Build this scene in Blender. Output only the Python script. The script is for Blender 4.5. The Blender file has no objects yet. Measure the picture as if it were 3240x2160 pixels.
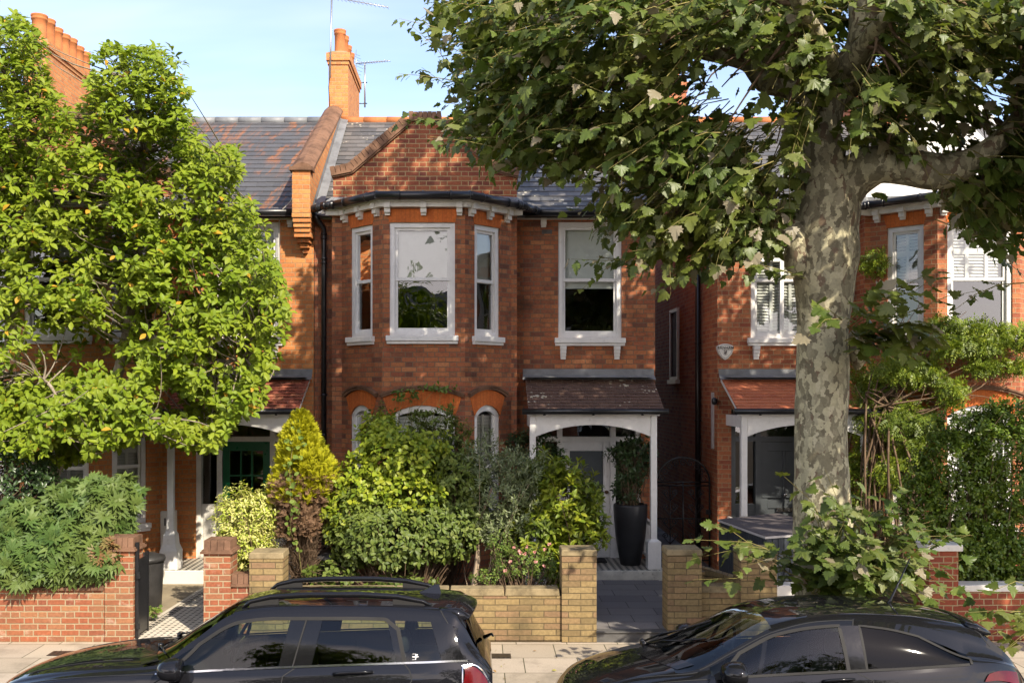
SUN_AZ, SUN_EL, SUN_E, SKY_E, EXPO = 34, 38, 3.5, .15, 1.18
import bpy, bmesh, math, random
import numpy as np
from mathutils import Vector, Matrix, noise as mnoise
random.seed(11)
RG = np.random.default_rng(11)
SC = bpy.context.scene
COL = SC.collection
R = math.radians
# ---------------------------------------------------------------- survey: photo measurements -> metres
CAMZ, CY, FP, VX, VY = 3.1, -16.0, 2240.0, 1100.0, 895.0
def P(x, y, Y):
    Z = Y - CY
    return Vector(((x - VX) * Z / FP, Y, CAMZ + (VY - y) * Z / FP))

# ---------------------------------------------------------------- objects
def tag(o, label=None, cat=None, group=None, kind=None):
    if label: o['label'] = label
    if cat: o['category'] = cat
    if group: o['group'] = group
    if kind: o['kind'] = kind
    return o
def thing(name, loc, label=None, cat=None, group=None, rot=None):
    o = bpy.data.objects.new(name, None)
    o.empty_display_size = 0.2
    COL.objects.link(o); o.location = loc
    if rot: o.rotation_euler = rot
    return tag(o, label, cat, group)
def base_of(o):
    w = Vector((0, 0, 0))
    while o is not None:
        w += Vector(o.location); o = o.parent
    return w
def ident(p): return p

class MB:
    def __init__(s, T=None):
        s.v = []; s.f = []; s.m = []; s.s = []; s.T = T
    def add(s, vs, fs, mat=0, smooth=False):
        o = len(s.v)
        if s.T: vs = [s.T(v) for v in vs]
        s.v += [tuple(v) for v in vs]
        for f in fs:
            s.f.append([i + o for i in f]); s.m.append(mat); s.s.append(smooth)
    def hexa(s, c, mat=0):
        s.add(c, [(0, 1, 2, 3), (4, 7, 6, 5), (0, 4, 5, 1), (1, 5, 6, 2), (2, 6, 7, 3), (3, 7, 4, 0)], mat)
    def box(s, x0, x1, y0, y1, z0, z1, mat=0):
        s.hexa([(x0, y0, z0), (x1, y0, z0), (x1, y1, z0), (x0, y1, z0), (x0, y0, z1), (x1, y0, z1), (x1, y1, z1), (x0, y1, z1)], mat)
    def prism(s, poly, fn, d0, d1, mat=0):
        n = len(poly)
        vs = [fn(a, d0, b) for a, b in poly] + [fn(a, d1, b) for a, b in poly]
        fs = [tuple(range(n)), tuple(range(2 * n - 1, n - 1, -1))] + [(i, i + n, (i + 1) % n + n, (i + 1) % n) for i in range(n)]
        s.add(vs, fs, mat)
    def quad(s, a, b, c, d, mat=0): s.add([a, b, c, d], [(0, 1, 2, 3)], mat)
    def tube(s, pts, rad, n=8, mat=0, smooth=True, caps=True, bump=0.0, sq=1.0):
        pts = [Vector(p) for p in pts]; k = len(pts)
        if not hasattr(rad, '__len__'): rad = [rad] * k
        vs = []; up = None
        for i, p in enumerate(pts):
            t = (pts[min(i + 1, k - 1)] - pts[max(i - 1, 0)])
            t = t.normalized() if t.length > 1e-9 else Vector((0, 0, 1))
            if up is None:
                up = Vector((0, 0, 1)) if abs(t.z) < 0.9 else Vector((0, 1, 0))
            a = t.cross(up); a = a.normalized() if a.length > 1e-6 else t.orthogonal().normalized()
            up = a.cross(t).normalized()
            for j in range(n):
                th = 2 * math.pi * j / n
                d = a * math.cos(th) + up * math.sin(th) * sq
                r = rad[i]
                if bump:
                    r *= 1 + bump * mnoise.noise(p * 1.7 + d * 1.1) + bump * .5 * mnoise.noise(p * 4 + d * 2.5)
                vs.append(p + d * r)
        fs = [(i * n + j, i * n + (j + 1) % n, (i + 1) * n + (j + 1) % n, (i + 1) * n + j) for i in range(k - 1) for j in range(n)]
        if caps and n > 2: fs += [tuple(range(n - 1, -1, -1)), tuple(range((k - 1) * n, k * n))]
        s.add(vs, fs, mat, smooth)
    def lathe(s, prof, c, n=20, mat=0, smooth=True, sq=(1, 1)):
        vs = [(c[0] + r * math.cos(2 * math.pi * j / n) * sq[0], c[1] + r * math.sin(2 * math.pi * j / n) * sq[1], c[2] + z) for r, z in prof for j in range(n)]
        k = len(prof)
        fs = [(i * n + j, i * n + (j + 1) % n, (i + 1) * n + (j + 1) % n, (i + 1) * n + j) for i in range(k - 1) for j in range(n)]
        fs += [tuple(range(n - 1, -1, -1)), tuple(range((k - 1) * n, k * n))]
        s.add(vs, fs, mat, smooth)
    def build(s, name, mats, parent=None, local=False, recalc=True, bevel=0.0, label=None):
        me = bpy.data.meshes.new(name)
        off = Vector((0, 0, 0)); V = s.v
        if not local:
            if parent is not None: off = base_of(parent)
            else:
                a = np.array(V); off = Vector(((a[:, 0].min() + a[:, 0].max()) / 2, (a[:, 1].min() + a[:, 1].max()) / 2, a[:, 2].min()))
            V = [(v[0] - off.x, v[1] - off.y, v[2] - off.z) for v in V]
        me.from_pydata(V, [], s.f)
        if not isinstance(mats, (list, tuple)): mats = [mats]
        for m in mats: me.materials.append(m)
        if len(mats) > 1: me.polygons.foreach_set('material_index', s.m)
        if recalc or bevel:
            bm = bmesh.new(); bm.from_mesh(me)
            if bevel:
                bmesh.ops.remove_doubles(bm, verts=bm.verts, dist=1e-5)
                bmesh.ops.recalc_face_normals(bm, faces=bm.faces)
                ed = [e for e in bm.edges if len(e.link_faces) == 2 and e.calc_face_angle(0) > 0.5]
                bmesh.ops.bevel(bm, geom=ed, offset=bevel, segments=1, profile=0.5, affect='EDGES', clamp_overlap=True)
            bmesh.ops.recalc_face_normals(bm, faces=bm.faces); bm.to_mesh(me); bm.free()
        if not bevel: me.polygons.foreach_set('use_smooth', s.s)
        uv_world(me)
        o = bpy.data.objects.new(name, me); COL.objects.link(o)
        if parent is not None: o.parent = parent
        elif not local: o.location = off
        if label: o['label'] = label
        return o

def uv_world(me):
    """UVs in metres: u along the horizontal of each face, v up its slope."""
    uv = me.uv_layers.new(name='UVMap')
    n = len(me.loops)
    co = np.empty(len(me.vertices) * 3, np.float32); me.vertices.foreach_get('co', co); co = co.reshape(-1, 3)
    vi = np.empty(n, np.int32); me.loops.foreach_get('vertex_index', vi)
    pn = np.empty(len(me.polygons) * 3, np.float32); me.polygons.foreach_get('normal', pn); pn = pn.reshape(-1, 3)
    lt = np.empty(len(me.polygons), np.int32); me.polygons.foreach_get('loop_total', lt)
    N = np.repeat(pn, lt, axis=0)
    t = np.stack([-N[:, 1], N[:, 0], np.zeros(n)], 1)
    L = np.linalg.norm(t, axis=1)
    flat = L < 0.12
    t[flat] = (1, 0, 0); L[flat] = 1
    t /= L[:, None]
    sg = np.where((np.abs(t[:, 0]) > .3) & (t[:, 0] < 0) | (np.abs(t[:, 0]) <= .3) & (t[:, 1] < 0), -1, 1)
    t *= sg[:, None]
    b = np.cross(N, t); b[flat] = (0, 1, 0)
    b *= np.where(b[:, 2] < -0.01, -1, 1)[:, None]
    p = co[vi]
    out = np.stack([(p * t).sum(1), (p * b).sum(1)], 1).astype(np.float32)
    uv.data.foreach_set('uv', out.ravel())

# ---------------------------------------------------------------- material nodes
class NT:
    def __init__(s, name):
        s.mat = bpy.data.materials.new(name); s.mat.use_nodes = True
        s.t = s.mat.node_tree; s.t.nodes.clear()
        s.out = s.t.nodes.new('ShaderNodeOutputMaterial')
    def n(s, typ, **kw):
        nd = s.t.nodes.new(typ)
        for k, v in kw.items(): setattr(nd, k, v)
        return nd
    def put(s, sock, v):
        if v is None: return
        if isinstance(v, bpy.types.NodeSocket): s.t.links.new(v, sock)
        else:
            if isinstance(v, (tuple, list)) and len(v) == 3 and sock.type == 'RGBA': v = (*v, 1)
            sock.default_value = v
    def m(s, op, a, b=None, c=None):
        nd = s.n('ShaderNodeMath', operation=op)
        s.put(nd.inputs[0], a); s.put(nd.inputs[1], b)
        if c is not None: s.put(nd.inputs[2], c)
        return nd.outputs[0]
    def mix(s, f, a, b, blend='MIX'):
        nd = s.n('ShaderNodeMix', data_type='RGBA', blend_type=blend)
        s.put(nd.inputs[0], f); s.put(nd.inputs[6], a); s.put(nd.inputs[7], b)
        return nd.outputs[2]
    def ramp(s, f, stops, interp='LINEAR'):
        nd = s.n('ShaderNodeValToRGB'); cr = nd.color_ramp; cr.interpolation = interp
        while len(cr.elements) < len(stops): cr.elements.new(0.5)
        for e, (p, c) in zip(cr.elements, stops):
            e.position = p; e.color = (*c, 1) if len(c) == 3 else c
        s.put(nd.inputs[0], f); return nd.outputs[0]
    def ss(s, f, a, b):
        nd = s.n('ShaderNodeMapRange', interpolation_type='SMOOTHSTEP')
        s.put(nd.inputs[0], f); nd.inputs[1].default_value = a; nd.inputs[2].default_value = b
        return nd.outputs[0]
    def noise(s, sc, det=3, rough=.55, vec=None, out=0):
        nd = s.n('ShaderNodeTexNoise'); nd.inputs['Scale'].default_value = sc
        nd.inputs['Detail'].default_value = det; nd.inputs['Roughness'].default_value = rough
        if vec is not None: s.put(nd.inputs['Vector'], vec)
        return nd.outputs[out]
    def coord(s, w='Object'): return s.n('ShaderNodeTexCoord').outputs[w]
    def uv(s): return s.n('ShaderNodeUVMap', uv_map='UVMap').outputs[0]
    def island(s): return s.n('ShaderNodeNewGeometry').outputs['Random Per Island']
    def xyz(s, v):
        nd = s.n('ShaderNodeSeparateXYZ'); s.put(nd.inputs[0], v); return nd.outputs
    def vec(s, x, y, z=0.0):
        nd = s.n('ShaderNodeCombineXYZ')
        for i, q in enumerate((x, y, z)): s.put(nd.inputs[i], q)
        return nd.outputs[0]
    def bump(s, h, strength=.5, dist=.01, normal=None):
        nd = s.n('ShaderNodeBump'); nd.inputs['Strength'].default_value = strength; nd.inputs['Distance'].default_value = dist
        s.put(nd.inputs['Height'], h)
        if normal is not None: s.put(nd.inputs['Normal'], normal)
        return nd.outputs[0]
    def bsdf(s, col=None, rough=.6, spec=.5, normal=None, metal=0, coat=0, **kw):
        nd = s.n('ShaderNodeBsdfPrincipled')
        s.put(nd.inputs['Base Color'], col); s.put(nd.inputs['Roughness'], rough)
        s.put(nd.inputs['Specular IOR Level'], spec); s.put(nd.inputs['Metallic'], metal)
        s.put(nd.inputs['Coat Weight'], coat)
        if normal is not None: s.put(nd.inputs['Normal'], normal)
        for k, v in kw.items(): s.put(nd.inputs[k], v)
        return nd.outputs[0]
    def mixs(s, f, a, b):
        nd = s.n('ShaderNodeMixShader'); s.put(nd.inputs[0], f)
        s.t.links.new(a, nd.inputs[1]); s.t.links.new(b, nd.inputs[2]); return nd.outputs[0]
    def done(s, sh):
        s.t.links.new(sh, s.out.inputs[0]); return s.mat

def brick_mat(name, cols, mortar, bond='flemish', sl=.225, hl=.1125, ch=.075, jt=.010, dirt=.35, dirtcol=(.05, .035, .025), pale=0.0, rough=.85, bump=.7, damp=None):
    t = NT(name); uv = t.uv()
    wob = t.noise(9, 2, vec=uv, out=1)
    w = t.xyz(wob); q = t.xyz(uv)
    u = t.m('ADD', q[0], t.m('MULTIPLY', t.m('SUBTRACT', w[0], .5), .012))
    v = t.m('ADD', q[1], t.m('MULTIPLY', t.m('SUBTRACT', w[1], .5), .010))
    rv = t.m('DIVIDE', v, ch); row = t.m('FLOOR', rv); fr = t.m('SUBTRACT', rv, row)
    odd = t.m('FLOORED_MODULO', row, 2)
    Pp = sl + hl if bond == 'flemish' else sl
    uu = t.m('ADD', u, t.m('MULTIPLY', odd, Pp / 2))
    ku = t.m('DIVIDE', uu, Pp); k = t.m('FLOOR', ku); tt = t.m('MULTIPLY', t.m('SUBTRACT', ku, k), Pp)
    d = t.m('MINIMUM', tt, t.m('SUBTRACT', Pp, tt))
    idx = k
    if bond == 'flemish':
        hd = t.m('GREATER_THAN', tt, sl)
        d = t.m('MINIMUM', d, t.m('ABSOLUTE', t.m('SUBTRACT', tt, sl)))
        idx = t.m('ADD', t.m('MULTIPLY', k, 2), hd)
    dv = t.m('MULTIPLY', t.m('MINIMUM', fr, t.m('SUBTRACT', 1, fr)), ch)
    d = t.m('MINIMUM', d, dv)
    brick = t.ss(d, jt * .35, jt * .75)
    wn = t.n('ShaderNodeTexWhiteNoise', noise_dimensions='2D'); t.put(wn.inputs['Vector'], t.vec(idx, row))
    rnd = wn.outputs['Value']
    n = len(cols)
    col = t.ramp(rnd, [((i + .5) / n, c) for i, c in enumerate(cols)])
    ns = t.noise(28, 4, vec=uv)
    col = t.mix(.5, col, t.ramp(ns, [(.3, (.35, .35, .35)), (.7, (.75, .75, .75))]), 'OVERLAY')
    col = t.mix(brick, mortar, col)
    big = t.noise(1.3, 5, .65, vec=t.coord())
    col = t.mix(t.m('MULTIPLY', t.ss(big, .52, .75), dirt), col, dirtcol)
    big2 = t.noise(2.6, 5, .65, vec=t.vec(t.m('ADD', t.m('MULTIPLY', q[0], 1.6), 31.7), t.m('MULTIPLY', q[1], .35)))
    col = t.mix(t.m('MULTIPLY', t.ss(big2, .55, .8), dirt * .8), col, dirtcol)
    if pale:
        e = t.noise(3.5, 5, .7, vec=t.vec(t.m('ADD', q[0], 9.1), t.m('MULTIPLY', q[1], 1.4)))
        col = t.mix(t.m('MULTIPLY', t.ss(e, .56, .75), pale), col, (.62, .52, .40))
    h = t.m('ADD', t.m('MULTIPLY', brick, 1.0), t.m('MULTIPLY', t.noise(60, 3, vec=uv), .35))
    return t.done(t.bsdf(col, rough, .3, t.bump(h, bump, .006)))

def paint(name, col, rough=.45, var=.12, spec=.5, coat=0, dirt=.0, metal=0, sc=3.0):
    t = NT(name)
    n1 = t.noise(sc, 5, .65, vec=t.coord())
    c2 = tuple(c * (1 - var * 2) for c in col)
    c = t.mix(t.ss(n1, .35, .75), col, c2)
    if dirt:
        n2 = t.noise(sc * 3.1, 6, .7, vec=t.coord())
        c = t.mix(t.m('MULTIPLY', t.ss(n2, .55, .72), dirt), c, (.09, .075, .05))
    rr = t.m('ADD', rough, t.m('MULTIPLY', t.m('SUBTRACT', n1, .5), .2))
    return t.done(t.bsdf(c, rr, spec, t.bump(t.noise(40, 3, vec=t.coord()), .12, .004), coat=coat, metal=metal))

def tile_mat(name, cols, rough=.6, lichen=0.0, rust=0.0, spec=.4):
    t = NT(name); r = t.island(); n = len(cols)
    col = t.ramp(r, [((i + .5) / n, c) for i, c in enumerate(cols)])
    oc = t.coord()
    col = t.mix(.45, col, t.ramp(t.noise(22, 4, vec=oc), [(.3, (.38, .38, .38)), (.7, (.66, .66, .66))]), 'OVERLAY')
    if rust:
        q = t.xyz(oc)
        v = t.vec(t.m('MULTIPLY', t.m('ADD', t.m('ADD', q[0], t.m('MULTIPLY', q[2], -.35)), t.m('MULTIPLY', r, .10)), 5.5), t.m('MULTIPLY', q[2], .9), 0)
        f = t.m('MULTIPLY', t.ss(t.noise(1.25, 3, .6, vec=v), .47, .60), t.ss(t.noise(1.1, 2, vec=oc), .40, .58))
        f = t.m('MULTIPLY', f, t.ss(t.noise(38, 3, vec=oc), .25, .6))
        col = t.mix(t.m('MULTIPLY', f, rust), col, (.36, .13, .035))
    if lichen:
        vo = t.n('ShaderNodeTexVoronoi'); vo.inputs['Scale'].default_value = 11; t.put(vo.inputs['Vector'], oc)
        f = t.m('LESS_THAN', vo.outputs['Distance'], t.m('MULTIPLY', t.ss(t.noise(2.2, 2, vec=oc), .42, .75), .42))
        col = t.mix(t.m('MULTIPLY', f, lichen), col, (.55, .50, .38))
    return t.done(t.bsdf(col, rough, spec, t.bump(t.noise(50, 3, vec=oc), .25, .004)))

def leaf_mat(name, cols, trans=.3, rough=.45, spec=.35, dry=0.0, drycol=(.22, .19, .14), tint=None, sheen=0, nscale=1.2, namp=.35):
    t = NT(name); r = t.island(); n = len(cols)
    col = t.ramp(r, [((i + .5) / n, c) for i, c in enumerate(cols)])
    big = t.noise(nscale, 3, .6, vec=t.coord())
    if tint: col = t.mix(t.m('MULTIPLY', t.ss(big, .42, .66), namp * 2), col, tint)
    fine = t.noise(45, 2, vec=t.coord())
    col = t.mix(.4, col, t.ramp(fine, [(.3, (.4, .4, .4)), (.7, (.62, .62, .62))]), 'OVERLAY')
    if dry:
        r2 = t.m('FRACT', t.m('MULTIPLY', r, 17.31))
        col = t.mix(t.m('LESS_THAN', r2, dry), col, drycol)
    a = t.bsdf(col, rough, spec)
    tr = t.n('ShaderNodeBsdfTranslucent')
    t.put(tr.inputs[0], t.mix(1.0, col, (1.0, 1.0, .55), 'MULTIPLY'))
    return t.done(t.mixs(trans, a, tr.outputs[0]))

def glass_mat(name, tint=(.9, .93, .92), rough=.0, refl=1.0, ior=1.5, wob=.02, base=.0):
    t = NT(name)
    tr = t.n('ShaderNodeBsdfTransparent'); t.put(tr.inputs[0], tint)
    gl = t.n('ShaderNodeBsdfGlossy'); t.put(gl.inputs['Roughness'], rough); t.put(gl.inputs['Color'], (1, 1, 1))
    b = t.bump(t.noise(1.6, 1, vec=t.coord()), wob, .3)
    t.put(gl.inputs['Normal'], b)
    fr = t.n('ShaderNodeFresnel'); fr.inputs[0].default_value = ior
    f = t.m('ADD', t.m('MULTIPLY', fr.outputs[0], refl), base)
    return t.done(t.mixs(f, tr.outputs[0], gl.outputs[0]))

def bark_plane():
    t = NT('plane bark'); oc = t.coord(); q = t.xyz(oc)
    wv = t.noise(8, 5, .6, vec=oc, out=1); ww = t.xyz(wv)
    def pt(off, sx, sz):
        return t.vec(t.m('ADD', t.m('MULTIPLY', q[0], sx), t.m('MULTIPLY', ww[0], .15)), t.m('ADD', t.m('MULTIPLY', q[1], sx), t.m('MULTIPLY', ww[1], .15)), t.m('ADD', t.m('MULTIPLY', t.m('ADD', q[2], off), sz), t.m('MULTIPLY', ww[2], .15)))
    def cells(off, sc, sz):
        vo = t.n('ShaderNodeTexVoronoi'); vo.inputs['Scale'].default_value = sc; t.put(vo.inputs['Vector'], pt(off, 1, sz))
        w = t.n('ShaderNodeTexWhiteNoise', noise_dimensions='3D'); t.put(w.inputs['Vector'], vo.outputs['Position'])
        return w.outputs['Value'], vo.outputs['Distance']
    a, da = cells(0, 16.0, .55); b, db = cells(7.3, 20.0, .55)
    c1 = t.ramp(a, [(0, (.15, .13, .082)), (.30, (.20, .178, .112)), (.52, (.27, .24, .155)), (.70, (.16, .115, .075)), (.82, (.24, .215, .135))], 'CONSTANT')
    f = t.m('GREATER_THAN', t.m('ADD', b, t.m('MULTIPLY', t.m('SUBTRACT', t.noise(1.6, 2, vec=oc), .5), .9)), .64)
    c2 = t.ramp(t.m('FRACT', t.m('MULTIPLY', b, 7.7)), [(0, (.42, .38, .24)), (.5, (.35, .32, .205)), (.8, (.46, .415, .275))], 'CONSTANT')
    col = t.mix(f, c1, c2)
    col = t.mix(.45, col, t.ramp(t.noise(38, 4, vec=oc), [(.3, (.36, .36, .36)), (.7, (.64, .64, .64))]), 'OVERLAY')
    h = t.m('ADD', t.m('MULTIPLY', t.m('SUBTRACT', 1.0, f), .8), t.m('ADD', t.m('MULTIPLY', a, .5), t.m('MULTIPLY', t.noise(24, 4, vec=oc), .5)))
    return t.done(t.bsdf(col, .8, .25, t.bump(h, .55, .012)))

def bark(name, c1, c2, sc=6):
    t = NT(name); oc = t.coord(); q = t.xyz(oc)
    n1 = t.noise(sc, 5, .7, vec=t.vec(t.m('MULTIPLY', q[0], 3), t.m('MULTIPLY', q[1], 3), q[2]))
    return t.done(t.bsdf(t.mix(t.ss(n1, .35, .65), c1, c2), .85, .2, t.bump(n1, .6, .01)))

def slab_mat(name, cols, w, h, joint, jt=.008, rough=.8, stag=.5, dirt=.3, spec=.3):
    t = NT(name); q = t.xyz(t.uv())
    rv = t.m('DIVIDE', q[1], h); row = t.m('FLOOR', rv); fr = t.m('SUBTRACT', rv, row)
    wn0 = t.n('ShaderNodeTexWhiteNoise', noise_dimensions='1D'); t.put(wn0.inputs['W'], row)
    uu = t.m('ADD', t.m('DIVIDE', q[0], w), t.m('ADD', t.m('MULTIPLY', row, stag), t.m('MULTIPLY', wn0.outputs[0], .3)))
    k = t.m('FLOOR', uu); fu = t.m('SUBTRACT', uu, k)
    d = t.m('MINIMUM', t.m('MULTIPLY', t.m('MINIMUM', fu, t.m('SUBTRACT', 1, fu)), w), t.m('MULTIPLY', t.m('MINIMUM', fr, t.m('SUBTRACT', 1, fr)), h))
    mk = t.ss(d, jt * .4, jt)
    wn = t.n('ShaderNodeTexWhiteNoise', noise_dimensions='2D'); t.put(wn.inputs['Vector'], t.vec(k, row))
    n = len(cols)
    col = t.ramp(wn.outputs[0], [((i + .5) / n, c) for i, c in enumerate(cols)])
    uv = t.uv()
    col = t.mix(.5, col, t.ramp(t.noise(55, 5, .7, vec=uv), [(.3, (.38, .38, .38)), (.7, (.64, .64, .64))]), 'OVERLAY')
    col = t.mix(t.m('MULTIPLY', t.ss(t.noise(1.8, 6, .7, vec=uv), .45, .72), dirt), col, (.10, .085, .06))
    sp = t.n('ShaderNodeTexVoronoi'); sp.inputs['Scale'].default_value = 7; t.put(sp.inputs['Vector'], uv)
    col = t.mix(t.m('MULTIPLY', t.m('LESS_THAN', sp.outputs['Distance'], .06), .5), col, (.06, .05, .04))
    col = t.mix(mk, joint, col)
    hh = t.m('ADD', mk, t.m('MULTIPLY', t.noise(40, 4, vec=uv), .3))
    return t.done(t.bsdf(col, rough, spec, t.bump(hh, .5, .006)))

M = {}
M['brick_o'] = brick_mat('orange stock brick', [(.55, .215, .07), (.49, .175, .055), (.60, .25, .085), (.42, .14, .05), (.53, .20, .065)], (.36, .26, .14), dirt=.35, dirtcol=(.22, .08, .03))
M['brick_c'] = brick_mat('red orange brick', [(.33, .112, .05), (.40, .15, .06), (.25, .08, .042), (.36, .125, .052), (.155, .062, .04), (.43, .175, .075), (.30, .10, .048)], (.17, .125, .08), dirt=.75, dirtcol=(.055, .03, .02))
M['brick_g'] = brick_mat('gable multi brick', [(.28, .085, .038), (.22, .06, .032), (.15, .046, .03), (.33, .11, .045), (.25, .075, .038)], (.38, .265, .13), dirt=.2, jt=.012)
M['brick_r'] = brick_mat('neighbour red brick', [(.38, .125, .055), (.33, .105, .048), (.44, .165, .07), (.27, .08, .042)], (.36, .25, .14), dirt=.4, dirtcol=(.09, .05, .035))
M['brick_wl'] = brick_mat('garden wall red brick', [(.255, .083, .04), (.30, .10, .045), (.20, .065, .036), (.31, .145, .068), (.24, .10, .052)], (.34, .27, .165), dirt=.25, dirtcol=(.20, .13, .06), pale=.5, jt=.013)
M['brick_wr'] = brick_mat('engineering red brick', [(.21, .05, .028), (.25, .062, .03), (.18, .042, .025), (.27, .075, .034)], (.34, .255, .14), dirt=.2, jt=.012)
M['stone_y'] = brick_mat('buff walling block', [(.225, .160, .072), (.27, .195, .09), (.18, .128, .06), (.235, .142, .078), (.255, .18, .08)], (.12, .088, .045), bond='stretcher', sl=.30, ch=.0755, jt=.009, dirt=.7, dirtcol=(.09, .07, .035), bump=1.0)
M['arch'] = brick_mat('rubbed orange brick', [(.52, .135, .03), (.55, .15, .035), (.48, .12, .028)], (.40, .10, .03), bond='stretcher', sl=.07, ch=.4, jt=.005, dirt=.25, bump=.2)
M['terra'] = paint('weathered terracotta', (.21, .115, .07), .8, .3, .2, dirt=.3, sc=4)
M['terra_o'] = paint('orange terracotta', (.50, .18, .065), .75, .15, .2, sc=4)
M['white'] = paint('white gloss paint', (.80, .785, .75), .42, .06, .4, dirt=.16, sc=5)
M['white2'] = paint('cream gloss paint', (.74, .71, .64), .45, .08, .4, dirt=.25, sc=5)
M['render'] = paint('white render', (.82, .81, .78), .8, .05, .2)
M['black'] = paint('black gutter paint', (.018, .018, .02), .3, .2, .5)
M['lead'] = paint('lead sheet', (.21, .215, .22), .5, .22, .4, dirt=.15)
M['slate'] = tile_mat('slate', [(.080, .079, .080), (.108, .104, .102), (.09, .088, .088), (.125, .118, .112)], .5, spec=.4)
M['slate_r'] = tile_mat('slate with rust', [(.074, .074, .078), (.094, .093, .096), (.083, .082, .085)], .5, rust=.7, spec=.4)
M['slate_l'] = tile_mat('slate with lichen', [(.080, .079, .078), (.105, .102, .098), (.14, .13, .12), (.09, .088, .086)], .5, lichen=.9, spec=.4)
M['tile_b'] = tile_mat('brown clay tile', [(.112, .068, .05), (.14, .084, .06), (.098, .058, .044), (.125, .073, .054)], .7, lichen=.9)
M['tile_r'] = tile_mat('old red clay tile', [(.30, .09, .055), (.36, .12, .07), (.25, .075, .05), (.40, .16, .09)], .75)
M['tile_o'] = tile_mat('new red clay tile', [(.46, .15, .07), (.50, .17, .08), (.42, .13, .065)], .7)
M['glass'] = glass_mat('window glass', (.86, .89, .87), 0, 1.9, 1.5, .03, .045)
M['glass_c'] = glass_mat('car glass', (.62, .72, .66), 0, 1.0, 1.45, .01, .0)
M['glass_p'] = glass_mat('privacy glass', (.04, .045, .05), 0.03, .45, 1.45, .01, .0)
M['frost'] = paint('frosted door glass', (.10, .115, .125), .25, .1, .5)
M['blind'] = paint('pale roller blind', (.78, .79, .75), .8, .06, .2)
M['shutter'] = paint('white shutter slats', (.76, .74, .69), .5, .04, .3)
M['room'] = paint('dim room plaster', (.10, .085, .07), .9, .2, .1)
M['green'] = paint('green door paint', (.008, .105, .038), .3, .15, .5)
M['grey'] = paint('grey door paint', (.06, .068, .074), .4, .1, .5)
M['steel'] = paint('polished steel', (.6, .6, .6), .2, .1, .5, metal=1)
M['brass'] = paint('tarnished brass', (.16, .085, .04), .4, .2, .5, metal=.6)
M['stone_w'] = paint('flaking white step', (.70, .68, .60), .7, .2, .3, dirt=.7, sc=2.5)
M['step_w'] = paint('white painted step', (.74, .70, .62), .6, .06, .3, dirt=.08)
M['stepdark'] = paint('dark stone step', (.11, .105, .10), .7, .3, .3)
M['planter'] = paint('black planter', (.022, .023, .026), .4, .25, .4)
M['bin'] = paint('black plastic bin', (.045, .043, .042), .5, .3, .4)
M['iron'] = paint('black wrought iron', (.015, .015, .016), .35, .2, .5)
M['binstore'] = paint('slate blue cladding', (.030, .036, .045), .55, .2, .4)
M['felt'] = paint('grey felt lid', (.115, .10, .10), .9, .12, .2, sc=8)
M['trim'] = paint('pale metal trim', (.50, .47, .45), .45, .1, .5)
M['rubber'] = paint('black rubber', (.02, .02, .02), .8, .1, .3)
M['cable'] = paint('white cable', (.6, .57, .5), .6, .1, .3)
M['alu'] = paint('aluminium', (.5, .5, .5), .35, .1, .5, metal=.8)
M['soil'] = paint('garden soil', (.075, .055, .035), .95, .4, .1, sc=9)
M['concrete'] = paint('worn concrete', (.34, .28, .19), .9, .2, .2, dirt=.5, sc=2.2)
M['tarmac'] = paint('tarmac', (.055, .055, .056), .9, .25, .2, sc=60)
M['kerb'] = paint('granite kerb', (.30, .29, .28), .8, .2, .2, sc=20)
M['pave'] = slab_mat('pale paving slabs', [(.40, .335, .25), (.44, .375, .285), (.36, .30, .225), (.42, .35, .27)], .62, .60, (.085, .08, .045), dirt=.42)
M['path'] = slab_mat('grey sandstone path', [(.17, .16, .155), (.20, .19, .185), (.15, .14, .14), (.215, .20, .19)], .62, .36, (.075, .07, .065), dirt=.2)
M['cloth'] = paint('dark car interior', (.018, .018, .02), .8, .2, .2)
M['bark_p'] = bark_plane()
M['bark_m'] = bark('magnolia bark', (.20, .165, .12), (.34, .29, .22))
M['bark_d'] = bark('brown stem', (.10, .065, .04), (.20, .135, .085))
M['bark_y'] = bark('green twig', (.20, .19, .06), (.27, .22, .08))
M['bark_l'] = bark('pale trunk', (.30, .22, .14), (.42, .32, .22))
# foliage
M['lf_plane'] = leaf_mat('plane leaf', [(.080, .125, .022), (.115, .168, .03), (.06, .098, .020), (.15, .20, .036), (.098, .148, .034), (.185, .215, .07)], .40, .42, .4, dry=.07, drycol=(.30, .26, .17), tint=(.16, .175, .03), nscale=.9)
M['lf_mag'] = leaf_mat('magnolia leaf', [(.15, .225, .014), (.20, .28, .016), (.115, .18, .012), (.255, .32, .022), (.175, .25, .016)], .34, .5, .25, dry=.012, drycol=(.50, .30, .03), tint=(.26, .31, .025), nscale=1.4)
M['lf_hedge'] = leaf_mat('blue green leaf', [(.07, .125, .028), (.095, .155, .035), (.05, .095, .022), (.12, .175, .04)], .2, .5, .25, tint=(.12, .155, .035))
M['cap_y'] = paint('buff stone cap', (.29, .225, .125), .9, .3, .2, dirt=.5, sc=5)
M['lf_red'] = leaf_mat('bronze leaf', [(.20, .13, .05), (.16, .14, .045), (.24, .12, .05)], .2, .5, .3)
M['lf_var'] = leaf_mat('variegated leaf', [(.55, .55, .14), (.66, .62, .26), (.38, .44, .05), (.28, .36, .03), (.60, .58, .2)], .25, .5, .3)
M['lf_con'] = leaf_mat('golden conifer spray', [(.38, .37, .012), (.47, .44, .015), (.27, .29, .012), (.42, .40, .02)], .22, .6, .2, nscale=3)
M['lf_dead'] = leaf_mat('dead conifer spray', [(.17, .10, .055), (.22, .13, .075), (.13, .08, .045), (.25, .16, .10)], .1, .8, .1)
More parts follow.
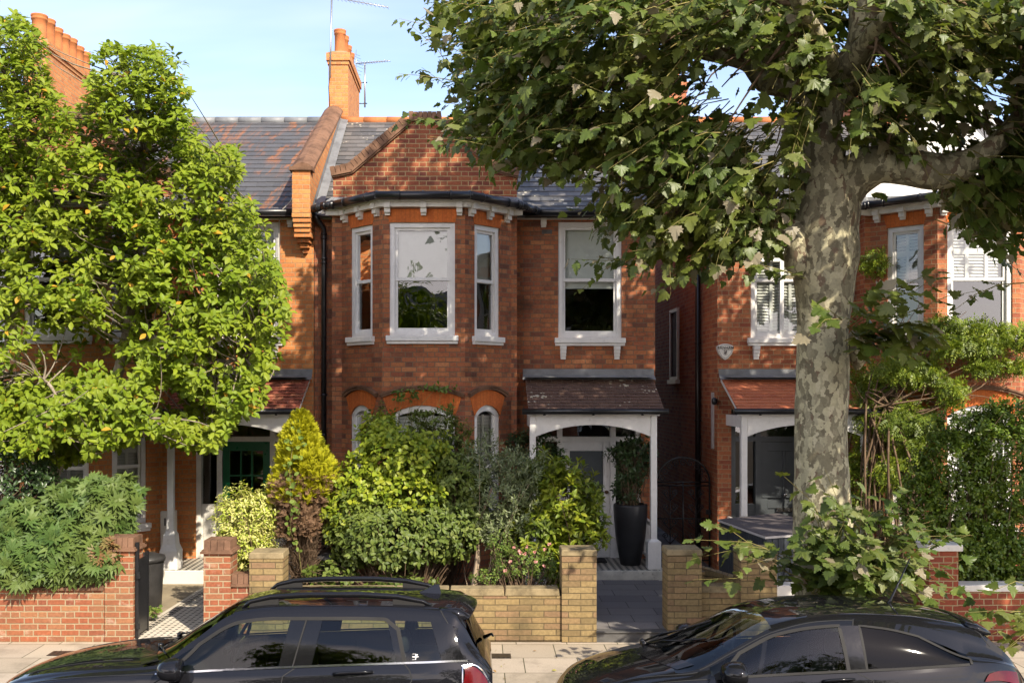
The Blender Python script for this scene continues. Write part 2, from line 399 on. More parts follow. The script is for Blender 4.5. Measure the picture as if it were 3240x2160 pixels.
M['lf_gold'] = leaf_mat('golden shrub leaf', [(.27, .33, .02), (.20, .27, .018), (.34, .37, .03), (.15, .225, .018)], .3, .45, .35, nscale=1.5)
M['lf_vib'] = leaf_mat('viburnum leaf', [(.09, .135, .022), (.125, .17, .03), (.065, .10, .018), (.165, .20, .045)], .2, .48, .3, tint=(.15, .19, .03))
M['lf_dark'] = leaf_mat('dark evergreen leaf', [(.030, .062, .018), (.045, .082, .022), (.025, .05, .015), (.055, .09, .03)], .15, .35, .5)
M['lf_olive'] = leaf_mat('olive leaf', [(.14, .18, .065), (.19, .225, .095), (.11, .145, .05), (.24, .265, .14)], .15, .4, .45)
M['lf_yel'] = leaf_mat('lime shrub leaf', [(.20, .25, .015), (.28, .31, .02), (.13, .20, .015), (.33, .34, .03), (.17, .23, .02)], .28, .45, .35, tint=(.08, .13, .02), nscale=1.6)
M['lf_rose'] = leaf_mat('rose leaf', [(.13, .19, .03), (.18, .24, .045), (.09, .15, .03)], .25, .5, .3)
M['petal'] = leaf_mat('pink petal', [(.72, .32, .30), (.75, .42, .38)], .3, .6, .2)
M['lf_wis'] = leaf_mat('wisteria leaf', [(.17, .25, .02), (.25, .32, .025), (.12, .19, .02), (.31, .36, .03)], .32, .45, .35, tint=(.09, .14, .02), nscale=1.3)
M['lf_priv'] = leaf_mat('privet leaf', [(.10, .17, .015), (.14, .21, .02), (.07, .125, .014), (.18, .24, .025)], .25, .4, .45, nscale=2)
M['litter'] = leaf_mat('fallen leaf', [(.30, .18, .07), (.24, .16, .08), (.33, .30, .06)], .1, .7, .2)
# ================================================================ HOUSES
class Fac:
    """a straight piece of facade, left to right as seen from the street"""
    def __init__(s, p0, p1, T):
        s.p0 = Vector(p0); d = Vector(p1) - s.p0; s.L = d.length; s.d = d / s.L; s.n = Vector((s.d.y, -s.d.x)); s.T = T
    def pt(s, u, d, z):
        q = s.p0 + s.d * u - s.n * d
        return s.T((q.x, q.y, z))
    def box(s, mb, u0, u1, d0, d1, z0, z1, mat=0):
        mb.hexa([s.pt(u0, d0, z0), s.pt(u1, d0, z0), s.pt(u1, d1, z0), s.pt(u0, d1, z0), s.pt(u0, d0, z1), s.pt(u1, d0, z1), s.pt(u1, d1, z1), s.pt(u0, d1, z1)], mat)
    def wall(s, mb, z0, z1, holes=(), th=.11, mat=0):
        us = sorted({0, s.L, *[h[0] for h in holes], *[h[1] for h in holes]}); zs = sorted({z0, z1, *[h[2] for h in holes], *[h[3] for h in holes]})
        for a, b in zip(us, us[1:]):
            for c, d in zip(zs, zs[1:]):
                if any(h[0] <= a and b <= h[1] and h[2] <= c and d <= h[3] for h in holes): continue
                mb.quad(s.pt(a, 0, c), s.pt(b, 0, c), s.pt(b, 0, d), s.pt(a, 0, d), mat)
        for a, b, c, d in holes:
            mb.quad(s.pt(a, 0, c), s.pt(a, 0, d), s.pt(a, th, d), s.pt(a, th, c), mat)
            mb.quad(s.pt(b, 0, c), s.pt(b, th, c), s.pt(b, th, d), s.pt(b, 0, d), mat)
            mb.quad(s.pt(a, 0, d), s.pt(b, 0, d), s.pt(b, th, d), s.pt(a, th, d), mat)
            mb.quad(s.pt(a, 0, c), s.pt(a, th, c), s.pt(b, th, c), s.pt(b, 0, c), mat)

def arc(u0, u1, zs, za, n=10):
    """segmental arch points from (u0,zs) over apex za to (u1,zs)"""
    h = za - zs; w = (u1 - u0) / 2; r = (w * w + h * h) / (2 * h); uc = (u0 + u1) / 2; zc = za - r
    a = math.asin(min(1, w / r))
    return [(uc + r * math.sin(-a + 2 * a * i / n), zc + r * math.cos(-a + 2 * a * i / n)) for i in range(n + 1)]

def window(house, fac, u0, u1, z0, z1, mat, arched=None, blind=None, sill=True, brackets=False, meet=.5, deep=.0, sillw=.07):
    """sash window: frame > glass panes, sill, brackets, blind"""
    fr = MB(); D = .025 + deep; fw = .075
    fac.box(fr, u0, u0 + fw, D, D + .09, z0, z1); fac.box(fr, u1 - fw, u1, D, D + .09, z0, z1)
    zt = z1 if not arched else arched[0]
    if arched:
        top = arc(u0, u1, arched[0], arched[1]); low = arc(u0 + fw, u1 - fw, arched[0] - .02, arched[1] - fw - .02)
        fr.prism([(u0, arched[0] - .03)] + top + [(u1, arched[0] - .03)] + low[::-1], lambda a, d, b: fac.pt(a, d, b), D, D + .088)
        zt = arched[1] - fw
    else: fac.box(fr, u0 + fw, u1 - fw, D, D + .089, z1 - fw, z1)
    fac.box(fr, u0 + fw, u1 - fw, D, D + .091, z0, z0 + .07)
    zm = z0 + .07 + (zt - z0 - .14) * meet
    a, b = u0 + fw, u1 - fw; sw = .045 if (u1 - u0) > .7 else .035
    for (c, d, dd) in ((z0 + .07, zm + .02, D + .045), (zm - .02, zt - (0 if arched else fw) + .0, D + .03)):
        fac.box(fr, a, a + sw, dd, dd + .04, c, d); fac.box(fr, b - sw, b, dd, dd + .04, c, d)
        fac.box(fr, a + sw, b - sw, dd + .001, dd + .039, c, c + .05)
        if not (arched and d > zm + .1): fac.box(fr, a + sw, b - sw, dd + .001, dd + .039, d - .045, d)
    f = fr.build('window', mat, house)
    g = MB(); ztop = arched[1] - .05 if arched else z1 - .05
    g.quad(fac.pt(a, D + .055, zm), fac.pt(b, D + .055, zm), fac.pt(b, D + .055, ztop), fac.pt(a, D + .055, ztop))
    g.quad(fac.pt(a, D + .07, z0 + .05), fac.pt(b, D + .07, z0 + .05), fac.pt(b, D + .07, zm), fac.pt(a, D + .07, zm))
    g.build('pane', M['glass'], f)
    if sill:
        s = MB(); fac.box(s, u0 - sillw, u1 + sillw, -.075, .10, z0 - .085, z0 - .002)
        fac.box(s, u0 - sillw + .01, u1 + sillw - .01, -.05, .02, z0 - .13, z0 - .0865)
        s.build('sill', mat, f, bevel=.006)
    if brackets:
        for uc in (u0 + .08, u1 - .08):
            k = MB()
            for i, (pr, zz) in enumerate(((.10, .06), (.085, .06), (.065, .05), (.045, .05))):
                zb = z0 - .131 - sum((.06, .06, .05, .05)[:i])
                fac.box(k, uc - .05 + i * .003, uc + .05 - i * .003, -pr, 0.02, zb - zz, zb - .004)
            k.build('bracket', mat, f)
    if blind:
        bl = MB(); db = D + .105
        if blind[0] == 'roller':
            bl.quad(fac.pt(u0, db, blind[1]), fac.pt(u1, db, blind[1]), fac.pt(u1, db, z1 + .02), fac.pt(u0, db, z1 + .02)); m = M['blind']
            fac.box(bl, u0 + .02, u1 - .02, db - .012, db + .012, blind[1] - .03, blind[1])
        else:
            zlo = blind[1]; zhi = z1 + .0; n = int((zhi - zlo) / .05)
            for i in range(n):
                z = zlo + i * .05
                bl.quad(fac.pt(u0, db - .018, z), fac.pt(u1, db - .018, z), fac.pt(u1, db + .018, z + .045), fac.pt(u0, db + .018, z + .045))
            npan = max(1, int(round((u1 - u0) / .36)))
            for i in range(npan + 1):
                uc = u0 + .05 + (u1 - u0 - .1) * i / npan
                fac.box(bl, uc - .025, uc + .025, db - .03, db - .02, zlo, zhi)
            fac.box(bl, u0, u1, db - .031, db - .021, (zlo + zhi) / 2 - .04, (zlo + zhi) / 2 + .04)
            m = M['shutter']
        bl.build('blind', m, f)
    return f

def tiled(mb, x0, x1, y0, z0, y1, z1, cw, ch, T, jit=.004, splay=(0, 0), th=.012, wob=0.0):
    """courses of separate tiles laid up a slope from (y0,z0) to (y1,z1)"""
    L = math.hypot(y1 - y0, z1 - z0); dy, dz = (y1 - y0) / L, (z1 - z0) / L; n = max(1, int(round(L / ch))); ch = L / n
    ny, nz = -dz, dy
    if nz < 0: ny, nz = -ny, -nz
    for r in range(n):
        f = r / n; xa = x0 - splay[0] * (1 - f); xb = x1 + splay[1] * (1 - f)
        nc = int(round((xb - xa) / cw)); off = (r % 2) * .5
        for c in range(-1, nc + 1):
            a = xa + (c + off) * cw; b = a + cw - .004
            a, b = max(a, xa), min(b, xb)
            if b - a < .02: continue
            s0 = r * ch - random.random() * jit * 1.5; s1 = (r + 1) * ch + .02
            l0 = th + random.random() * jit + wob * random.random(); l1 = .001
            def q(x, s, l): return T((x, y0 + dy * s + ny * l, z0 + dz * s + nz * l))
            sk = (random.random() - .5) * jit
            v = [q(a, s0 + sk, l0), q(b, s0 - sk, l0), q(b, s1, l1), q(a, s1, l1), q(a, s0 + sk, l0 - th * .8), q(b, s0 - sk, l0 - th * .8)]
            mb.add(v, [(0, 1, 2, 3), (4, 5, 1, 0), (4, 0, 3), (5, 2, 1)])

def make_house(dx=0.0, mx=None, o={}):
    if mx is None: T = lambda p: Vector((p[0] + dx, p[1], p[2]))
    else: T = lambda p: Vector((2 * mx - p[0], p[1], p[2]))
    def MBT(): return MB(T)
    def F(a, b):
        if mx is None: return Fac((a[0], a[1]), (b[0], b[1]), T)
        return Fac((a[0], a[1]), (b[0], b[1]), T)
    idt = lambda p: p
    g = lambda k, d=None: o.get(k, d)
    brick = M[o['brick']]; white = M[g('white', 'white')]
    H = thing(g('name', 'terraced_house'), T((0, .5, 0)), o['label'], 'house', 'brick houses of the terrace')
    XL, XR, EZ = -2.7, 2.89, 5.93
    pts = [(-2.7, 0), (-2.36, 0), (-2.36, -.35), (-2.2, -.35), (-1.477, -1.08), (-.213, -1.08), (.52, -.35), (.61, -.35), (.61, 0), (2.89, 0)]
    fL, fC, fR, fP = F(pts[3], pts[4]), F(pts[4], pts[5]), F(pts[5], pts[6]), F(pts[8], pts[9])
    up = {fL: (.235, .785), fC: (.112, 1.11), fR: (.205, .765)}
    z_sill, z_head = 3.93, 5.66
    gs, gsp, gap_ = 1.0, 2.70, 2.865
    # ---- walls
    w = MB()
    for i in range(9):
        f = F(pts[i], pts[i + 1]); holes = []
        if i == 3: holes = [(*up[fL], z_sill, z_head), (*up[fL], gs, gap_)]
        if i == 4: holes = [(*up[fC], z_sill, z_head), (*up[fC], gs, gap_)]
        if i == 5: holes = [(*up[fR], z_sill, z_head), (*up[fR], gs, gap_)]
        if i == 8: holes = [(.69, 1.73, 3.95, 5.85), (.34, 2.05, .31, 2.78)]
        f.wall(w, -.2, EZ, holes, th=.16 if i != 8 else .12)
    for f, (a, b) in up.items():      # spandrels over the arched ground-floor heads
        top = arc(a, b, gsp, gap_ - .004)
        w.prism([(a, gap_)] + top + [(b, gap_)], lambda u, d, z, f=f: f.pt(u, d, z), .002, .15)
    # sides, back
    w2 = MBT()
    w2.quad((XR, 0, -.2), (XR, 9, -.2), (XR, 9, EZ), (XR, 0, EZ)); w2.quad((XL, 0, -.2), (XL, 9, -.2), (XL, 9, EZ), (XL, 0, EZ))
    w2.quad((XL, 9, -.2), (XR, 9, -.2), (XR, 9, EZ), (XL, 9, EZ))
    for x in (XL, XR): w2.add([(x, -.02, EZ), (x, 3.1, 8.36), (x, 9, EZ)], [(0, 1, 2)])
    w.v += w2.v and []; k = len(w.v); w.v += w2.v; w.f += [[i + k for i in f] for f in w2.f]; w.m += w2.m; w.s += w2.s
    wall = w.build('wall', brick, H, recalc=False)
    ai = MBT()
    ai.box(1.03, 1.20, -.004, .02, 5.655, 5.725); ai.build('air_brick', M['stepdark'], wall)
    # ---- brick arches with hood moulding
    for f, (a, b) in up.items():
        A = MB(); sk = .06
        A.prism([(a - .004, z_head), (b + .004, z_head), (b + sk, z_head + .2), (a - sk, z_head + .2)], lambda u, d, z: f.pt(u, d, z), -.006, .1)
        A.build('flat_arch', M['arch'], wall)
        A = MB(); lo = arc(a - .005, b + .005, gsp, gap_); hi = arc(a - .10, b + .10, 2.985, 3.10)
        A.prism(lo + hi[::-1], lambda u, d, z: f.pt(u, d, z), -.012, .1)
        A.build('arch', M['arch'], wall)
        A = MB(); lo = arc(a - .125, b + .125, 2.985, 3.104); hi = arc(a - .14, b + .14, 3.018, 3.14)
        A.prism(lo + hi[::-1], lambda u, d, z: f.pt(u, d, z), -.055, .1)
        lo = arc(a - .14, b + .14, 3.02, 3.142); hi = arc(a - .15, b + .15, 3.046, 3.172)
        A.prism(lo + hi[::-1], lambda u, d, z: f.pt(u, d, z), -.075, .1)
        A.build('hood_moulding', M['terra'], wall)
    # ---- windows
    bu, bg = g('blind_up'), g('blind_ground', ('slats', 1.0))
    for f in (fL, fC, fR):
        a, b = up[f]
        window(H, f, a, b, z_sill, z_head, white, blind=bu, sillw=.055)
        window(H, f, a, b, gs, gap_ - .15, white, arched=(gsp, gap_), blind=bg, sillw=.055)
    pw = window(H, fP, .69, 1.73, 3.95, 5.85, white, blind=g('blind_side', bu), brackets=True, sillw=.06)
    if g('leaded'):
        lm = MB(); zc = 5.30
        fP.box(lm, .76, 1.66, .02, .07, 5.21, 5.26, 0)
        for rr in (.2, .33, .46):
            pr = [(1.21 + rr * math.cos(math.pi * i / 14), zc + rr * .95 * math.sin(math.pi * i / 14)) for i in range(15)]
            lm.tube([fP.pt(u, .06, z) for u, z in pr], .005, 4, mat=1)
        for i in range(1, 9):
            an = math.pi * i / 9
            lm.tube([fP.pt(1.21 + .1 * math.cos(an), .06, zc + .1 * math.sin(an)), fP.pt(1.21 + .44 * math.cos(an), .06, zc + .44 * math.sin(an))], .005, 4, mat=1)
        fP.box(lm, 1.18, 1.24, .02, .07, 4.0, 5.21, 0)
        lm.build('fanlight', [white, M['stepdark']], pw)
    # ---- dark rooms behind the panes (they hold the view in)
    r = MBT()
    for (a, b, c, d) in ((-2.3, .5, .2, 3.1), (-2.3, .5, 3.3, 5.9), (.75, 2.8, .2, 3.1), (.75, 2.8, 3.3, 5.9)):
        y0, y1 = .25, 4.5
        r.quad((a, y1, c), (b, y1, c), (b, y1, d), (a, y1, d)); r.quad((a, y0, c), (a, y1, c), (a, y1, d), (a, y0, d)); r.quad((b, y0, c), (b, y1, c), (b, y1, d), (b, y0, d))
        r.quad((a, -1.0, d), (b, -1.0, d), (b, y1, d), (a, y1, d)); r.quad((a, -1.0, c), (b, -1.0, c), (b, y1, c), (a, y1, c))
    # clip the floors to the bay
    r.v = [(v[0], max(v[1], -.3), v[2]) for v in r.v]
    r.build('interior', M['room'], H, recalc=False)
    # ---- eaves cornice, brackets, gutters
    outl = pts[1:9]
    def offs(d):
        res = []
        for i, p in enumerate(outl):
            a = Vector(outl[max(i - 1, 0)]); b = Vector(p); c = Vector(outl[min(i + 1, len(outl) - 1)])
            n1 = (b - a); n2 = (c - b)
            n1 = Vector((n1.y, -n1.x)).normalized() if n1.length > 1e-6 else None
            n2 = Vector((n2.y, -n2.x)).normalized() if n2.length > 1e-6 else None
            if n1 is None: n1 = n2
            if n2 is None: n2 = n1
            m = (n1 + n2); m = m / m.length; k = d / max(.35, m.dot(n1))
            res.append(b + m * k)
        return res
    cor = MB()
    for (d, za, zb) in ((.09, 5.885, 5.955), (.13, 5.955, 5.995)):
        op = offs(d)[1:-1]; ip = offs(.0)[1:-1]
        for i in range(len(op) - 1):
            c = [(*ip[i], za), (*ip[i + 1], za), (*op[i + 1], za), (*op[i], za)]
            cor.hexa([T(p) for p in c] + [T((p[0], p[1], zb)) for p in c])
    cor.hexa([T(p) for p in [(.61, 0, 5.885), (2.95, 0, 5.885), (2.95, -.09, 5.885), (.61, -.09, 5.885), (.61, 0, 5.955), (2.95, 0, 5.955), (2.95, -.09, 5.955), (.61, -.09, 5.955)]])
    cor.hexa([T(p) for p in [(-2.7, 0, 5.885), (-2.36, 0, 5.885), (-2.36, -.09, 5.885), (-2.7, -.09, 5.885), (-2.7, 0, 5.955), (-2.36, 0, 5.955), (-2.36, -.09, 5.955), (-2.7, -.09, 5.955)]])
    corn = cor.build('eaves_cornice', M[g('eaves', 'white2')], H)
    def brk(f, u):
        k = MB()
        f.box(k, u - .045, u + .045, -.125, -.091, 5.87, 5.954); f.box(k, u - .045, u + .045, -.089, 0, 5.80, 5.884); f.box(k, u - .04, u + .04, -.05, 0, 5.76, 5.799)
        k.build('eaves_bracket', M[g('eaves', 'white2')], corn)
    for f, us in ((fL, (.12, .52, .92)), (fC, (.08, .632, 1.18)), (fR, (.11, .51, .91)), (fP, (.45, 1.9))):
        for u in us: brk(f, u)
    gut = MB(); op = [T((p.x, p.y, 6.035)) for p in offs(.20)[1:-1]]
    op = [T((-2.78, -.22, 5.99))] + [T((-2.5, -.48, 6.02))] + op[1:-1] + [T((.68, -.50, 6.02)), T((.95, -.22, 5.99))]
    for i in range(len(op) - 1):
        gut.tube([op[i], op[i + 1]], .062, 10)
        for q in (.25, .8): 
            c = op[i].lerp(op[i + 1], q); dd = (op[i + 1] - op[i]).normalized() * .014
            gut.tube([c - dd, c + dd], .070, 10)
    gut.tube([T((.62, -.17, 5.985)), T((3.0, -.17, 5.985))], .055, 10)
    gut.tube([T((-2.95, -.17, 5.985)), T((-2.62, -.17, 5.985))], .055, 10)
    gut.build('gutter', M['black'], H)
    if g('downpipe', True):
        dp = MB(); x = -2.53
        dp.tube([T((-2.66, -.22, 5.96)), T((-2.62, -.2, 5.86)), T((x, -.09, 5.72)), T((x, -.09, 5.6)), T((x, -.09, -.1))], .043, 10)
        for z in (5.62, 5.55, 5.22, 5.15, 3.0, 2.35): dp.tube([T((x, -.09, z)), T((x, -.09, z + .035))], .054, 10)
        dp.build('downpipe', M['black'], H)
    # ---- lead roof over the bay
    l = MB(); ol = offs(.17)[1:-1]; il = [(-2.36, -.352), (-2.3, -.352), (-1.5, -.352), (-.2, -.352), (.56, -.352), (.61, -.352)]
    ol = [(-2.56, -.37), (-2.34, -.50)] + [tuple(p) for p in ol[2:4]] + [(.60, -.50), (.80, -.37)]
    for i in range(5):
        l.quad(T((*ol[i], 6.05)), T((*ol[i + 1], 6.05)), T((*il[i + 1], 6.19)), T((*il[i], 6.19)))
        l.quad(T((*ol[i], 6.05)), T((*ol[i + 1], 6.05)), T((*ol[i + 1], 6.0)), T((*ol[i], 6.0)))
    for q in (2, 3):
        a = Vector((*ol[q], 6.06)); b = Vector((*il[q], 6.20)); l.tube([T(a), T(a + Vector((0, 0, .0))), T(b)], .022, 6)
        l.tube([T(a + Vector((0, .02, .03))), T(a + Vector((0, -.03, .0))), T(a + Vector((0, -.04, -.08)))], .03, 6)
    m0 = (Vector((*ol[2], 6.06)) + Vector((*ol[3], 6.06))) / 2
    l.tube([T(m0 + Vector((0, .3, .06))), T(m0 + Vector((0, .02, .03))), T(m0 + Vector((0, -.03, -.0)))], .03, 6)
    l.box(-9, -9, 0, 0, 0, 0) if False else None
    l.build('bay_roof', M['lead'], H, recalc=True)
    # ---- main roof
    rf = MB(); tiled(rf, XL - .02 - g('roof_l', 0), XR + .06 + g('roof_r', 0), -.2, 5.90, 3.1, 8.36, .30, .185, T)
    ro = rf.build('roof', M[g('slate', 'slate')], H, recalc=False)
    ud = MBT(); a, b = XL - g('roof_l', 0), XR + .06
    ud.quad((a, -.2, 5.885), (b, -.2, 5.885), (b, 3.1, 8.345), (a, 3.1, 8.345)); ud.quad((a, 3.1, 8.345), (b, 3.1, 8.345), (b, 9.1, 5.9), (a, 9.1, 5.9))
    ud.build('rear_slope', M['slate'], ro)
    rd = MB(); x = a
    while x < b - .05:
        x2 = min(x + .45, b)
        rd.tube([T((x + .004, 3.1, 8.355)), T((x2 - .004, 3.1, 8.355 + random.uniform(-.004, .004)))], .085, 10); x = x2
    rd.build('ridge_tile', M[g('ridge', 'terra_o')], ro)
    # ---- gable over the bay
    gm = M[g('gable_mat', 'brick_g')]
    if not g('white_gable'):
        G = MBT(); poly = [(-2.34, 6.1), (.61, 6.1), (.61, 6.53), (.30, 6.60), (-.57, 7.33), (-.6, 7.42), (-1.13, 7.42), (-1.16, 7.33), (-2.03, 6.60), (-2.34, 6.53)]
        G.prism(poly, lambda x, d, z: (x, d, z), -.35, -.10)
        ga = G.build('gable', gm, H)
        cp = MBT()
        def strip(p0, p1, h, yo, lift):
            d = (Vector(p1) - Vector(p0)); n = Vector((-d.y, d.x)).normalized()
            if n.y < 0: n = -n
            q = [Vector(p0) + n * lift, Vector(p1) + n * lift, Vector(p1) + n * (lift + h), Vector(p0) + n * (lift + h)]
            cp.prism([tuple(v) for v in q], lambda x, d, z: (x, d, z), yo, -.06)
        prof = [(-2.36, 6.515), (-2.03, 6.585), (-1.13, 7.345)]
        for s in (1, -1):
            pr = [(-.865 + s * (p[0] + .865), p[1]) for p in prof]
            for p0, p1 in zip(pr, pr[1:]):
                strip(p0, p1, .035, -.42, .0); strip(p0, p1, .02, -.395, -.022)
                d = Vector(p1) - Vector(p0); n = max(2, int(d.length / .078))
                for i in range(n):
                    a0 = Vector(p0) + d * (i / n); a1 = Vector(p0) + d * ((i + .9) / n)
                    strip(tuple(a0), tuple(a1), .115 + random.uniform(-.006, .006), -.405 + random.uniform(0, .01), .037)
        cp.box(-1.20, -.53, -.41, -.06, 7.40, 7.43)
        for i in range(7): cp.box(-1.12 + i * .074, -1.12 + i * .074 + .068, -.40, -.07, 7.43, 7.55 + random.uniform(-.005, .005))
        cp.build('gable_coping', M['terra'], ga)
        apex = 7.3
    else:
        G = MBT(); G.prism([(-2.30, 6.12), (.57, 6.12), (.62, 6.45), (-.865, 7.95), (-2.35, 6.45)], lambda x, d, z: (x, d, z), -.34, -.08)
        ga = G.build('gable', M['render'], H)
        cp = MBT()
        for s in (1, -1):
            q = [(-.865, 7.97), (-.865 + s * 1.62, 6.34), (-.865 + s * 1.62, 6.22), (-.865, 7.84)]
            cp.prism(q, lambda x, d, z: (x, d, z), -.50, -.345)
        cp.build('bargeboard', M['white'], ga)
        apex = 7.9
    gr = MBT(); yb = -.2 + 3.3 * (apex - 5.9) / 2.46
    for s in (1, -1):
        xe = -.865 + s * 1.4; yl = -.2 + 3.3 * (6.5 - 5.9) / 2.46
        gr.quad((-.865, -.12, apex), (xe, -.12, 6.5), (xe, yl, 6.5), (-.865, yb, apex))
    gr.build('gable_roof', M['slate'], ro)
    # ---- party wall parapet with corbel
    if g('parapet', True):
        pa = MBT()
        pa.prism([(-.30, 5.9), (-.30, 6.60), (3.1, 8.50), (3.5, 8.5), (3.5, 8.2)], lambda y, d, z: (d, y, z), -2.99, -2.70)
        par = pa.build('party_parapet', M['brick_o'], H)
        c = MBT()
        c.box(-2.985, -2.695, -.42, -.302, 5.93, 6.60)
        for i, (wd, pr, z) in enumerate(((.30, .415, 5.855), (.285, .39, 5.78), (.27, .36, 5.705), (.25, .33, 5.63), (.27, .30, 5.555), (.20, .22, 5.48), (.14, .15, 5.405), (.075, .08, 5.33))):
            c.box(-2.84 - wd / 2, -2.84 + wd / 2, -pr, -.001, z + .006, z + .075)
        c.build('corbel', M['brick_o'], par)
        c = MBT()
        c.box(-3.03, -2.655, -.46, -.22, 6.602, 6.66)
        n = 9
        for i in range(n):
            f0, f1 = i / n, (i + .985) / n
            y0, z0, y1, z1 = -.30 + 3.4 * f0, 6.62 + 1.9 * f0, -.30 + 3.4 * f1, 6.62 + 1.9 * f1
            prf = [(-.18, 0), (-.18, .05), (-.10, .12), (.0, .145), (.10, .12), (.18, .05), (.18, 0)]
            j = random.uniform(-.006, .006)
            vs = [(-2.845 + q[0], y0, z0 + q[1] + j) for q in prf] + [(-2.845 + q[0], y1, z1 + q[1] + j) for q in prf]; k = len(prf)
            c.add(vs, [tuple(range(k)), tuple(range(2 * k - 1, k - 1, -1))] + [(a, (a + 1) % k, (a + 1) % k + k, a + k) for a in range(k)])
        c.build('coping', M['terra'], par)
        ls = MBT(); ls.quad((-2.69, -.25, 5.92), (-2.55, -.25, 5.9), (-2.55, 3.0, 8.33), (-2.69, 3.0, 8.36)); ls.quad((-2.694, -.25, 5.92), (-2.694, 3.0, 8.36), (-2.694, 3.0, 8.46), (-2.694, -.25, 6.05))
        ls.v = [(v[0], v[1], v[2] + .02) for v in ls.v]
        ls.build('flashing', M['lead'], par, recalc=False)
    # ---- chimney
    for (cx0, cx1, cy0, cy1, ztop, npots, pr, ph) in g('chimneys', []):
        c = MB(); c.box(cx0, cx1, cy0, cy1, 7.2, ztop - .22)
        for i, e in enumerate((.02, .045, .045)): c.box(cx0 - e, cx1 + e, cy0 - e, cy1 + e, ztop - .22 + i * .0745, ztop - .22 + (i + 1) * .074)
        ch = c.build('chimney', M[g('chim_mat', 'brick_o')], H)
        fl = MB(); fl.hexa([(cx0 - .03, cy0 - .03, ztop), (cx1 + .03, cy0 - .03, ztop), (cx1 + .03, cy1 + .03, ztop), (cx0 - .03, cy1 + .03, ztop), (cx0 + .06, cy0 + .06, ztop + .07), (cx1 - .06, cy0 + .06, ztop + .07), (cx1 - .06, cy1 - .06, ztop + .07), (cx0 + .06, cy1 - .06, ztop + .07)])
        fl.build('flaunching', M['cap_y'], ch); fl = MB()
        fl.hexa([(cx0 - .012, cy0 - .012, 7.9), (cx1 + .012, cy0 - .012, 7.9), (cx1 + .012, cy1 + .012, 7.9), (cx0 - .012, cy1 + .012, 7.9), (cx0 - .012, cy0 - .012, 8.42), (cx1 + .012, cy0 - .012, 8.42), (cx1 + .012, cy1 + .012, 8.65), (cx0 - .012, cy1 + .012, 8.65)])
        if g('chim_lead', True): fl.build('flashing', M['lead'], ch)
        for i in range(npots):
            y = cy0 + (cy1 - cy0) * (i + .5) / npots; p = MB(); hh = ph * (1 if i % 3 != 1 else 1.08)
            p.lathe([(pr * 1.05, 0), (pr * .95, .05), (pr * .9, hh * .5), (pr * .92, hh - .10), (pr * 1.02, hh - .09), (pr * 1.02, hh - .06), (pr * .95, hh - .05), (pr * 1.06, hh - .03), (pr * 1.06, hh), (pr * .8, hh), (pr * .75, hh - .2)], ((cx0 + cx1) / 2, y, ztop + .03), 16)
            p.build('chimney_pot', M['terra_o'], ch)
    # ---- porch
    eY, eZ = -1.05, 2.80
    pm = MB(); tiled(pm, .76, 2.84, eY, eZ, -.02, 3.30, .17, .105, T, jit=.006, th=.012, wob=g('tile_wob', 0))
    po = pm.build('porch', M[g('tile', 'tile_b')], H, recalc=False)
    b = MBT(); b.prism([(eY + .02, eZ - .05), (eY + .02, eZ - .006), (-.0, 3.29), (-.0, 3.235)], lambda y, d, z: (d, y, z), .765, 2.835)
    b.build('porch_deck', M[g('white', 'white')], po)
    b = MBT(); b.quad((.72, -.012, 3.44), (2.87, -.012, 3.44), (2.87, -.03, 3.34), (.72, -.03, 3.34)); b.quad((.72, -.03, 3.34), (2.87, -.03, 3.34), (2.88, -.17, 3.265), (.71, -.17, 3.265))
    b.build('flashing', M['lead'], po)
    b = MB(); b.tube([T((.66, eY - .05, eZ - .03)), T((2.90, eY - .05, eZ - .03))], .045, 8)
    for x in (1.0, 1.75, 2.5): b.tube([T((x, eY - .05, eZ - .09)), T((x, eY - .05, eZ - .02))], .02, 6)
    b.build('gutter', M['black'], po)
    py = -.90
    for x0 in (.785, 2.655):
        b = MBT(); x1 = x0 + .095; yy0, yy1 = py - .05, py + .05
        if g('turned'):
            b.box(x0 + .0, x1, yy0, yy1, 1.1, 2.45)
            for (za, e0, zb, e1) in ((.34, .09, .62, .09), (.62, .09, .72, .055), (.72, .055, .86, .045), (.86, .045, .93, .015), (.93, .015, 1.1, .0)):
                b.hexa([(x0 - e0, yy0 - e0, za), (x1 + e0, yy0 - e0, za), (x1 + e0, yy1 + e0, za), (x0 - e0, yy1 + e0, za), (x0 - e1, yy0 - e1, zb), (x1 + e1, yy0 - e1, zb), (x1 + e1, yy1 + e1, zb), (x0 - e1, yy1 + e1, zb)])
        else:
            b.box(x0, x1, yy0, yy1, .80, 2.70)
            b.hexa([(x0 - .055, yy0 - .055, .34), (x1 + .055, yy0 - .055, .34), (x1 + .055, yy1 + .055, .34), (x0 - .055, yy1 + .055, .34), (x0 - .055, yy0 - .055, .76), (x1 + .055, yy0 - .055, .76), (x1 + .055, yy1 + .055, .76), (x0 - .055, yy1 + .055, .76)])
            b.hexa([(x0 - .055, yy0 - .055, .761), (x1 + .055, yy0 - .055, .761), (x1 + .055, yy1 + .055, .761), (x0 - .055, yy1 + .055, .761), (x0 - .0, yy0 - .0, .80), (x1, yy0, .80), (x1, yy1, .80), (x0, yy1, .80)])
        b.build('post', white, po, bevel=.006)
    li = MBT(); lo = arc(.882, 2.653, 2.38, 2.56, 16)
    li.prism([(.882, 2.70)] + lo + [(2.653, 2.70)], lambda x, d, z: (x, d, z), py - .04, py + .03)
    li.box(.75, 2.79, py - .07, py + .04, 2.701, 2.765)
    for x0 in (.785, 2.655): li.box(x0 + .002, x0 + .093, py + .052, -.0, 2.52, 2.698)
    li.build('lintel', white, po)
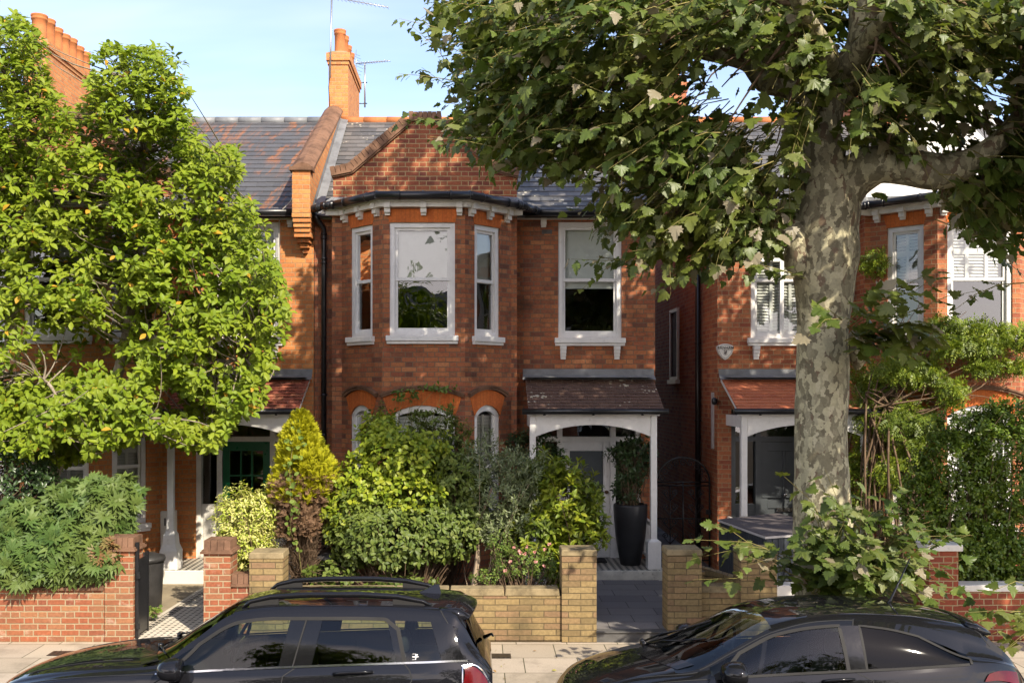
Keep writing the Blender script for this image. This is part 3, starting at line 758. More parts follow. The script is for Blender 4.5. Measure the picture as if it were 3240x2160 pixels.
    st = MBT(); st.box(.70, 2.86, -1.06, .10, -.2, .335); st.build('step', M[g('step', 'stone_w')], po, bevel=.01)
    tl = MBT(); tl.box(.78, 2.78, -1.04, .105, .3355, .3395); tl.build('tile_floor', M['checker'], po)
    if g('rail', True):
        ra = MBT(); ra.box(2.68, 2.73, -.83, -.0, .98, 1.03); ra.box(2.685, 2.725, -.83, 0, .42, .46)
        for i in range(7): ra.box(2.69, 2.72, -.79 + i * .115, -.76 + i * .115, .461, .979)
        ra.build('balustrade', white, po)
    # ---- front door
    fY = .07
    dm = M[g('door', 'white')]; fm = M[g('doorframe', 'white')]
    d = MBT(); x0, x1, z0, z1 = 1.378, 2.158, .345, 2.245
    def fbox(mb, a, b, c, e, y0=fY, y1=fY + .045, mat=0): mb.box(a, b, y0, y1, c, e, mat)
    st_ = g('door_style', 'glass'); zmid = 1.30 if st_ == 'glass' else 1.28
    fbox(d, x0, x0 + .115, z0, z1); fbox(d, x1 - .115, x1, z0, z1)
    fbox(d, x0 + .115, x1 - .115, z1 - .15, z1); fbox(d, x0 + .115, x1 - .115, z0, z0 + .2); fbox(d, x0 + .115, x1 - .115, zmid - .13, zmid)
    if st_ == 'glass': fbox(d, x0 + .115, x1 - .115, z0 + .2, zmid - .13, fY + .015, fY + .04); fbox(d, 1.74, 1.80, z0 + .2, zmid - .13)
    if st_ == 'panes':
        fbox(d, x0 + .115, x1 - .115, z0 + .2, zmid - .13, fY + .015, fY + .04)
        for i in (1, 2): xx = x0 + .115 + (x1 - x0 - .23) * i / 3; fbox(d, xx - .014, xx + .014, zmid, z1 - .15)
        zz = (zmid + z1 - .15) / 2; fbox(d, x0 + .115, x1 - .115, zz - .014, zz + .014, fY + .001, fY + .044)
    if st_ == 'panel':
        fbox(d, x0 + .115, x1 - .115, z0 + .2, z1 - .15, fY + .02, fY + .04); fbox(d, 1.745, 1.79, z0 + .2, z1 - .15, fY + .003, fY + .043)
        fbox(d, x0 + .02, x1 - .02, 1.325, 1.35, fY - .015, fY + .01)
    D = d.build('door', dm, H, bevel=.004)
    if st_ != 'panel':
        gl = MBT(); fbox(gl, x0 + .11, x1 - .11, zmid - .01, z1 - .145, fY + .02, fY + .028); gl.build('glass_panel', M['frost'] if st_ == 'glass' else M['glass'], D)
    lb = MBT(); zl = 1.21 if st_ != 'panel' else 1.13
    fbox(lb, 1.64 if st_ != 'glass' else 1.66, 1.90 if st_ != 'glass' else 1.83, zl - .035, zl + .035, fY - .012, fY + .001)
    fbox(lb, 1.67, 1.87 if st_ != 'glass' else 1.81, zl - .018, zl + .018, fY - .018, fY - .0125)
    lb.build('letterbox', M[g('metal', 'brass')], D)
    kn = MB(); c = T((2.10 if st_ != 'panes' else 1.435, fY - .03, 1.42 if st_ != 'panes' else 1.24))
    if st_ == 'panel': c = T((1.767, fY - .04, 1.38))
    kn.lathe([(.008, -.028), (.026, -.018), (.032, 0), (.026, .018), (.008, .028)], c, 12); kn.build('knob', M[g('metal', 'brass')], D)
    # frame with sidelights and transom
    fr = MBT(); A, B, C0, C1 = .95, 2.66, .34, 2.78
    for (a, b) in ((A, A + .08), (1.29, x0 - .004), (x1 + .004, 2.25), (B - .08, B)):
        fr.box(a, b, fY - .03, fY + .09, C0, C1)
    fr.box(A + .08, 1.29, fY - .028, fY + .088, 2.25, 2.33); fr.box(x0 - .004, x1 + .004, fY - .028, fY + .088, 2.25, 2.33); fr.box(2.25, B - .08, fY - .028, fY + .088, 2.25, 2.33)
    for (a, b) in ((A + .08, 1.29), (2.25, B - .08)):
        fr.box(a, b, fY - .0, fY + .06, C0, 1.22); fr.box(a + .04, b - .04, fY - .012, fY, C0 + .12, 1.12)
    fr.box(A + .08, B - .08, fY - .0285, fY + .0875, 2.73, C1)
    FRM = fr.build('door_frame', fm, H)
    gl = MBT()
    for (a, b, c, e) in ((A + .08, 1.29, 1.22, 2.25), (2.25, B - .08, 1.22, 2.25), (A + .08, 1.29, 2.33, 2.73), (x0 - .004, x1 + .004, 2.33, 2.73), (2.25, B - .08, 2.33, 2.73)):
        gl.quad((a, fY + .05, c), (b, fY + .05, c), (b, fY + .05, e), (a, fY + .05, e))
    gl.build('sidelight', M['glass'], FRM)
    return H, T

# checkered porch tiles
t = NT('checker tiles'); q = t.xyz(t.uv())
def _ck(s, a, b):
    r = t.m('ADD', t.m('FLOOR', t.m('DIVIDE', a, s)), t.m('FLOOR', t.m('DIVIDE', b, s))); return t.m('FLOORED_MODULO', r, 2)
rx, ry = t.m('ADD', q[0], q[1]), t.m('SUBTRACT', q[0], q[1])
M['checker'] = t.done(t.bsdf(t.mix(_ck(.10, rx, ry), (.50, .46, .38), (.035, .033, .032)), .5, .4))

cen, Tc = make_house(0, None, dict(brick='brick_c', label='red orange brick house with stepped brick gable, brown tiled porch and white front door', slate='slate_l', ridge='terra_o', blind_up=('roller', 4.80),
    blind_ground=('slats', 1.0), door='white', door_style='glass', chimneys=[(-2.95, -2.57, 3.15, 4.95, 9.70, 4, .115, .50)], name='terraced_house'))
lef, Tl = make_house(-5.6, None, dict(brick='brick_o', label='sunlit orange brick house with green front door and red tiled porch behind the magnolia', slate='slate_r', ridge='lead', roof_l=0, roof_r=-.1,
    blind_up=('roller', 5.1), blind_ground=('slats', 1.6), door='green', doorframe='white2', door_style='panes', tile='tile_r', tile_wob=.015, turned=True, step='step_w', rail=False, downpipe=False, chimneys=[(-8.55, -8.1, 2.3, 4.7, 9.65, 7, .145, .50)], chim_lead=False))
rig, Tr = make_house(0, 3.40, dict(brick='brick_r', label='brick house with white rendered gable and dark grey door, partly behind plane trunk', slate='slate', ridge='terra_o', white_gable=True, leaded=True,
    blind_up=('slats', 4.80), blind_side=('slats', 3.95), blind_ground=('slats', 1.0), door='grey', doorframe='grey', door_style='panel', metal='steel', tile='tile_o', parapet=False, chimneys=[(4.15, 4.6, 5.6, 6.5, 9.9, 2, .12, .5), (7.2, 8.3, 2.9, 3.5, 8.9, 3, .12, .45)], chim_mat='brick_r', chim_lead=False))
# next house further left, only a slice of it beyond the shared chimney
# ================================================================ GROUND
KY = -6.75
def sheet(name, x0, x1, y0, y1, z, mat, z2=None, label=None):
    m = MB(); z2 = z if z2 is None else z2
    m.quad((x0, y0, z), (x1, y0, z), (x1, y1, z2), (x0, y1, z2))
    return tag(m.build(name, mat, recalc=False), kind='structure')
sheet('ground', -300, 300, 9.3, 400, -.25, M['soil'])
sheet('pavement', -60, 60, KY + .14, -4.0, 0, M['pave'])
m = MB(); x = -40.0
while x < 40: m.box(x, x + .895, KY, KY + .136, -.25, .004); x += .9
tag(m.build('kerb', M['kerb']), kind='structure')
m = MB(); ys = [KY, -9.2, -10.6, -12.0, -14.6]; zs = [-.21, -.06, -.03, -.06, -.20]
for i in range(4): m.quad((-60, ys[i], zs[i]), (60, ys[i], zs[i]), (60, ys[i + 1], zs[i + 1]), (-60, ys[i + 1], zs[i + 1]))
tag(m.build('road', M['tarmac'], recalc=False), kind='structure')
sheet('opposite_pavement', -60, 60, -17.4, -14.6, 0, M['pave'])
sheet('opposite_garden', -60, 60, -60, -17.4, .02, M['soil'])
sheet('front_garden', -20, 20, -4.0, .2, .02, M['soil'])
sheet('passage', 2.89, 3.91, -.9, 9.3, .12, M['path'])
# centre path: flags one riser above the pavement
m = MB(); m.quad((1.44, -3.96, .125), (2.75, -3.96, .125), (2.75, -1.05, .19), (1.44, -1.05, .19))
m.quad((2.75, -2.2, .165), (3.9, -2.2, .165), (3.9, -.2, .19), (2.75, -.2, .19))
tag(m.build('garden_path', M['path'], recalc=False), kind='structure')
m = MB(); m.box(1.44, 2.33, -4.01, -3.86, -.02, .118); m.box(1.44, 2.33, -4.03, -3.88, .1185, .135)
tag(m.build('path_riser', M['stepdark']), kind='structure')
# left tiled path and concrete
m = MB(); m.quad((-5.2, -4, .03), (-3.2, -4, .03), (-3.0, -1.06, .13), (-5.2, -1.06, .13)); tag(m.build('concrete_yard', M['concrete'], recalc=False), kind='structure')
t = NT('victorian path tiles'); q = t.xyz(t.uv())
x = t.n('ShaderNodeTexCoord').outputs['Object']; o3 = t.xyz(x)
ax = t.m('ABSOLUTE', o3[0])
ch = .085
fx = t.m('SUBTRACT', t.m('FRACT', t.m('DIVIDE', o3[0], ch)), .5); fy = t.m('SUBTRACT', t.m('FRACT', t.m('DIVIDE', o3[1], ch)), .5)
dot = t.m('LESS_THAN', t.m('ADD', t.m('ABSOLUTE', fx), t.m('ABSOLUTE', fy)), .30)
c = t.mix(dot, (.60, .54, .44), (.045, .04, .038))
tri = t.m('LESS_THAN', t.m('ABSOLUTE', t.m('SUBTRACT', t.m('FRACT', t.m('DIVIDE', o3[1], .10)), .5)), t.m('MULTIPLY', t.m('SUBTRACT', .40, ax), 7.0))
bd = t.mix(tri, (.60, .54, .44), (.04, .036, .034))
c = t.mix(t.m('GREATER_THAN', ax, .335), c, bd)
for a, b in ((.30, .315), (.325, .335), (.40, .412)): c = t.mix(t.m('MULTIPLY', t.m('GREATER_THAN', ax, a), t.m('LESS_THAN', ax, b)), c, (.04, .036, .034))
c = t.mix(t.m('GREATER_THAN', ax, .43), c, (.58, .52, .42))
c = t.mix(t.m('MULTIPLY', t.ss(t.noise(6, 5, .7, vec=x), .45, .75), .45), c, (.22, .17, .11))
M['vict'] = t.done(t.bsdf(c, .7, .3))
m = MB(); m.hexa([(-.47, -1.48, 0), (.47, -1.48, 0), (.47, 1.48, 0), (-.47, 1.48, 0), (-.47, -1.48, .012), (.47, -1.48, .012), (.47, 1.48, .012), (-.47, 1.48, .012)])
o = m.build('tiled_path', M['vict'], local=True); o.location = (-3.80, -2.52, .078); o.rotation_euler = (R(1.95), 0, R(-5)); tag(o, kind='structure')

# ================================================================ GARDEN WALLS
def cap_brick(mb, x0, x1, y0, y1, z, h=.115, along='x'):
    n = max(1, int(round((x1 - x0) / .075))); w = (x1 - x0) / n
    for i in range(n):
        a = x0 + i * w + .003; b = x0 + (i + 1) * w - .003
        mb.hexa([(a, y0, z), (b, y0, z), (b, y1, z), (a, y1, z), (a, y0 + .012, z + h), (b, y0 + .012, z + h), (b, y1 - .012, z + h), (a, y1 - .012, z + h)])
def red_pillar(parent, x0, x1, top, mat, y0=-4.0, dp=.34):
    m = MB(); m.box(x0, x1, y0 - .012, y0 + dp, -.1, top - .16); p = m.build('pillar', mat, parent)
    m = MB(); m.box(x0 - .035, x1 + .035, y0 - .05, y0 + dp + .035, top - .16, top - .135); m.box(x0 - .02, x1 + .02, y0 - .035, y0 + dp + .02, top - .1345, top - .115)
    cap_brick(m, x0, x1, y0 - .01, y0 + dp, top - .1145); m.build('pillar_cap', M['terra'], p)
    return p
# left wall
W = thing('garden_wall', (-7, -3.9, 0), 'low sunlit red brick garden wall with end pillar, cut-leaved hedge spilling over it', 'wall', 'front garden walls')
m = MB(); m.box(-12, -4.61, -4.0, -3.77, -.1, .64); m.build('wall_face', M['brick_wl'], W)
m = MB(); m.box(-12, -4.612, -4.035, -3.74, .6405, .675); m.box(-12, -4.613, -4.02, -3.75, .6755, .69); cap_brick(m, -12, -4.614, -4.005, -3.765, .6905, .10); m.build('coping', M['terra'], W)
red_pillar(W, -4.60, -4.25, 1.28, M['brick_wl'])
# second red pillar with its stub of wall
W = thing('gate_pillar', (-3.2, -3.9, 0), 'red brick gate pillar with soldier brick cap, between green door path and variegated shrub', 'pillar', 'front garden walls')
red_pillar(W, -3.385, -3.055, 1.25, M['brick_wl'])
m = MB(); m.box(-3.054, -2.82, -3.98, -3.76, -.1, .68); m.build('wall_face', M['brick_wl'], W)
m = MB(); m.box(-3.053, -2.821, -4.01, -3.73, .6805, .71); cap_brick(m, -3.052, -2.822, -3.985, -3.755, .7105, .12); m.build('coping', M['terra'], W)
# buff block wall
def rough_cap(mb, x0, x1, y0, y1, z, h):
    n = 6
    mb.hexa([(x0, y0, z), (x1, y0, z), (x1, y1, z), (x0, y1, z), (x0 + .01, y0 + .012, z + h), (x1 - .01, y0 + .012, z + h), (x1 - .01, y1 - .01, z + h + .006), (x0 + .01, y1 - .01, z + h + .004)])
def buff_pillar(parent, x0, x1, top, y0=-4.02, dp=.36):
    m = MB(); m.box(x0, x1, y0, y0 + dp, -.1, top - .075); p = m.build('pillar', M['stone_y'], parent)
    m = MB(); rough_cap(m, x0 - .012, x1 + .012, y0 - .012, y0 + dp + .012, top - .0745, .0745); m.build('pillar_cap', M['cap_y'], p, bevel=.008)
W = thing('garden_wall', (-.7, -3.9, 0), 'buff stone block garden wall with flat coping and two end pillars, behind the parked car', 'wall', 'front garden walls')
buff_pillar(W, -2.82, -2.41, 1.10)
m = MB(); m.box(-2.409, 1.019, -3.985, -3.78, -.1, .565); m.build('wall_face', M['stone_y'], W)
m = MB(); x = -2.40
while x < 1.0:
    x2 = min(x + .68, 1.015); rough_cap(m, x, x2 - .006, -4.0, -3.765, .5655, .085); x = x2
m.build('coping', M['cap_y'], W, bevel=.008)
buff_pillar(W, 1.02, 1.446, 1.135)
W = thing('garden_wall', (3, -3.9, 0), 'buff stone block wall with two pillars and low recessed section, right of the garden path', 'wall', 'front garden walls')
buff_pillar(W, 2.32, 2.737, 1.14)
m = MB(); m.box(2.738, 3.219, -3.96, -3.76, -.1, .60); m.hexa([(2.70, -3.68, -.1), (2.86, -3.68, -.1), (2.86, -3.10, -.1), (2.70, -3.10, -.1), (2.70, -3.68, .80), (2.86, -3.68, .80), (2.86, -3.10, .80), (2.70, -3.10, .80)])
m.hexa([(2.861, -3.25, -.1), (3.35, -3.62, -.1), (3.45, -3.47, -.1), (2.861, -3.08, -.1), (2.861, -3.25, .80), (3.35, -3.62, .68), (3.45, -3.47, .68), (2.861, -3.08, .80)])
m.build('wall_face', M['stone_y'], W)
m = MB(); rough_cap(m, 2.739, 3.218, -3.975, -3.745, .6005, .08); m.build('coping', M['cap_y'], W)
buff_pillar(W, 3.22, 3.66, 1.14)
# right red wall with white coping
W = thing('garden_wall', (6, -3.9, 0), 'dark red brick wall with white coping and pillar under privet hedge', 'wall', 'front garden walls')
m = MB(); m.box(5.901, 12, -3.98, -3.76, -.1, .62); m.build('wall_face', M['brick_wr'], W)
m = MB(); m.box(5.902, 12, -4.01, -3.73, .6205, .70); m.build('coping', M['white2'], W, bevel=.006)
m = MB(); m.box(5.54, 5.90, -4.0, -3.64, -.1, 1.12); p = m.build('pillar', M['brick_wr'], W)
m = MB(); m.box(5.50, 5.94, -4.04, -3.60, 1.1205, 1.20); m.build('pillar_cap', M['white2'], p, bevel=.006)
W = thing('garden_wall', (3.9, -3.8, 0), 'short red brick wall with white coping beside buff pillar, behind plane trunk', 'wall', 'front garden walls')
m = MB(); m.box(3.662, 4.55, -3.98, -3.76, -.1, .56); m.build('wall_face', M['brick_wr'], W)
m = MB(); m.box(3.663, 4.56, -4.01, -3.73, .5605, .70); m.build('coping', M['white2'], W, bevel=.006)

# ================================================================ PROPS
# gate leaf standing open at the left gate
g = thing('metal_gate', (-4.2, -3.9, 0), 'narrow black gate standing open against left red brick pillar', 'gate')
m = MB(); m.box(-4.235, -4.205, -3.96, -3.62, .08, 1.0); m.box(-4.24, -4.20, -3.97, -3.93, .02, 1.22); m.box(-4.24, -4.20, -3.62, -3.58, .02, 1.05)
m.build('gate_leaf', M['iron'], g)
m = MB(); m.box(-4.215, -4.17, -4.0, -3.965, .78, .86); m.box(-4.215, -4.17, -4.0, -3.965, .16, .22); m.build('hinge', M['iron'], g)
# bins
b = thing('dustbin', (-4.66, -2.35, .06), 'round black plastic dustbin standing by the left garden pillar', 'dustbin')
m = MB(); m.lathe([(.20, 0), (.21, .02), (.245, .70), (.25, .72)], (-4.66, -2.35, .06), 28); m.build('bin_body', M['bin'], b)
m = MB(); m.lathe([(.262, .70), (.268, .735), (.255, .765), (.15, .80), (.05, .81)], (-4.66, -2.35, .01), 28); m.build('lid', M['bin'], b)
b = thing('dustbin', (-2.05, -2.75, .02), 'black dustbin with round lid half hidden behind the dead conifer stem', 'dustbin')
m = MB(); m.lathe([(.19, 0), (.20, .02), (.235, .78), (.24, .80)], (-2.02, -2.75, .03), 28); m.build('bin_body', M['bin'], b)
m = MB(); m.lathe([(.262, .79), (.27, .82), (.26, .845), (.2, .88), (.06, .895)], (-2.02, -2.75, .03), 28); m.build('lid', M['bin'], b)
# meter cupboard
b = thing('meter_box', (-4.95, -.5, .5), 'white meter cupboard with two small windows on brick wall beside left porch post', 'meter box')
m = MB(); m.box(-5.10, -4.885, -.40, -.20, .52, 1.16); bd = m.build('cupboard', M['white2'], b, bevel=.012)
m = MB(); m.box(-5.035, -5.005, -.4035, -.39, .93, 1.05); m.box(-4.965, -4.935, -.4035, -.39, .93, 1.05); m.build('viewing_window', M['stepdark'], b)
# planter with laurel
pc = Vector((2.40, -.55, .34))
b = thing('planter', pc, 'tall tapering black planter standing on the tiled porch beside white door', 'planter')
m = MB(); m.lathe([(.155, 0), (.16, .01), (.195, .2), (.235, .45), (.262, .75), (.268, .93), (.262, .955), (.245, .96), (.235, .945), (.235, .88)], pc, 36); m.build('pot', M['planter'], b)
m = MB(); m.lathe([(.236, 0), (.236, .005)], pc + Vector((0, 0, .88)), 24); m.build('compost', M['soil'], b)
# doormat
m = MB(); m.box(1.42, 2.05, -.42, -.06, .3415, .358)
for i in range(12): m.box(1.44 + i * .05, 1.47 + i * .05, -.40, -.08, .3585, .364)
tag(m.build('doormat', M['rubber']), 'black rubber doormat lying on checkered porch tiles before white door', 'doormat')
# side gate in the passage
g = thing('wrought_iron_gate', (3.4, .3, .12), 'tall arched wrought iron scroll gate closing the dark passage between two houses', 'gate')
gx0, gx1, gy = 2.97, 3.86, .32; gw = (gx1 - gx0) / 2; gc = (gx0 + gx1) / 2
m = MB(); zs_ = 1.56
ar = [(gc + gw * math.cos(math.pi * i / 20), gy, zs_ + gw * .92 * math.sin(math.pi * i / 20)) for i in range(21)]
m.tube([(gx1, gy, .15)] + ar + [(gx0, gy, .15)], .018, 6); 
for z in (.25, .95, 1.56, 1.50): m.tube([(gx0, gy, z), (gx1, gy, z)], .012, 5)
m.tube([(gc, gy, .2), (gc, gy, 1.56)], .014, 5); m.build('gate_frame', M['iron'], g)
def scroll(cx, cz, r, sgn, flip=1, n=18, turns=1.35):
    pts = []
    for i in range(n + 1):
        a = 2 * math.pi * turns * i / n; rr = r * (1 - .75 * i / n)
        pts.append((cx + sgn * (rr * math.cos(a)), gy, cz + flip * rr * math.sin(a)))
    return pts
m = MB()
for i in range(9):
    a = math.pi * (i + .5) / 9
    m.tube(scroll(gc + gw * .80 * math.cos(a), zs_ + gw * .74 * math.sin(a), .06, 1 if i < 5 else -1), .007, 4)
for px in (gx0 + .23, gx1 - .23):
    m.tube([(px, gy, .25), (px, gy, 1.5)], .008, 4)
    for k in range(5):
        z = .42 + k * .24
        for sg in (1, -1):
            m.tube(scroll(px + sg * .075, z, .05, sg), .007, 4); m.tube([(px, gy, z - .13), (px + sg * .06, gy, z - .07), (px + sg * .125, gy, z)], .007, 4)
m.build('scrollwork', M['iron'], g)
m = MB(); m.box(3.80, 3.88, gy - .03, gy + .03, 1.02, 1.10); m.build('latch', M['iron'], g)
# burglar alarm
ac = P(1664, 806, -.02)
b = thing('alarm_box', ac, 'cream shield shaped burglar alarm box on right hand house wall', 'alarm')
def shield(s, n=8):
    p = []
    tl, tr, bt = (-.138, .072), (.138, .072), (0, -.15)
    def arcq(a, b, bul):
        a, b = Vector(a), Vector(b); d = b - a; nn = Vector((-d.y, d.x)).normalized()
        return [a + d * (i / n) + nn * bul * (1 - (2 * i / n - 1) ** 2) for i in range(n)]
    for a, b_, bul in ((tl, tr, .045), (tr, bt, .035), (bt, tl, .035)): p += [tuple(v * s) for v in arcq(a, b_, bul)]
    return p
def shp(mb, s, y0, y1): mb.prism(shield(s), lambda x, d, z: (ac.x + x, d, ac.z + z), y0, y1)
m = MB(); shp(m, 1.0, -.085, -.0); bx = m.build('casing', M['white2'], b, bevel=.008)
m = MB()
def ring(s0, s1, y):
    a, c = shield(s0), shield(s1); n = len(a)
    for i in range(n): m.quad(*(((ac.x + q[0], y, ac.z + q[1])) for q in (a[i], a[(i + 1) % n], c[(i + 1) % n], c[i])))
ring(.84, .80, -.0865)
m.box(ac.x - .065, ac.x + .10, -.0866, -.086, ac.z + .018, ac.z + .023)
m.build('emblem', M['black'], b)
m = MB()   # small square device of grey blocks above a bar
for i in range(4):
    for j in range(5):
        if (i * 3 + j * 2) % 5 != 4: m.box(ac.x - .026 + i * .013, ac.x - .014 + i * .013, -.0866, -.086, ac.z - .045 + j * .0115, ac.z - .0345 + j * .0115)
m.box(ac.x - .04, ac.x + .04, -.0866, -.086, ac.z - .058, ac.z - .055); m.box(ac.x - .015, ac.x + .015, -.0867, -.086, ac.z - .062, ac.z - .05)
m.build('device', paint('grey print', (.12, .10, .10), .5), b)
def letters(txt, loc, size, name, mat, parent, bold=.0, rx=90, rz=0):
    cu = bpy.data.curves.new(name, 'FONT'); cu.body = txt; cu.size = size; cu.align_x = 'CENTER'; cu.align_y = 'CENTER'; cu.extrude = .0008; cu.offset = bold; cu.space_character = 1.08
    ob = bpy.data.objects.new(name, cu); COL.objects.link(ob)
    dg = bpy.context.evaluated_depsgraph_get(); me = bpy.data.meshes.new_from_object(ob.evaluated_get(dg)); bpy.data.objects.remove(ob)
    o = bpy.data.objects.new(name, me); COL.objects.link(o); me.materials.clear(); me.materials.append(mat)
    o.parent = parent; o.location = Vector(loc) - (base_of(parent)); o.rotation_euler = (R(rx), 0, R(rz)); return o
letters('BANHAM', (ac.x + .004, -.0870, ac.z + .050), .062, 'lettering', M['black'], b, .0012)
# cladded store
b = thing('bin_store', (4, -2.5, .1), 'dark cladded bin store with grey felt lid in front of grey door', 'bin store')
qd = [(3.70, -3.42), (4.92, -2.90), (4.55, -1.12), (3.50, -1.82)]
Hh = 1.20
m = MB()
def wallq(a, b_, n):
    a, b_ = Vector(a), Vector(b_); d = b_ - a; nn = Vector((d.y, -d.x)).normalized()
    for i in range(n):
        p = a + d * ((i + .06) / n); q = a + d * ((i + .94) / n)
        m.hexa([(*(p + nn * .012), .12), (*(q + nn * .012), .12), (*(q - nn * .02), .12), (*(p - nn * .02), .12), (*(p + nn * .012), Hh - .03), (*(q + nn * .012), Hh - .03), (*(q - nn * .02), Hh - .03), (*(p - nn * .02), Hh - .03)])
    m.hexa([(*a, .1), (*b_, .1), (*(b_ - nn * .03), .1), (*(a - nn * .03), .1), (*a, Hh - .02), (*b_, Hh - .02), (*(b_ - nn * .03), Hh - .02), (*(a - nn * .03), Hh - .02)])
for i, n in enumerate((14, 18, 14, 20)): wallq(qd[i], qd[(i + 1) % 4], n)
m.build('cladding', M['binstore'], b)
cq = Vector((sum(p[0] for p in qd) / 4, sum(p[1] for p in qd) / 4)); big = [cq + (Vector(p) - cq) * 1.035 for p in qd]
m = MB(); m.add([(*p, Hh - .015) for p in big] + [(*p, Hh + .012) for p in big], [(3, 2, 1, 0), (4, 5, 6, 7)] + [(i, (i + 1) % 4, (i + 1) % 4 + 4, i + 4) for i in range(4)]); m.build('trim', M['trim'], b)
sm = [cq + (Vector(p) - cq) * 1.018 for p in qd]
m = MB(); m.add([(*p, Hh + .0122) for p in sm] + [(*p, Hh + .02) for p in sm], [(3, 2, 1, 0), (4, 5, 6, 7)] + [(i, (i + 1) % 4, (i + 1) % 4 + 4, i + 4) for i in range(4)]); m.build('felt_lid', M['felt'], b)
# timber batten, outside lamp on right house
m = MB(); a = P(1624, 908, -.02); c2 = P(1624, 1046, -.02); m.box(3.765, 3.83, -.0, .0, 0, 0) if False else None
m.box(3.905 - .03, 3.909, .20, .29, c2.z + .1, a.z + .05); tag(m.build('timber_batten', M['trim']), 'weathered grey timber batten fixed upright at the corner of right hand house', 'batten')
lm = thing('wall_lamp', (4.0, -.05, 2.9), 'small black round lamp on brick wall left of red tiled porch', 'lamp')
lc = P(1634, 921, -.06); m = MB(); m.lathe([(.02, -.06), (.045, -.04), (.05, 0), (.045, .04), (.02, .06)], lc + Vector((.05, 0, 0)), 12); m.box(lc.x + .03, lc.x + .07, -.06, .0, lc.z - .02, lc.z + .02); m.build('lamp_body', M['black'], lm)
m = MB(); br = P(1686, 1000, -.3); m.box(3.98, 4.02, -.42, -.02, br.z + .12, br.z + .30)
# black drain pipe in passage
m = MB(); m.tube([(3.84, 1.1, .1), (3.84, 1.1, 5.6)], .05, 8); m.tube([(3.84, 1.1, 2.55), (3.84, 1.1, 2.58)], .062, 8); m.tube([(3.84, 1.1, 3.9), (3.84, 1.1, 3.93)], .062, 8)
tag(m.build('drainpipe', M['black']), 'black drainpipe on side wall of right house inside the dark passage', 'drainpipe')
# bathroom side window in passage wall
w = thing('side_window', (3.89, 3.0, 3.2), 'narrow white framed window in shadowed side wall above the iron gate', 'window')
m = MB()
for (a, c, e, f) in ((3.0, 3.06, 3.3, 4.7), (3.7, 3.76, 3.3, 4.7), (3.06, 3.7, 3.3, 3.36), (3.06, 3.7, 4.64, 4.7)): m.box(3.86, 3.905, a, c, e, f)
m.box(3.82, 3.906, 2.95, 3.81, 3.22, 3.298); m.build('frame', M['white2'], w)
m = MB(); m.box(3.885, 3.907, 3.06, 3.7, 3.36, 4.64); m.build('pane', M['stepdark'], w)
# aerials
def yagi(root, base, top, boom_dir, n, L, up=0, grid=False, bl=1.1):
    m = MB(); m.tube([base, top], .018, 6); m.build('mast', M['alu'], root)
    m = MB(); d = Vector(boom_dir).normalized(); e = top - d * .25; f = top + d * (bl - .25); m.tube([e, f], .010, 5)
    side = Vector((0, 0, 1)) if not up else d.cross(Vector((0, 0, 1))).normalized()
    for i in range(n):
        c = e.lerp(f, (i + .5) / n); l = L * (1 - .3 * i / n); m.tube([c - side * l, c + side * l], .0045, 4)
    if grid:
        for i in range(8):
            z = (i - 3.5) * .07; w_ = .26; c = e - d * (.02 + abs(z) * .4) + Vector((0, 0, z)); s2 = d.cross(Vector((0, 0, 1))).normalized(); m.tube([c - s2 * w_, c + s2 * w_], .004, 4)
        m.tube([e + Vector((0, 0, -.3)), e + Vector((0, 0, .3))], .006, 4)
    m.build('antenna', M['alu'], root)
a = thing('tv_aerial', (-2.35, 4.9, 8.8), 'silver television aerial on short mast beside the central chimney', 'aerial', 'television aerials')
b0 = P(838, 247, 5.0); b1 = P(838, 145, 5.0); yagi(a, b0, b1, (.8, -.55, -.12), 13, .10, 1, True, .95)
m = MB(); 
for y in (190, 238): q = P(838, y, 5.0); m.tube([q + Vector((.05, 0, 0)), q + Vector((-.30, 0, 0))], .012, 5)
m.build('bracket', M['black'], a)
a = thing('tv_aerial', (-2.95, 3.1, 9.3), 'tall television aerial on long thin mast rising above the central chimney pots', 'aerial', 'television aerials')
b0 = P(758, 180, 3.1); b1 = P(762, -6, 3.1); yagi(a, b0, b1, (.93, -.3, -.28), 16, .16, 1, False, 1.5)
m = MB(); m.tube([P(757, 180, 3.05), P(755, 200, 3.05), P(757, 245, 3.05)], .008, 4); m.build('lead_wire', M['black'], a)
# loose cable down the left house
m = MB(); m.tube([P(681, 432, -.25), P(668, 462, -.22), P(648, 482, -.2), P(641, 510, -.05), P(640, 580, -.03), P(639, 800, -.02)], .008, 5)
tag(m.build('loose_cable', M['cable']), 'loose white cable hanging from left house roof edge to upstairs window', 'cable')
# pavement ironwork
for (x, y, s, lab) in ((1140, 1506, (.17, .10), 'small square drain cover set in pavement behind rear of left car'), (150, 1500, (.18, .10), 'small square drain cover set in sunlit pavement beside left car bonnet')):
    c = P(x, y, 0); Z = CAMZ * FP / (y - VY); c = Vector(((x - VX) * Z / FP, Z + CY, 0)); m = MB(); m.box(c.x - s[0], c.x + s[0], c.y - s[1], c.y + s[1], .001, .006)
    for i in range(6): m.box(c.x - s[0] + .02 + i * .055, c.x - s[0] + .045 + i * .055, c.y - s[1] + .02, c.y + s[1] - .02, .0065, .009)
    tag(m.build('drain_cover', M['iron']), lab, 'drain cover', 'drain covers in the pavement')

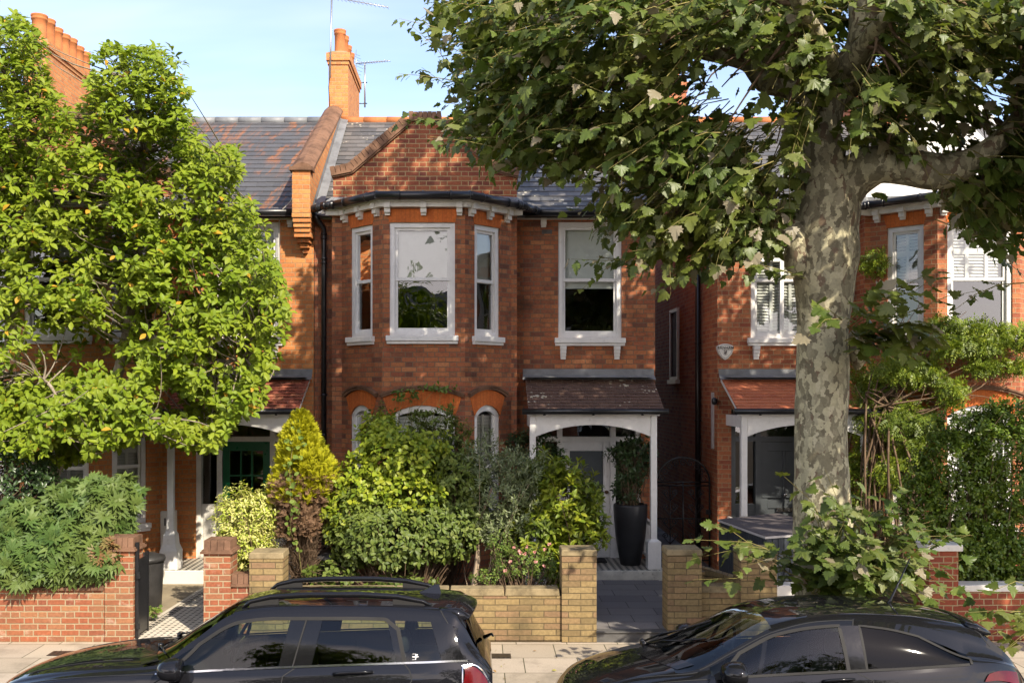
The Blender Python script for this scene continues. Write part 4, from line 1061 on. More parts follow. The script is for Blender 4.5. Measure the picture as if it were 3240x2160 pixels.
# ================================================================ CARS
def paintcar(name, col):
    t = NT(name); n = t.noise(900, 1, vec=t.coord())
    c = t.mix(t.ss(n, .6, .85), col, tuple(k * 1.8 for k in col))
    return t.done(t.bsdf(c, .6, .0, coat=1.0, **{'Coat Roughness': .02, 'Coat IOR': 1.42}))
M['car_n'] = paintcar('navy black car paint', (.009, .009, .011))
M['car_k'] = paintcar('black car paint', (.008, .008, .009))
M['chrome'] = paint('chrome trim', (.5, .5, .51), .15, .02, .5, metal=1)
M['tail'] = paint('red tail light', (.09, .0015, .003), .12, .3, .4)
M['tyre'] = M['rubber']
M['seat'] = paint('dark seat cloth', (.03, .03, .032), .85, .2, .2)
M['satin'] = paint('satin black trim', (.008, .008, .009), .07, .1, .4)
M['greytrim'] = paint('grey roof trim', (.03, .029, .028), .6, .1, .1)
def cr(xs, ys, x):
    """catmull-rom through (xs, ys)"""
    i = int(np.clip(np.searchsorted(xs, x) - 1, 0, len(xs) - 2)); x0, x1 = xs[i], xs[i + 1]; t = (x - x0) / (x1 - x0)
    def tang(j):
        if j == 0: return (ys[1] - ys[0]) / (xs[1] - xs[0])
        if j == len(xs) - 1: return (ys[-1] - ys[-2]) / (xs[-1] - xs[-2])
        a = (ys[j] - ys[j - 1]) / (xs[j] - xs[j - 1]); b = (ys[j + 1] - ys[j]) / (xs[j + 1] - xs[j])
        return 0 if a * b <= 0 else 2 * a * b / (a + b)
    h = x1 - x0; m0, m1 = tang(i) * h, tang(i + 1) * h
    return (2 * t**3 - 3 * t**2 + 1) * ys[i] + (t**3 - 2 * t**2 + t) * m0 + (-2 * t**3 + 3 * t**2) * ys[i + 1] + (t**3 - t**2) * m1
class Car:
    """surface lofted from side profiles: key rings sill, flank, shoulder, belt, window top, roof edge, roof centre"""
    def __init__(s, prof, x0, x1):
        s.p = prof; s.x0, s.x1 = x0, x1
    def g(s, k, x): return cr(s.p[k][0], s.p[k][1], x)
    def ring(s, x):
        wf, wb, wt = s.g('wf', x), s.g('wb', x), s.g('wt', x); zs_, zb, zt, zr, zc = s.g('zs', x), s.g('zb', x), s.g('zt', x), s.g('zr', x), s.g('zc', x)
        wr = s.g('wr', x)
        return [(wf - .06, zs_), (wf, zs_ + .22), (wf + .005, (zs_ + zb) / 2 + .1), (wb + .035, zb - .09), (wb, zb), (wt, zt), (wr, zr), (wr * .72, zr + (zc - zr) * .62), (wr * .36, zr + (zc - zr) * .92), (0, zc)]
    # fine ring: parameter v over key points
    def pt(s, x, v):
        k = [(a, b * .955) for a, b in s.ring(x)]; xs = list(range(len(k)))
        i = int(min(max(v, 0), len(k) - 1))
        if 4 <= v <= 6:
            j = min(int(v), 5); f = v - j; a, b = k[j], k[j + 1]; bul = .014 * math.sin(math.pi * f) if j == 4 else 0
            return (a[0] + (b[0] - a[0]) * f + bul, a[1] + (b[1] - a[1]) * f)
        seg = k[0:5] if v < 4 else k[6:]; o = 0 if v < 4 else 6
        xx = list(range(len(seg)))
        return (cr(xx, [q[0] for q in seg], v - o), cr(xx, [q[1] for q in seg], v - o))
    def side(s, x, v, off=0.0, sgn=-1):
        w, z = s.pt(x, v); w2, z2 = s.pt(x, v + .02 if v < 8.9 else v); 
        n = Vector((0, (z2 - z), -(w2 - w))); n = Vector((0, 1, 0)) if n.length < 1e-6 else n.normalized()
        if n.y < 0 and v < 6: n = -n
        if v >= 6 and n.z < 0: n = -n
        return Vector((x, sgn * (w + n.y * off), z + n.z * off))
def car_body(root, car, xs, vs, glass_fn, paint_m, glass_m, bump=None):
    B = MB(); G = {}
    for sgn in (-1, 1):
        P0 = [[Vector((x, sgn * car.pt(x, v)[0], car.pt(x, v)[1])) for v in vs] for x in xs]
        nv = len(vs)
        vsl = [p for r in P0 for p in r]
        fb = []; fg = {}
        for i in range(len(xs) - 1):
            for j in range(nv - 1):
                f = (i * nv + j, (i + 1) * nv + j, (i + 1) * nv + j + 1, i * nv + j + 1)
                k = glass_fn((xs[i] + xs[i + 1]) / 2, (vs[j] + vs[j + 1]) / 2)
                if k: fg.setdefault(k, []).append(f)
                else: fb.append(f)
        B.add(vsl, fb, 0, True)
        for k, fs in fg.items(): G.setdefault((k, sgn if 'side' in k else 0), MB()).add(vsl, fs, 0, True)
    for e in (0, -1):
        x = xs[e]; loop = [Vector((x, -car.pt(x, v)[0], car.pt(x, v)[1])) for v in vs] + [Vector((x, car.pt(x, v)[0], car.pt(x, v)[1])) for v in vs[::-1]]
        B.add(loop, [tuple(range(len(loop)))], 0, True)
    def fin(o):
        bm = bmesh.new(); bm.from_mesh(o.data); bmesh.ops.remove_doubles(bm, verts=bm.verts, dist=.0008)
        loose = [v for v in bm.verts if not v.link_faces]; bmesh.ops.delete(bm, geom=loose, context='VERTS')
        bmesh.ops.recalc_face_normals(bm, faces=bm.faces); bm.to_mesh(o.data); bm.free()
        o.data.polygons.foreach_set('use_smooth', [True] * len(o.data.polygons)); return o
    body = fin(B.build('body', paint_m, root, local=True))
    for (k, _s), mb in G.items():
        mm = MB(); mm.v, mm.f, mm.m, mm.s = mb.v, mb.f, mb.m, mb.s
        fin(mm.build(k, glass_m[k] if isinstance(glass_m, dict) else glass_m, root, local=True))
    return body
def strip(mb, car, path, w, off=.003, sgn=-1, n=14):
    """thin band following the flank through (x, v) path points"""
    P_ = []
    for (a, b) in zip(path, path[1:]):
        for i in range(n): f = i / n; P_.append((a[0] + (b[0] - a[0]) * f, a[1] + (b[1] - a[1]) * f))
    P_.append(path[-1]); pts = [car.side(x, v, off, sgn) for x, v in P_]; L = []
    for i, p in enumerate(pts):
        t = (pts[min(i + 1, len(pts) - 1)] - pts[max(0, i - 1)]).normalized(); q = car.side(*P_[i], off + .05, sgn) - p; nrm = q.normalized(); s = t.cross(nrm).normalized() * (w / 2); L += [p - s, p + s]
    mb.add(L, [(2 * i, 2 * i + 2, 2 * i + 3, 2 * i + 1) for i in range(len(pts) - 1)], 0, True)
def patch(mb, car, x0, x1, v0, v1, off=.003, sgn=-1, lean=0, nx=4, nv=6):
    vs = [car.side(x0 + (x1 - x0) * i / nx + lean * (j / nv), v0 + (v1 - v0) * j / nv, off, sgn) for i in range(nx + 1) for j in range(nv + 1)]
    mb.add(vs, [(i * (nv + 1) + j, (i + 1) * (nv + 1) + j, (i + 1) * (nv + 1) + j + 1, i * (nv + 1) + j + 1) for i in range(nx) for j in range(nv)], 0, True)
def wheels(root, xsw, hw, r):
    for x in xsw:
        for sgn in (-1, 1):
            m = MB(); prof = [(r - .09, -.10), (r - .02, -.105), (r, -.07), (r, .07), (r - .02, .105), (r - .09, .10)]
            n = 28; cy = sgn * (hw - .10)
            vs = [(x + q * math.cos(2 * math.pi * j / n), cy + d, r + q * math.sin(2 * math.pi * j / n)) for q, d in prof for j in range(n)]; k = len(prof)
            m.add(vs, [(i * n + j, i * n + (j + 1) % n, ((i + 1) % k) * n + (j + 1) % n, ((i + 1) % k) * n + j) for i in range(k) for j in range(n)], 0, True)
            wl = m.build('wheel', M['tyre'], root, local=True)
            m = MB()
            for a in range(5):
                th = 2 * math.pi * a / 5; d = Vector((math.cos(th), 0, math.sin(th))); s = Vector((-math.sin(th), 0, math.cos(th))) * .03; c0 = Vector((x, cy + sgn * .085, r))
                q = [c0 + d * .03 - s, c0 + d * .03 + s, c0 + d * (r - .085) + s * 1.5, c0 + d * (r - .085) - s * 1.5]; m.add(q + [p - Vector((0, sgn * .04, 0)) for p in q], [(0, 1, 2, 3), (7, 6, 5, 4), (0, 4, 5, 1), (1, 5, 6, 2), (2, 6, 7, 3), (3, 7, 4, 0)])
            m.lathe([(.05, -.01), (.05, .01)], (x, cy + sgn * .08, r), 10) if False else None
            m.build('rim', M['alu'], wl, local=True)
def seats(root, spots, h=.62):
    for (x, y, hh) in spots:
        m = MB(); w = .25
        def loft(secs):
            vs = [];
            for (cx, cz, hw_, th, ax) in secs:
                for j in range(12):
                    a = 2 * math.pi * j / 12; vs.append((cx + th * math.cos(a) * ax[0], y + hw_ * math.sin(a), cz + th * math.cos(a) * ax[1]))
            k = len(secs); m.add(vs, [(i * 12 + j, i * 12 + (j + 1) % 12, (i + 1) * 12 + (j + 1) % 12, (i + 1) * 12 + j) for i in range(k - 1) for j in range(12)] + [tuple(range(12)), tuple(range((k - 1) * 12, k * 12))], 0, True)
        loft([(x - .30, .50, .20, .07, (0, 1)), (x - .25, .52, .24, .10, (0, 1)), (x + .05, .48, .25, .10, (0, 1)), (x + .12, .46, .22, .08, (0, 1))])
        loft([(x + .10, .48, .22, .09, (1, 0)), (x + .18, .75, .24, .09, (1, 0)), (x + .26, hh - .28, .22, .075, (1, 0)), (x + .29, hh - .2, .14, .05, (1, 0))])
        loft([(x + .31, hh - .18, .08, .03, (1, 0)), (x + .315, hh - .15, .13, .05, (1, 0)), (x + .325, hh - .04, .13, .05, (1, 0)), (x + .33, hh, .09, .03, (1, 0))])
        m.build('seat', M['seat'], root, local=True)
def place_car(cx, label, tilt=-4.0, yaw=0):
    piv = Vector((cx, -8.42, -.10)); rt = Matrix.Rotation(R(tilt), 3, 'X')
    c = piv + rt @ Vector((0, .90, 0))
    return thing('parked_car', c, label, 'car', 'cars parked along the kerb', rot=(R(tilt), 0, R(yaw)))

# ---------------- left car: boxy estate hatch with roof rails, nose to the left; x local = world - cx, front negative
cx = -1.95
car1 = place_car(cx, 'navy black hatchback with roof rails, parked in front of the buff garden wall')
prof = dict(
    wf=([-2.14, -2.05, -1.8, -1.3, 0, 1.4, 1.9, 2.06], [.42, .64, .80, .87, .88, .87, .80, .72]),
    wb=([-2.14, -2.05, -1.8, -1.3, -.6, .6, 1.5, 1.95, 2.06], [.36, .55, .70, .77, .81, .82, .80, .71, .66]),
    wt=([-2.14, -1.8, -1.25, -.62, -.2, .8, 1.6, 1.95, 2.06], [.34, .60, .68, .735, .70, .695, .665, .655, .64]),
    wr=([-2.14, -1.8, -1.25, -.62, -.2, .8, 1.6, 1.95, 2.06], [.33, .58, .655, .715, .64, .63, .60, .64, .63]),
    zs=([-2.14, -1.9, -1.3, 1.5, 2.06], [.30, .22, .18, .18, .32]),
    zb=([-2.14, -2.05, -1.75, -1.2, -.62, 0, 1.0, 1.9, 2.06], [.58, .74, .86, .95, 1.00, 1.03, 1.07, 1.09, .95]),
    zt=([-2.14, -2.05, -1.75, -1.2, -.64, -.35, .02, .3, .9, 1.4, 1.72, 1.92, 2.06], [.60, .77, .895, .985, 1.035, 1.20, 1.40, 1.43, 1.43, 1.41, 1.385, 1.16, .98]),
    zr=([-2.14, -2.05, -1.75, -1.2, -.66, -.36, -.02, .3, .9, 1.4, 1.74, 1.93, 2.06], [.61, .785, .91, 1.00, 1.05, 1.25, 1.475, 1.515, 1.52, 1.505, 1.475, 1.18, .99]),
    zc=([-2.14, -2.05, -1.75, -1.2, -.80, -.40, -.04, .3, .9, 1.4, 1.78, 1.95, 2.06], [.64, .83, .965, 1.06, 1.085, 1.33, 1.535, 1.57, 1.575, 1.56, 1.53, 1.2, 1.0]))
C1 = Car(prof, -2.14, 2.06)
xs = sorted({*np.linspace(-2.14, -1.8, 7), *np.linspace(-1.8, -.8, 12), *np.linspace(-.8, .3, 26), *np.linspace(.3, 1.6, 20), *np.linspace(1.6, 2.06, 16)})
vs = sorted({*np.linspace(0, 4, 13), *np.linspace(4, 5, 5), *np.linspace(5, 6, 3), *np.linspace(6, 9, 10)})
def gl1(x, v):
    if v > 4 and v < 5 and -.56 < x < 1.78: return 'side_window'
    if v > 6 and -.74 < x < -.05: return 'windscreen'
    if v > 6 and 1.83 < x < 1.99: return 'rear_window'
    return None
b1 = car_body(car1, C1, xs, vs, gl1, M['car_n'], {'side_window': M['glass_c'], 'windscreen': M['glass_c'], 'rear_window': M['glass_p']})
for sgn in (-1, 1):
    for a_, b_, l_ in ((.36, .62, .07), (1.30, 1.36, -.09), (1.66, 1.84, -.10)): m = MB(); patch(m, C1, a_, b_, 4.0, 5.0, .004, sgn, lean=l_); m.build('window_pillar', M['satin'], car1, local=True)
    m = MB(); strip(m, C1, [(-.62, 4.03), (1.86, 4.03)], .015, .006, sgn, 40); m.build('chrome_strip', M['chrome'], car1, local=True)
    m = MB(); strip(m, C1, [(-.58, 4.1), (-.30, 4.97), (.05, 5.05), (1.18, 5.05), (1.30, 4.8), (1.36, 4.05)], .032, .005, sgn, 10); strip(m, C1, [(.475, 4.05), (.56, 5.0)], .012, .009, sgn); m.build('window_trim', M['greytrim'], car1, local=True)
    m = MB()
    for path in ([(-.50, 3.95), (-.62, 3.2), (-.66, 1.0)], [(.49, 4.0), (.40, 3.3), (.36, .8)], [(1.36, 4.0), (1.40, 3.4), (1.42, 2.8), (1.25, 1.6)], [(1.62, 6.3), (1.66, 5.6), (1.70, 5.0)], [(-.62, 4.0), (-1.0, 4.3), (-1.7, 4.6)]):
        m = MB(); strip(m, C1, path, .009, .0015, sgn); m.build('panel_gap', M['rubber'], b1, local=True)
    # roof rail
    m = MB(); pr = [(.02, .0), (.09, .04), (.25, .06), (.55, .07), (1.0, .07), (1.3, .06), (1.5, .03), (1.58, .0)]
    pr = [(x - .02, h) for x, h in pr]
    m.tube([C1.side(x, 6.55, .0, sgn) + Vector((0, 0, h)) for x, h in pr], [.012, .02, .024, .024, .024, .024, .02, .012], 8)
    rl = m.build('roof_rail', M['satin'], car1, local=True)
    for (a, b) in ((.06, .30), (1.24, 1.50)):
        m = MB(); pts = []
        for i in range(7): x = a + (b - a) * i / 6; h = np.interp(x, [q[0] for q in pr], [q[1] for q in pr]); p = C1.side(x, 6.55, -.005, sgn); pts.append((p, p + Vector((0, 0, max(h - .01, .005)))))
        for (p, q), (p2, q2) in zip(pts, pts[1:]): m.hexa([p + Vector((0, -.012, 0)), p2 + Vector((0, -.012, 0)), p2 + Vector((0, .012, 0)), p + Vector((0, .012, 0)), q + Vector((0, -.012, 0)), q2 + Vector((0, -.012, 0)), q2 + Vector((0, .012, 0)), q + Vector((0, .012, 0))])
        m.build('rail_foot', M['greytrim'], rl, local=True)
    # door mirror
    def mirror(car_root, base, s, paintm, ln=.12):
        m = MB(); c = base + Vector((0, sgn * ln, .04)); n = 14; vs = []; rings = [(-.085, .35), (-.075, .7), (-.04, .95), (.01, 1.05), (.05, 1.0), (.07, .93)]
        for dx, f in rings:
            for j in range(n):
                a = 2 * math.pi * j / n; vs.append(c + Vector((dx * s, .115 * s * f * math.cos(a) * (1 if math.cos(a) * sgn > 0 else .9), .078 * s * f * math.sin(a))))
        k = len(rings); m.add(vs, [(i * n + j, i * n + (j + 1) % n, (i + 1) * n + (j + 1) % n, (i + 1) * n + j) for i in range(k - 1) for j in range(n)] + [tuple(range(n)), tuple(range((k - 1) * n, k * n))], 0, True)
        mo = m.build('mirror', paintm, car_root, local=True)
        m = MB(); m.tube([base + Vector((.0, -sgn * .03, -.06)), base + Vector((-.01, sgn * .05, -.055)), c + Vector((.0, 0, -.05 * s))], [.035, .03, .03], 8); m.build('mirror_arm', M['satin'], mo, local=True)
    mirror(car1, C1.side(-.46, 4.1, .0, sgn), 1.1, M['car_n'])
    # tail light on the rear corner
    m = MB(); vsq = []
    for i in range(7):
        for j in range(7): vsq.append(C1.side(1.84 + .19 * i / 6 - .03 * (j / 6 - .5) ** 2 * 4, 2.45 + 1.15 * j / 6 * (1 - .25 * i / 6), .012, sgn))
    m.add(vsq, [(i * 7 + j, i * 7 + 7 + j, i * 7 + 8 + j, i * 7 + 1 + j) for i in range(6) for j in range(6)], 0, True); tl = m.build('tail_light', M['tail'], car1, local=True)
    m = MB(); ring_ = [(1.83, 2.4), (2.02, 2.5), (2.04, 3.2), (1.98, 3.62), (1.82, 3.62), (1.82, 2.4)]; strip(m, C1, ring_, .009, .014, sgn, 8); m.build('light_surround', M['chrome'], tl, local=True)
    m = MB(); q = C1.side(.98, 3.35, .012, sgn); m.tube([C1.side(.80, 3.30, .01, sgn), C1.side(.86, 3.32, .035, sgn), C1.side(1.05, 3.34, .035, sgn), C1.side(1.11, 3.36, .01, sgn)], .014, 6); m.build('door_handle', M['satin'], car1, local=True)
    m = MB(); vsq = [C1.side(-2.10 + .30 * i / 5, 2.9 + .9 * j / 5, .008, sgn) for i in range(6) for j in range(6)]; m.add(vsq, [(i * 6 + j, i * 6 + 6 + j, i * 6 + 7 + j, i * 6 + 1 + j) for i in range(5) for j in range(5)], 0, True); m.build('headlight', M['alu'], car1, local=True)
# spoiler lip, shark fin, wipers, scuttle
m = MB(); n = 15; vs_ = []
for i in range(n):
    f = i / (n - 1) * 2 - 1; y = f * .60; e = 1.93 - .07 * f * f
    vs_ += [(px_, y * w_, .955 * (z_ - .045 * f * f)) for px_, w_, z_ in ((1.64 - .02 * f * f, 1, 1.542), (1.78, 1, 1.53), (e, .98, 1.475), (e + .008, .98, 1.462), (e - .01, .97, 1.45), (1.72, .97, 1.43))]
m.add(vs_, [(i * 6 + j, i * 6 + 6 + j, i * 6 + 6 + (j + 1) % 6, i * 6 + (j + 1) % 6) for i in range(n - 1) for j in range(6)] + [tuple(range(6)), tuple(range((n - 1) * 6, n * 6))], 0, True)
m.build('spoiler', M['car_n'], car1, local=True)
m = MB(); m.add([(x_, y_, z_ * .955) for x_, y_, z_ in [(1.42, -.03, 1.555), (1.42, .03, 1.555), (1.62, .028, 1.54), (1.62, -.028, 1.54), (1.56, 0, 1.63), (1.60, 0, 1.632)]], [(0, 4, 1), (0, 3, 5, 4), (1, 4, 5, 2), (2, 5, 3)]); m.build('aerial_fin', M['car_n'], car1, local=True)
def wiper(root, a, b, mid=None):
    m = MB(); m.tube([a, a.lerp(b, .5) + Vector((-.01, 0, .02)), b], [.012, .009, .006], 6); d = (b - a).normalized(); m.tube([b - d * .28 + Vector((0, 0, .006)), b + d * .25 + Vector((0, 0, .006))], .007, 5); m.lathe([(.025, -.02), (.025, .02), (.01, .03)], a, 10); m.build('wiper', M['satin'], root, local=True)
def top(car, x, y, off=.012):
    lo, hi = 6.0, 9.0
    for _ in range(30):
        mid = (lo + hi) / 2
        if car.pt(x, mid)[0] > abs(y): lo = mid
        else: hi = mid
    return Vector((x, y, car.pt(x, lo)[1] + off))
wiper(car1, top(C1, -.80, -.12), top(C1, -.66, -.48)); wiper(car1, top(C1, -.82, .48), top(C1, -.64, .10))
m = MB(); 
for i in range(20):
    y0 = -.66 + 1.32 * i / 20; y1 = -.66 + 1.32 * (i + 1) / 20; xa = lambda y: -.86 + .16 * (y / .66) ** 2; m.quad(top(C1, xa(y0) - .08, y0, .004), top(C1, xa(y1) - .08, y1, .004), top(C1, xa(y1) + .06, y1, .006), top(C1, xa(y0) + .06, y0, .006))
m.build('scuttle', M['satin'], car1, local=True)
for y in (-.52, .52):
    m = MB(); m.tube([top(C1, -.9 + -.0, y * 1.0, .004)] + [top(C1, -.9 - .2 * i, y - .012 * i * (1 if y > 0 else -1), .004) for i in range(1, 6)], .004, 4)
    m.build('bonnet_line', M['rubber'], b1, local=True)
m = MB(); m.tube([Vector((2.0, .0, 1.10)), Vector((2.06, -.12, 1.15)), Vector((2.07, -.28, 1.16))], [.02, .012, .008], 6); m.build('rear_wiper', M['satin'], car1, local=True)
wheels(car1, (-1.30, 1.30), .87, .33)
seats(car1, ((.10, -.36, 1.26), (.10, .36, 1.26), (1.0, -.36, 1.22), (1.0, .36, 1.22)))
m = MB(); m.box(-.75, 1.8, -.68, .68, .28, .32); m.hexa([(-.95, -.66, .55), (-.35, -.66, .55), (-.35, .66, .55), (-.95, .66, .55), (-.78, -.64, .98), (-.38, -.64, .96), (-.38, .64, .96), (-.78, .64, .98)]); m.box(1.35, 1.80, -.64, .64, .4, .92); m.build('dashboard', M['cloth'], car1, local=True)
def steer(root, c):
    m = MB(); pts = [c + Vector((.07 * math.sin(a), .185 * math.cos(a), .175 * math.sin(a))) for a in np.linspace(0, 2 * math.pi, 25)]; m.tube(pts, .015, 6, caps=False)
    m.tube([c + Vector((0, -.17, 0)), c + Vector((-.02, 0, -.02)), c + Vector((0, .17, 0))], .02, 6); m.tube([c + Vector((-.02, 0, -.02)), c + Vector((-.25, 0, -.15))], .03, 6); m.build('steering_wheel', M['satin'], root, local=True)
steer(car1, Vector((-.22, .36, 1.0)))
# half flag sticker in the rear quarter glass
m = MB()
for (a, b, c, d) in ((0, .004, 0, 1), (.0, .4, .0, .05), (0, .4, .95, 1), (.0, .9, .42, .58), (.42, .55, .0, 1)):
    patch(m, C1, 1.42 + a * .055, 1.42 + b * .055, 4.10 + c * .14, 4.10 + d * .14, .005, -1, nx=1, nv=1)
patch(m, C1, 1.446, 1.456, 4.19, 4.23, .005, -1, lean=.01, nx=1, nv=1)
m.build('flag_sticker', M['white'], car1, local=True)

# ---------------- right car: three door hatch
cx = 2.50
car2 = place_car(cx, 'black three door hatchback with dark privacy rear glass, parked in front of plane tree')
prof = dict(
    wf=([-2.0, -1.93, -1.7, -1.2, 0, 1.2, 1.75, 1.98], [.36, .58, .76, .845, .85, .845, .77, .60]),
    wb=([-2.0, -1.93, -1.7, -1.2, -.6, .6, 1.3, 1.8, 1.98], [.30, .50, .66, .745, .785, .80, .775, .66, .55]),
    wt=([-2.0, -1.7, -1.2, -.75, -.1, .6, 1.3, 1.75, 1.98], [.28, .56, .65, .70, .66, .655, .69, .63, .53]),
    wr=([-2.0, -1.7, -1.2, -.75, -.1, .6, 1.3, 1.75, 1.98], [.27, .54, .625, .68, .60, .58, .58, .60, .52]),
    zs=([-2.0, -1.8, -1.2, 1.4, 1.98], [.28, .20, .17, .17, .30]),
    zb=([-2.0, -1.93, -1.65, -1.1, -.74, 0, .9, 1.6, 1.86, 1.98], [.56, .66, .78, .90, .945, .985, 1.03, 1.07, 1.0, .86]),
    zt=([-2.0, -1.93, -1.65, -1.1, -.76, -.45, -.08, .25, .52, .75, 1.1, 1.46, 1.62, 1.86, 1.98], [.58, .69, .815, .935, .985, 1.13, 1.295, 1.355, 1.37, 1.35, 1.27, 1.13, 1.10, 1.03, .89]),
    zr=([-2.0, -1.93, -1.65, -1.1, -.78, -.45, -.06, .25, .6, 1.0, 1.4, 1.58, 1.74, 1.87, 1.98], [.59, .70, .83, .95, 1.0, 1.17, 1.36, 1.43, 1.45, 1.43, 1.365, 1.30, 1.18, 1.05, .90]),
    zc=([-2.0, -1.93, -1.65, -1.15, -.95, -.5, -.08, .25, .6, 1.0, 1.4, 1.62, 1.76, 1.88, 1.98], [.61, .735, .87, .995, 1.035, 1.23, 1.425, 1.475, 1.49, 1.475, 1.425, 1.375, 1.22, 1.07, .91]))
prof = {k: ([-1.0 + (x + 1.0) * .84 if x < -1.0 else x for x in v[0]], v[1]) for k, v in prof.items()}
C2 = Car(prof, -1.84, 1.98)
xs = sorted({*np.linspace(-1.84, -1.6, 7), *np.linspace(-1.6, -1.0, 9), *np.linspace(-1.0, .2, 28), *np.linspace(.2, 1.3, 20), *np.linspace(1.3, 1.98, 22)})
def gl2(x, v):
    if v > 4 and v < 5 and -.66 < x < .50: return 'side_window'
    if v > 4 and v < 5 and .50 <= x < 1.42: return 'rear_side_window'
    if v > 6 and -.90 < x < -.10: return 'windscreen'
    if v > 6 and 1.62 < x < 1.86: return 'rear_window'
    return None
b2 = car_body(car2, C2, xs, vs, gl2, M['car_k'], {'side_window': M['glass_c'], 'rear_side_window': M['glass_p'], 'windscreen': M['glass_c'], 'rear_window': M['glass_p']})
for sgn in (-1, 1):
    for a_, b_, l_ in ((.42, .58, 0), (-.30, -.26, .10)): m = MB(); patch(m, C2, a_, b_, 4.0, 5.0, .004, sgn, lean=l_); m.build('window_pillar', M['satin'], car2, local=True)
    m = MB(); strip(m, C2, [(-.62, 4.04), (1.42, 4.04)], .02, .005, sgn, 30); strip(m, C2, [(-.62, 4.2), (-.40, 4.95), (-.05, 5.02), (.42, 5.02), (.44, 4.05)], .03, .005, sgn, 10); strip(m, C2, [(.585, 4.05), (.585, 5.0), (1.05, 5.0), (1.44, 4.6), (1.44, 4.05)], .02, .005, sgn, 10); m.build('window_trim', M['greytrim'], car2, local=True)
    m = MB()
    for path in ([(-.66, 4.0), (-.72, 3.0), (-.70, 1.0)], [(.555, 5.6), (.50, 4.0), (.62, 3.2), (.60, .8)], [(-.72, 5.5), (-.08, 5.45), (.25, 5.55), (.545, 5.5)], [(1.50, 7.0), (1.56, 6.2), (1.66, 5.6)], [(-.66, 4.0), (-1.0, 4.2), (-1.6, 4.5)], [(-.74, 5.0), (-1.2, 6.0), (-1.7, 6.3)]):
        m = MB(); strip(m, C2, path, .008, .0015, sgn); m.build('panel_gap', M['rubber'], b2, local=True)
    mirror(car2, C2.side(-.50, 4.15, .0, sgn), 1.15, M['car_k'])
    m = MB(); vsq = []
    for i in range(7):
        for j in range(7): vsq.append(C2.side(1.52 + .33 * i / 6 + .05 * j / 6 * (1 - i / 6), 2.75 + (.95 - .0 * i) * (j / 6) * (.35 + .65 * i / 6), .012, sgn))
    m.add(vsq, [(i * 7 + j, i * 7 + 7 + j, i * 7 + 8 + j, i * 7 + 1 + j) for i in range(6) for j in range(6)], 0, True); m.build('tail_light', M['tail'], car2, local=True)
    m = MB(); m.tube([C2.side(.22, 3.35, .01, sgn), C2.side(.28, 3.36, .035, sgn), C2.side(.42, 3.38, .035, sgn), C2.side(.47, 3.39, .01, sgn)], .013, 6); m.build('door_handle', M['satin'], car2, local=True)
    m = MB(); vsq = [C2.side(-1.78 + .36 * i / 5, 2.9 + 1.0 * j / 5, .008, sgn) for i in range(6) for j in range(6)]; m.add(vsq, [(i * 6 + j, i * 6 + 6 + j, i * 6 + 7 + j, i * 6 + 1 + j) for i in range(5) for j in range(5)], 0, True); m.build('headlight', M['alu'], car2, local=True)
m = MB(); n = 13; vs_ = []
for i in range(n):
    f = i / (n - 1) * 2 - 1; y = f * .575; e = 1.75 - .05 * f * f; d = .05 * f * f
    vs_ += [(px_, y * w_, .955 * (z_ - d)) for px_, w_, z_ in ((1.50, 1, 1.408), (1.62, 1, 1.392), (e, .98, 1.345), (e, .98, 1.325), (1.60, .97, 1.32))]
m.add(vs_, [(i * 5 + j, i * 5 + 5 + j, i * 5 + 5 + (j + 1) % 5, i * 5 + (j + 1) % 5) for i in range(n - 1) for j in range(5)] + [tuple(range(5)), tuple(range((n - 1) * 5, n * 5))], 0, True)
m.build('spoiler', M['car_k'], car2, local=True)
m = MB(); m.tube([(1.10, 0, 1.39), (1.12, 0, 1.42), (1.30, 0, 1.78)], [.022, .012, .005], 8); m.build('roof_aerial', M['satin'], car2, local=True)
wiper(car2, top(C2, -1.00, .30), top(C2, -.72, -.10)); wiper(car2, top(C2, -.98, .52), top(C2, -.62, .30))
m = MB(); 
for i in range(20):
    y0 = -.62 + 1.24 * i / 20; y1 = -.62 + 1.24 * (i + 1) / 20; xa = lambda y: -1.02 + .20 * (y / .62) ** 2; m.quad(top(C2, xa(y0) - .07, y0, .004), top(C2, xa(y1) - .07, y1, .004), top(C2, xa(y1) + .07, y1, .006), top(C2, xa(y0) + .07, y0, .006))
m.build('scuttle', M['satin'], car2, local=True)
wheels(car2, (-1.15, 1.28), .84, .31)
seats(car2, ((.15, -.35, 1.20), (.15, .35, 1.20), (.95, -.34, 1.14), (.95, .34, 1.14)))
m = MB(); m.box(-.85, 1.6, -.66, .66, .26, .30); m.hexa([(-1.1, -.64, .5), (-.4, -.64, .5), (-.4, .64, .5), (-1.1, .64, .5), (-.92, -.62, .92), (-.42, -.62, .90), (-.42, .62, .90), (-.92, .62, .92)]); m.box(1.2, 1.6, -.6, .6, .35, .9); m.build('dashboard', M['cloth'], car2, local=True)
steer(car2, Vector((-.25, .35, .95)))
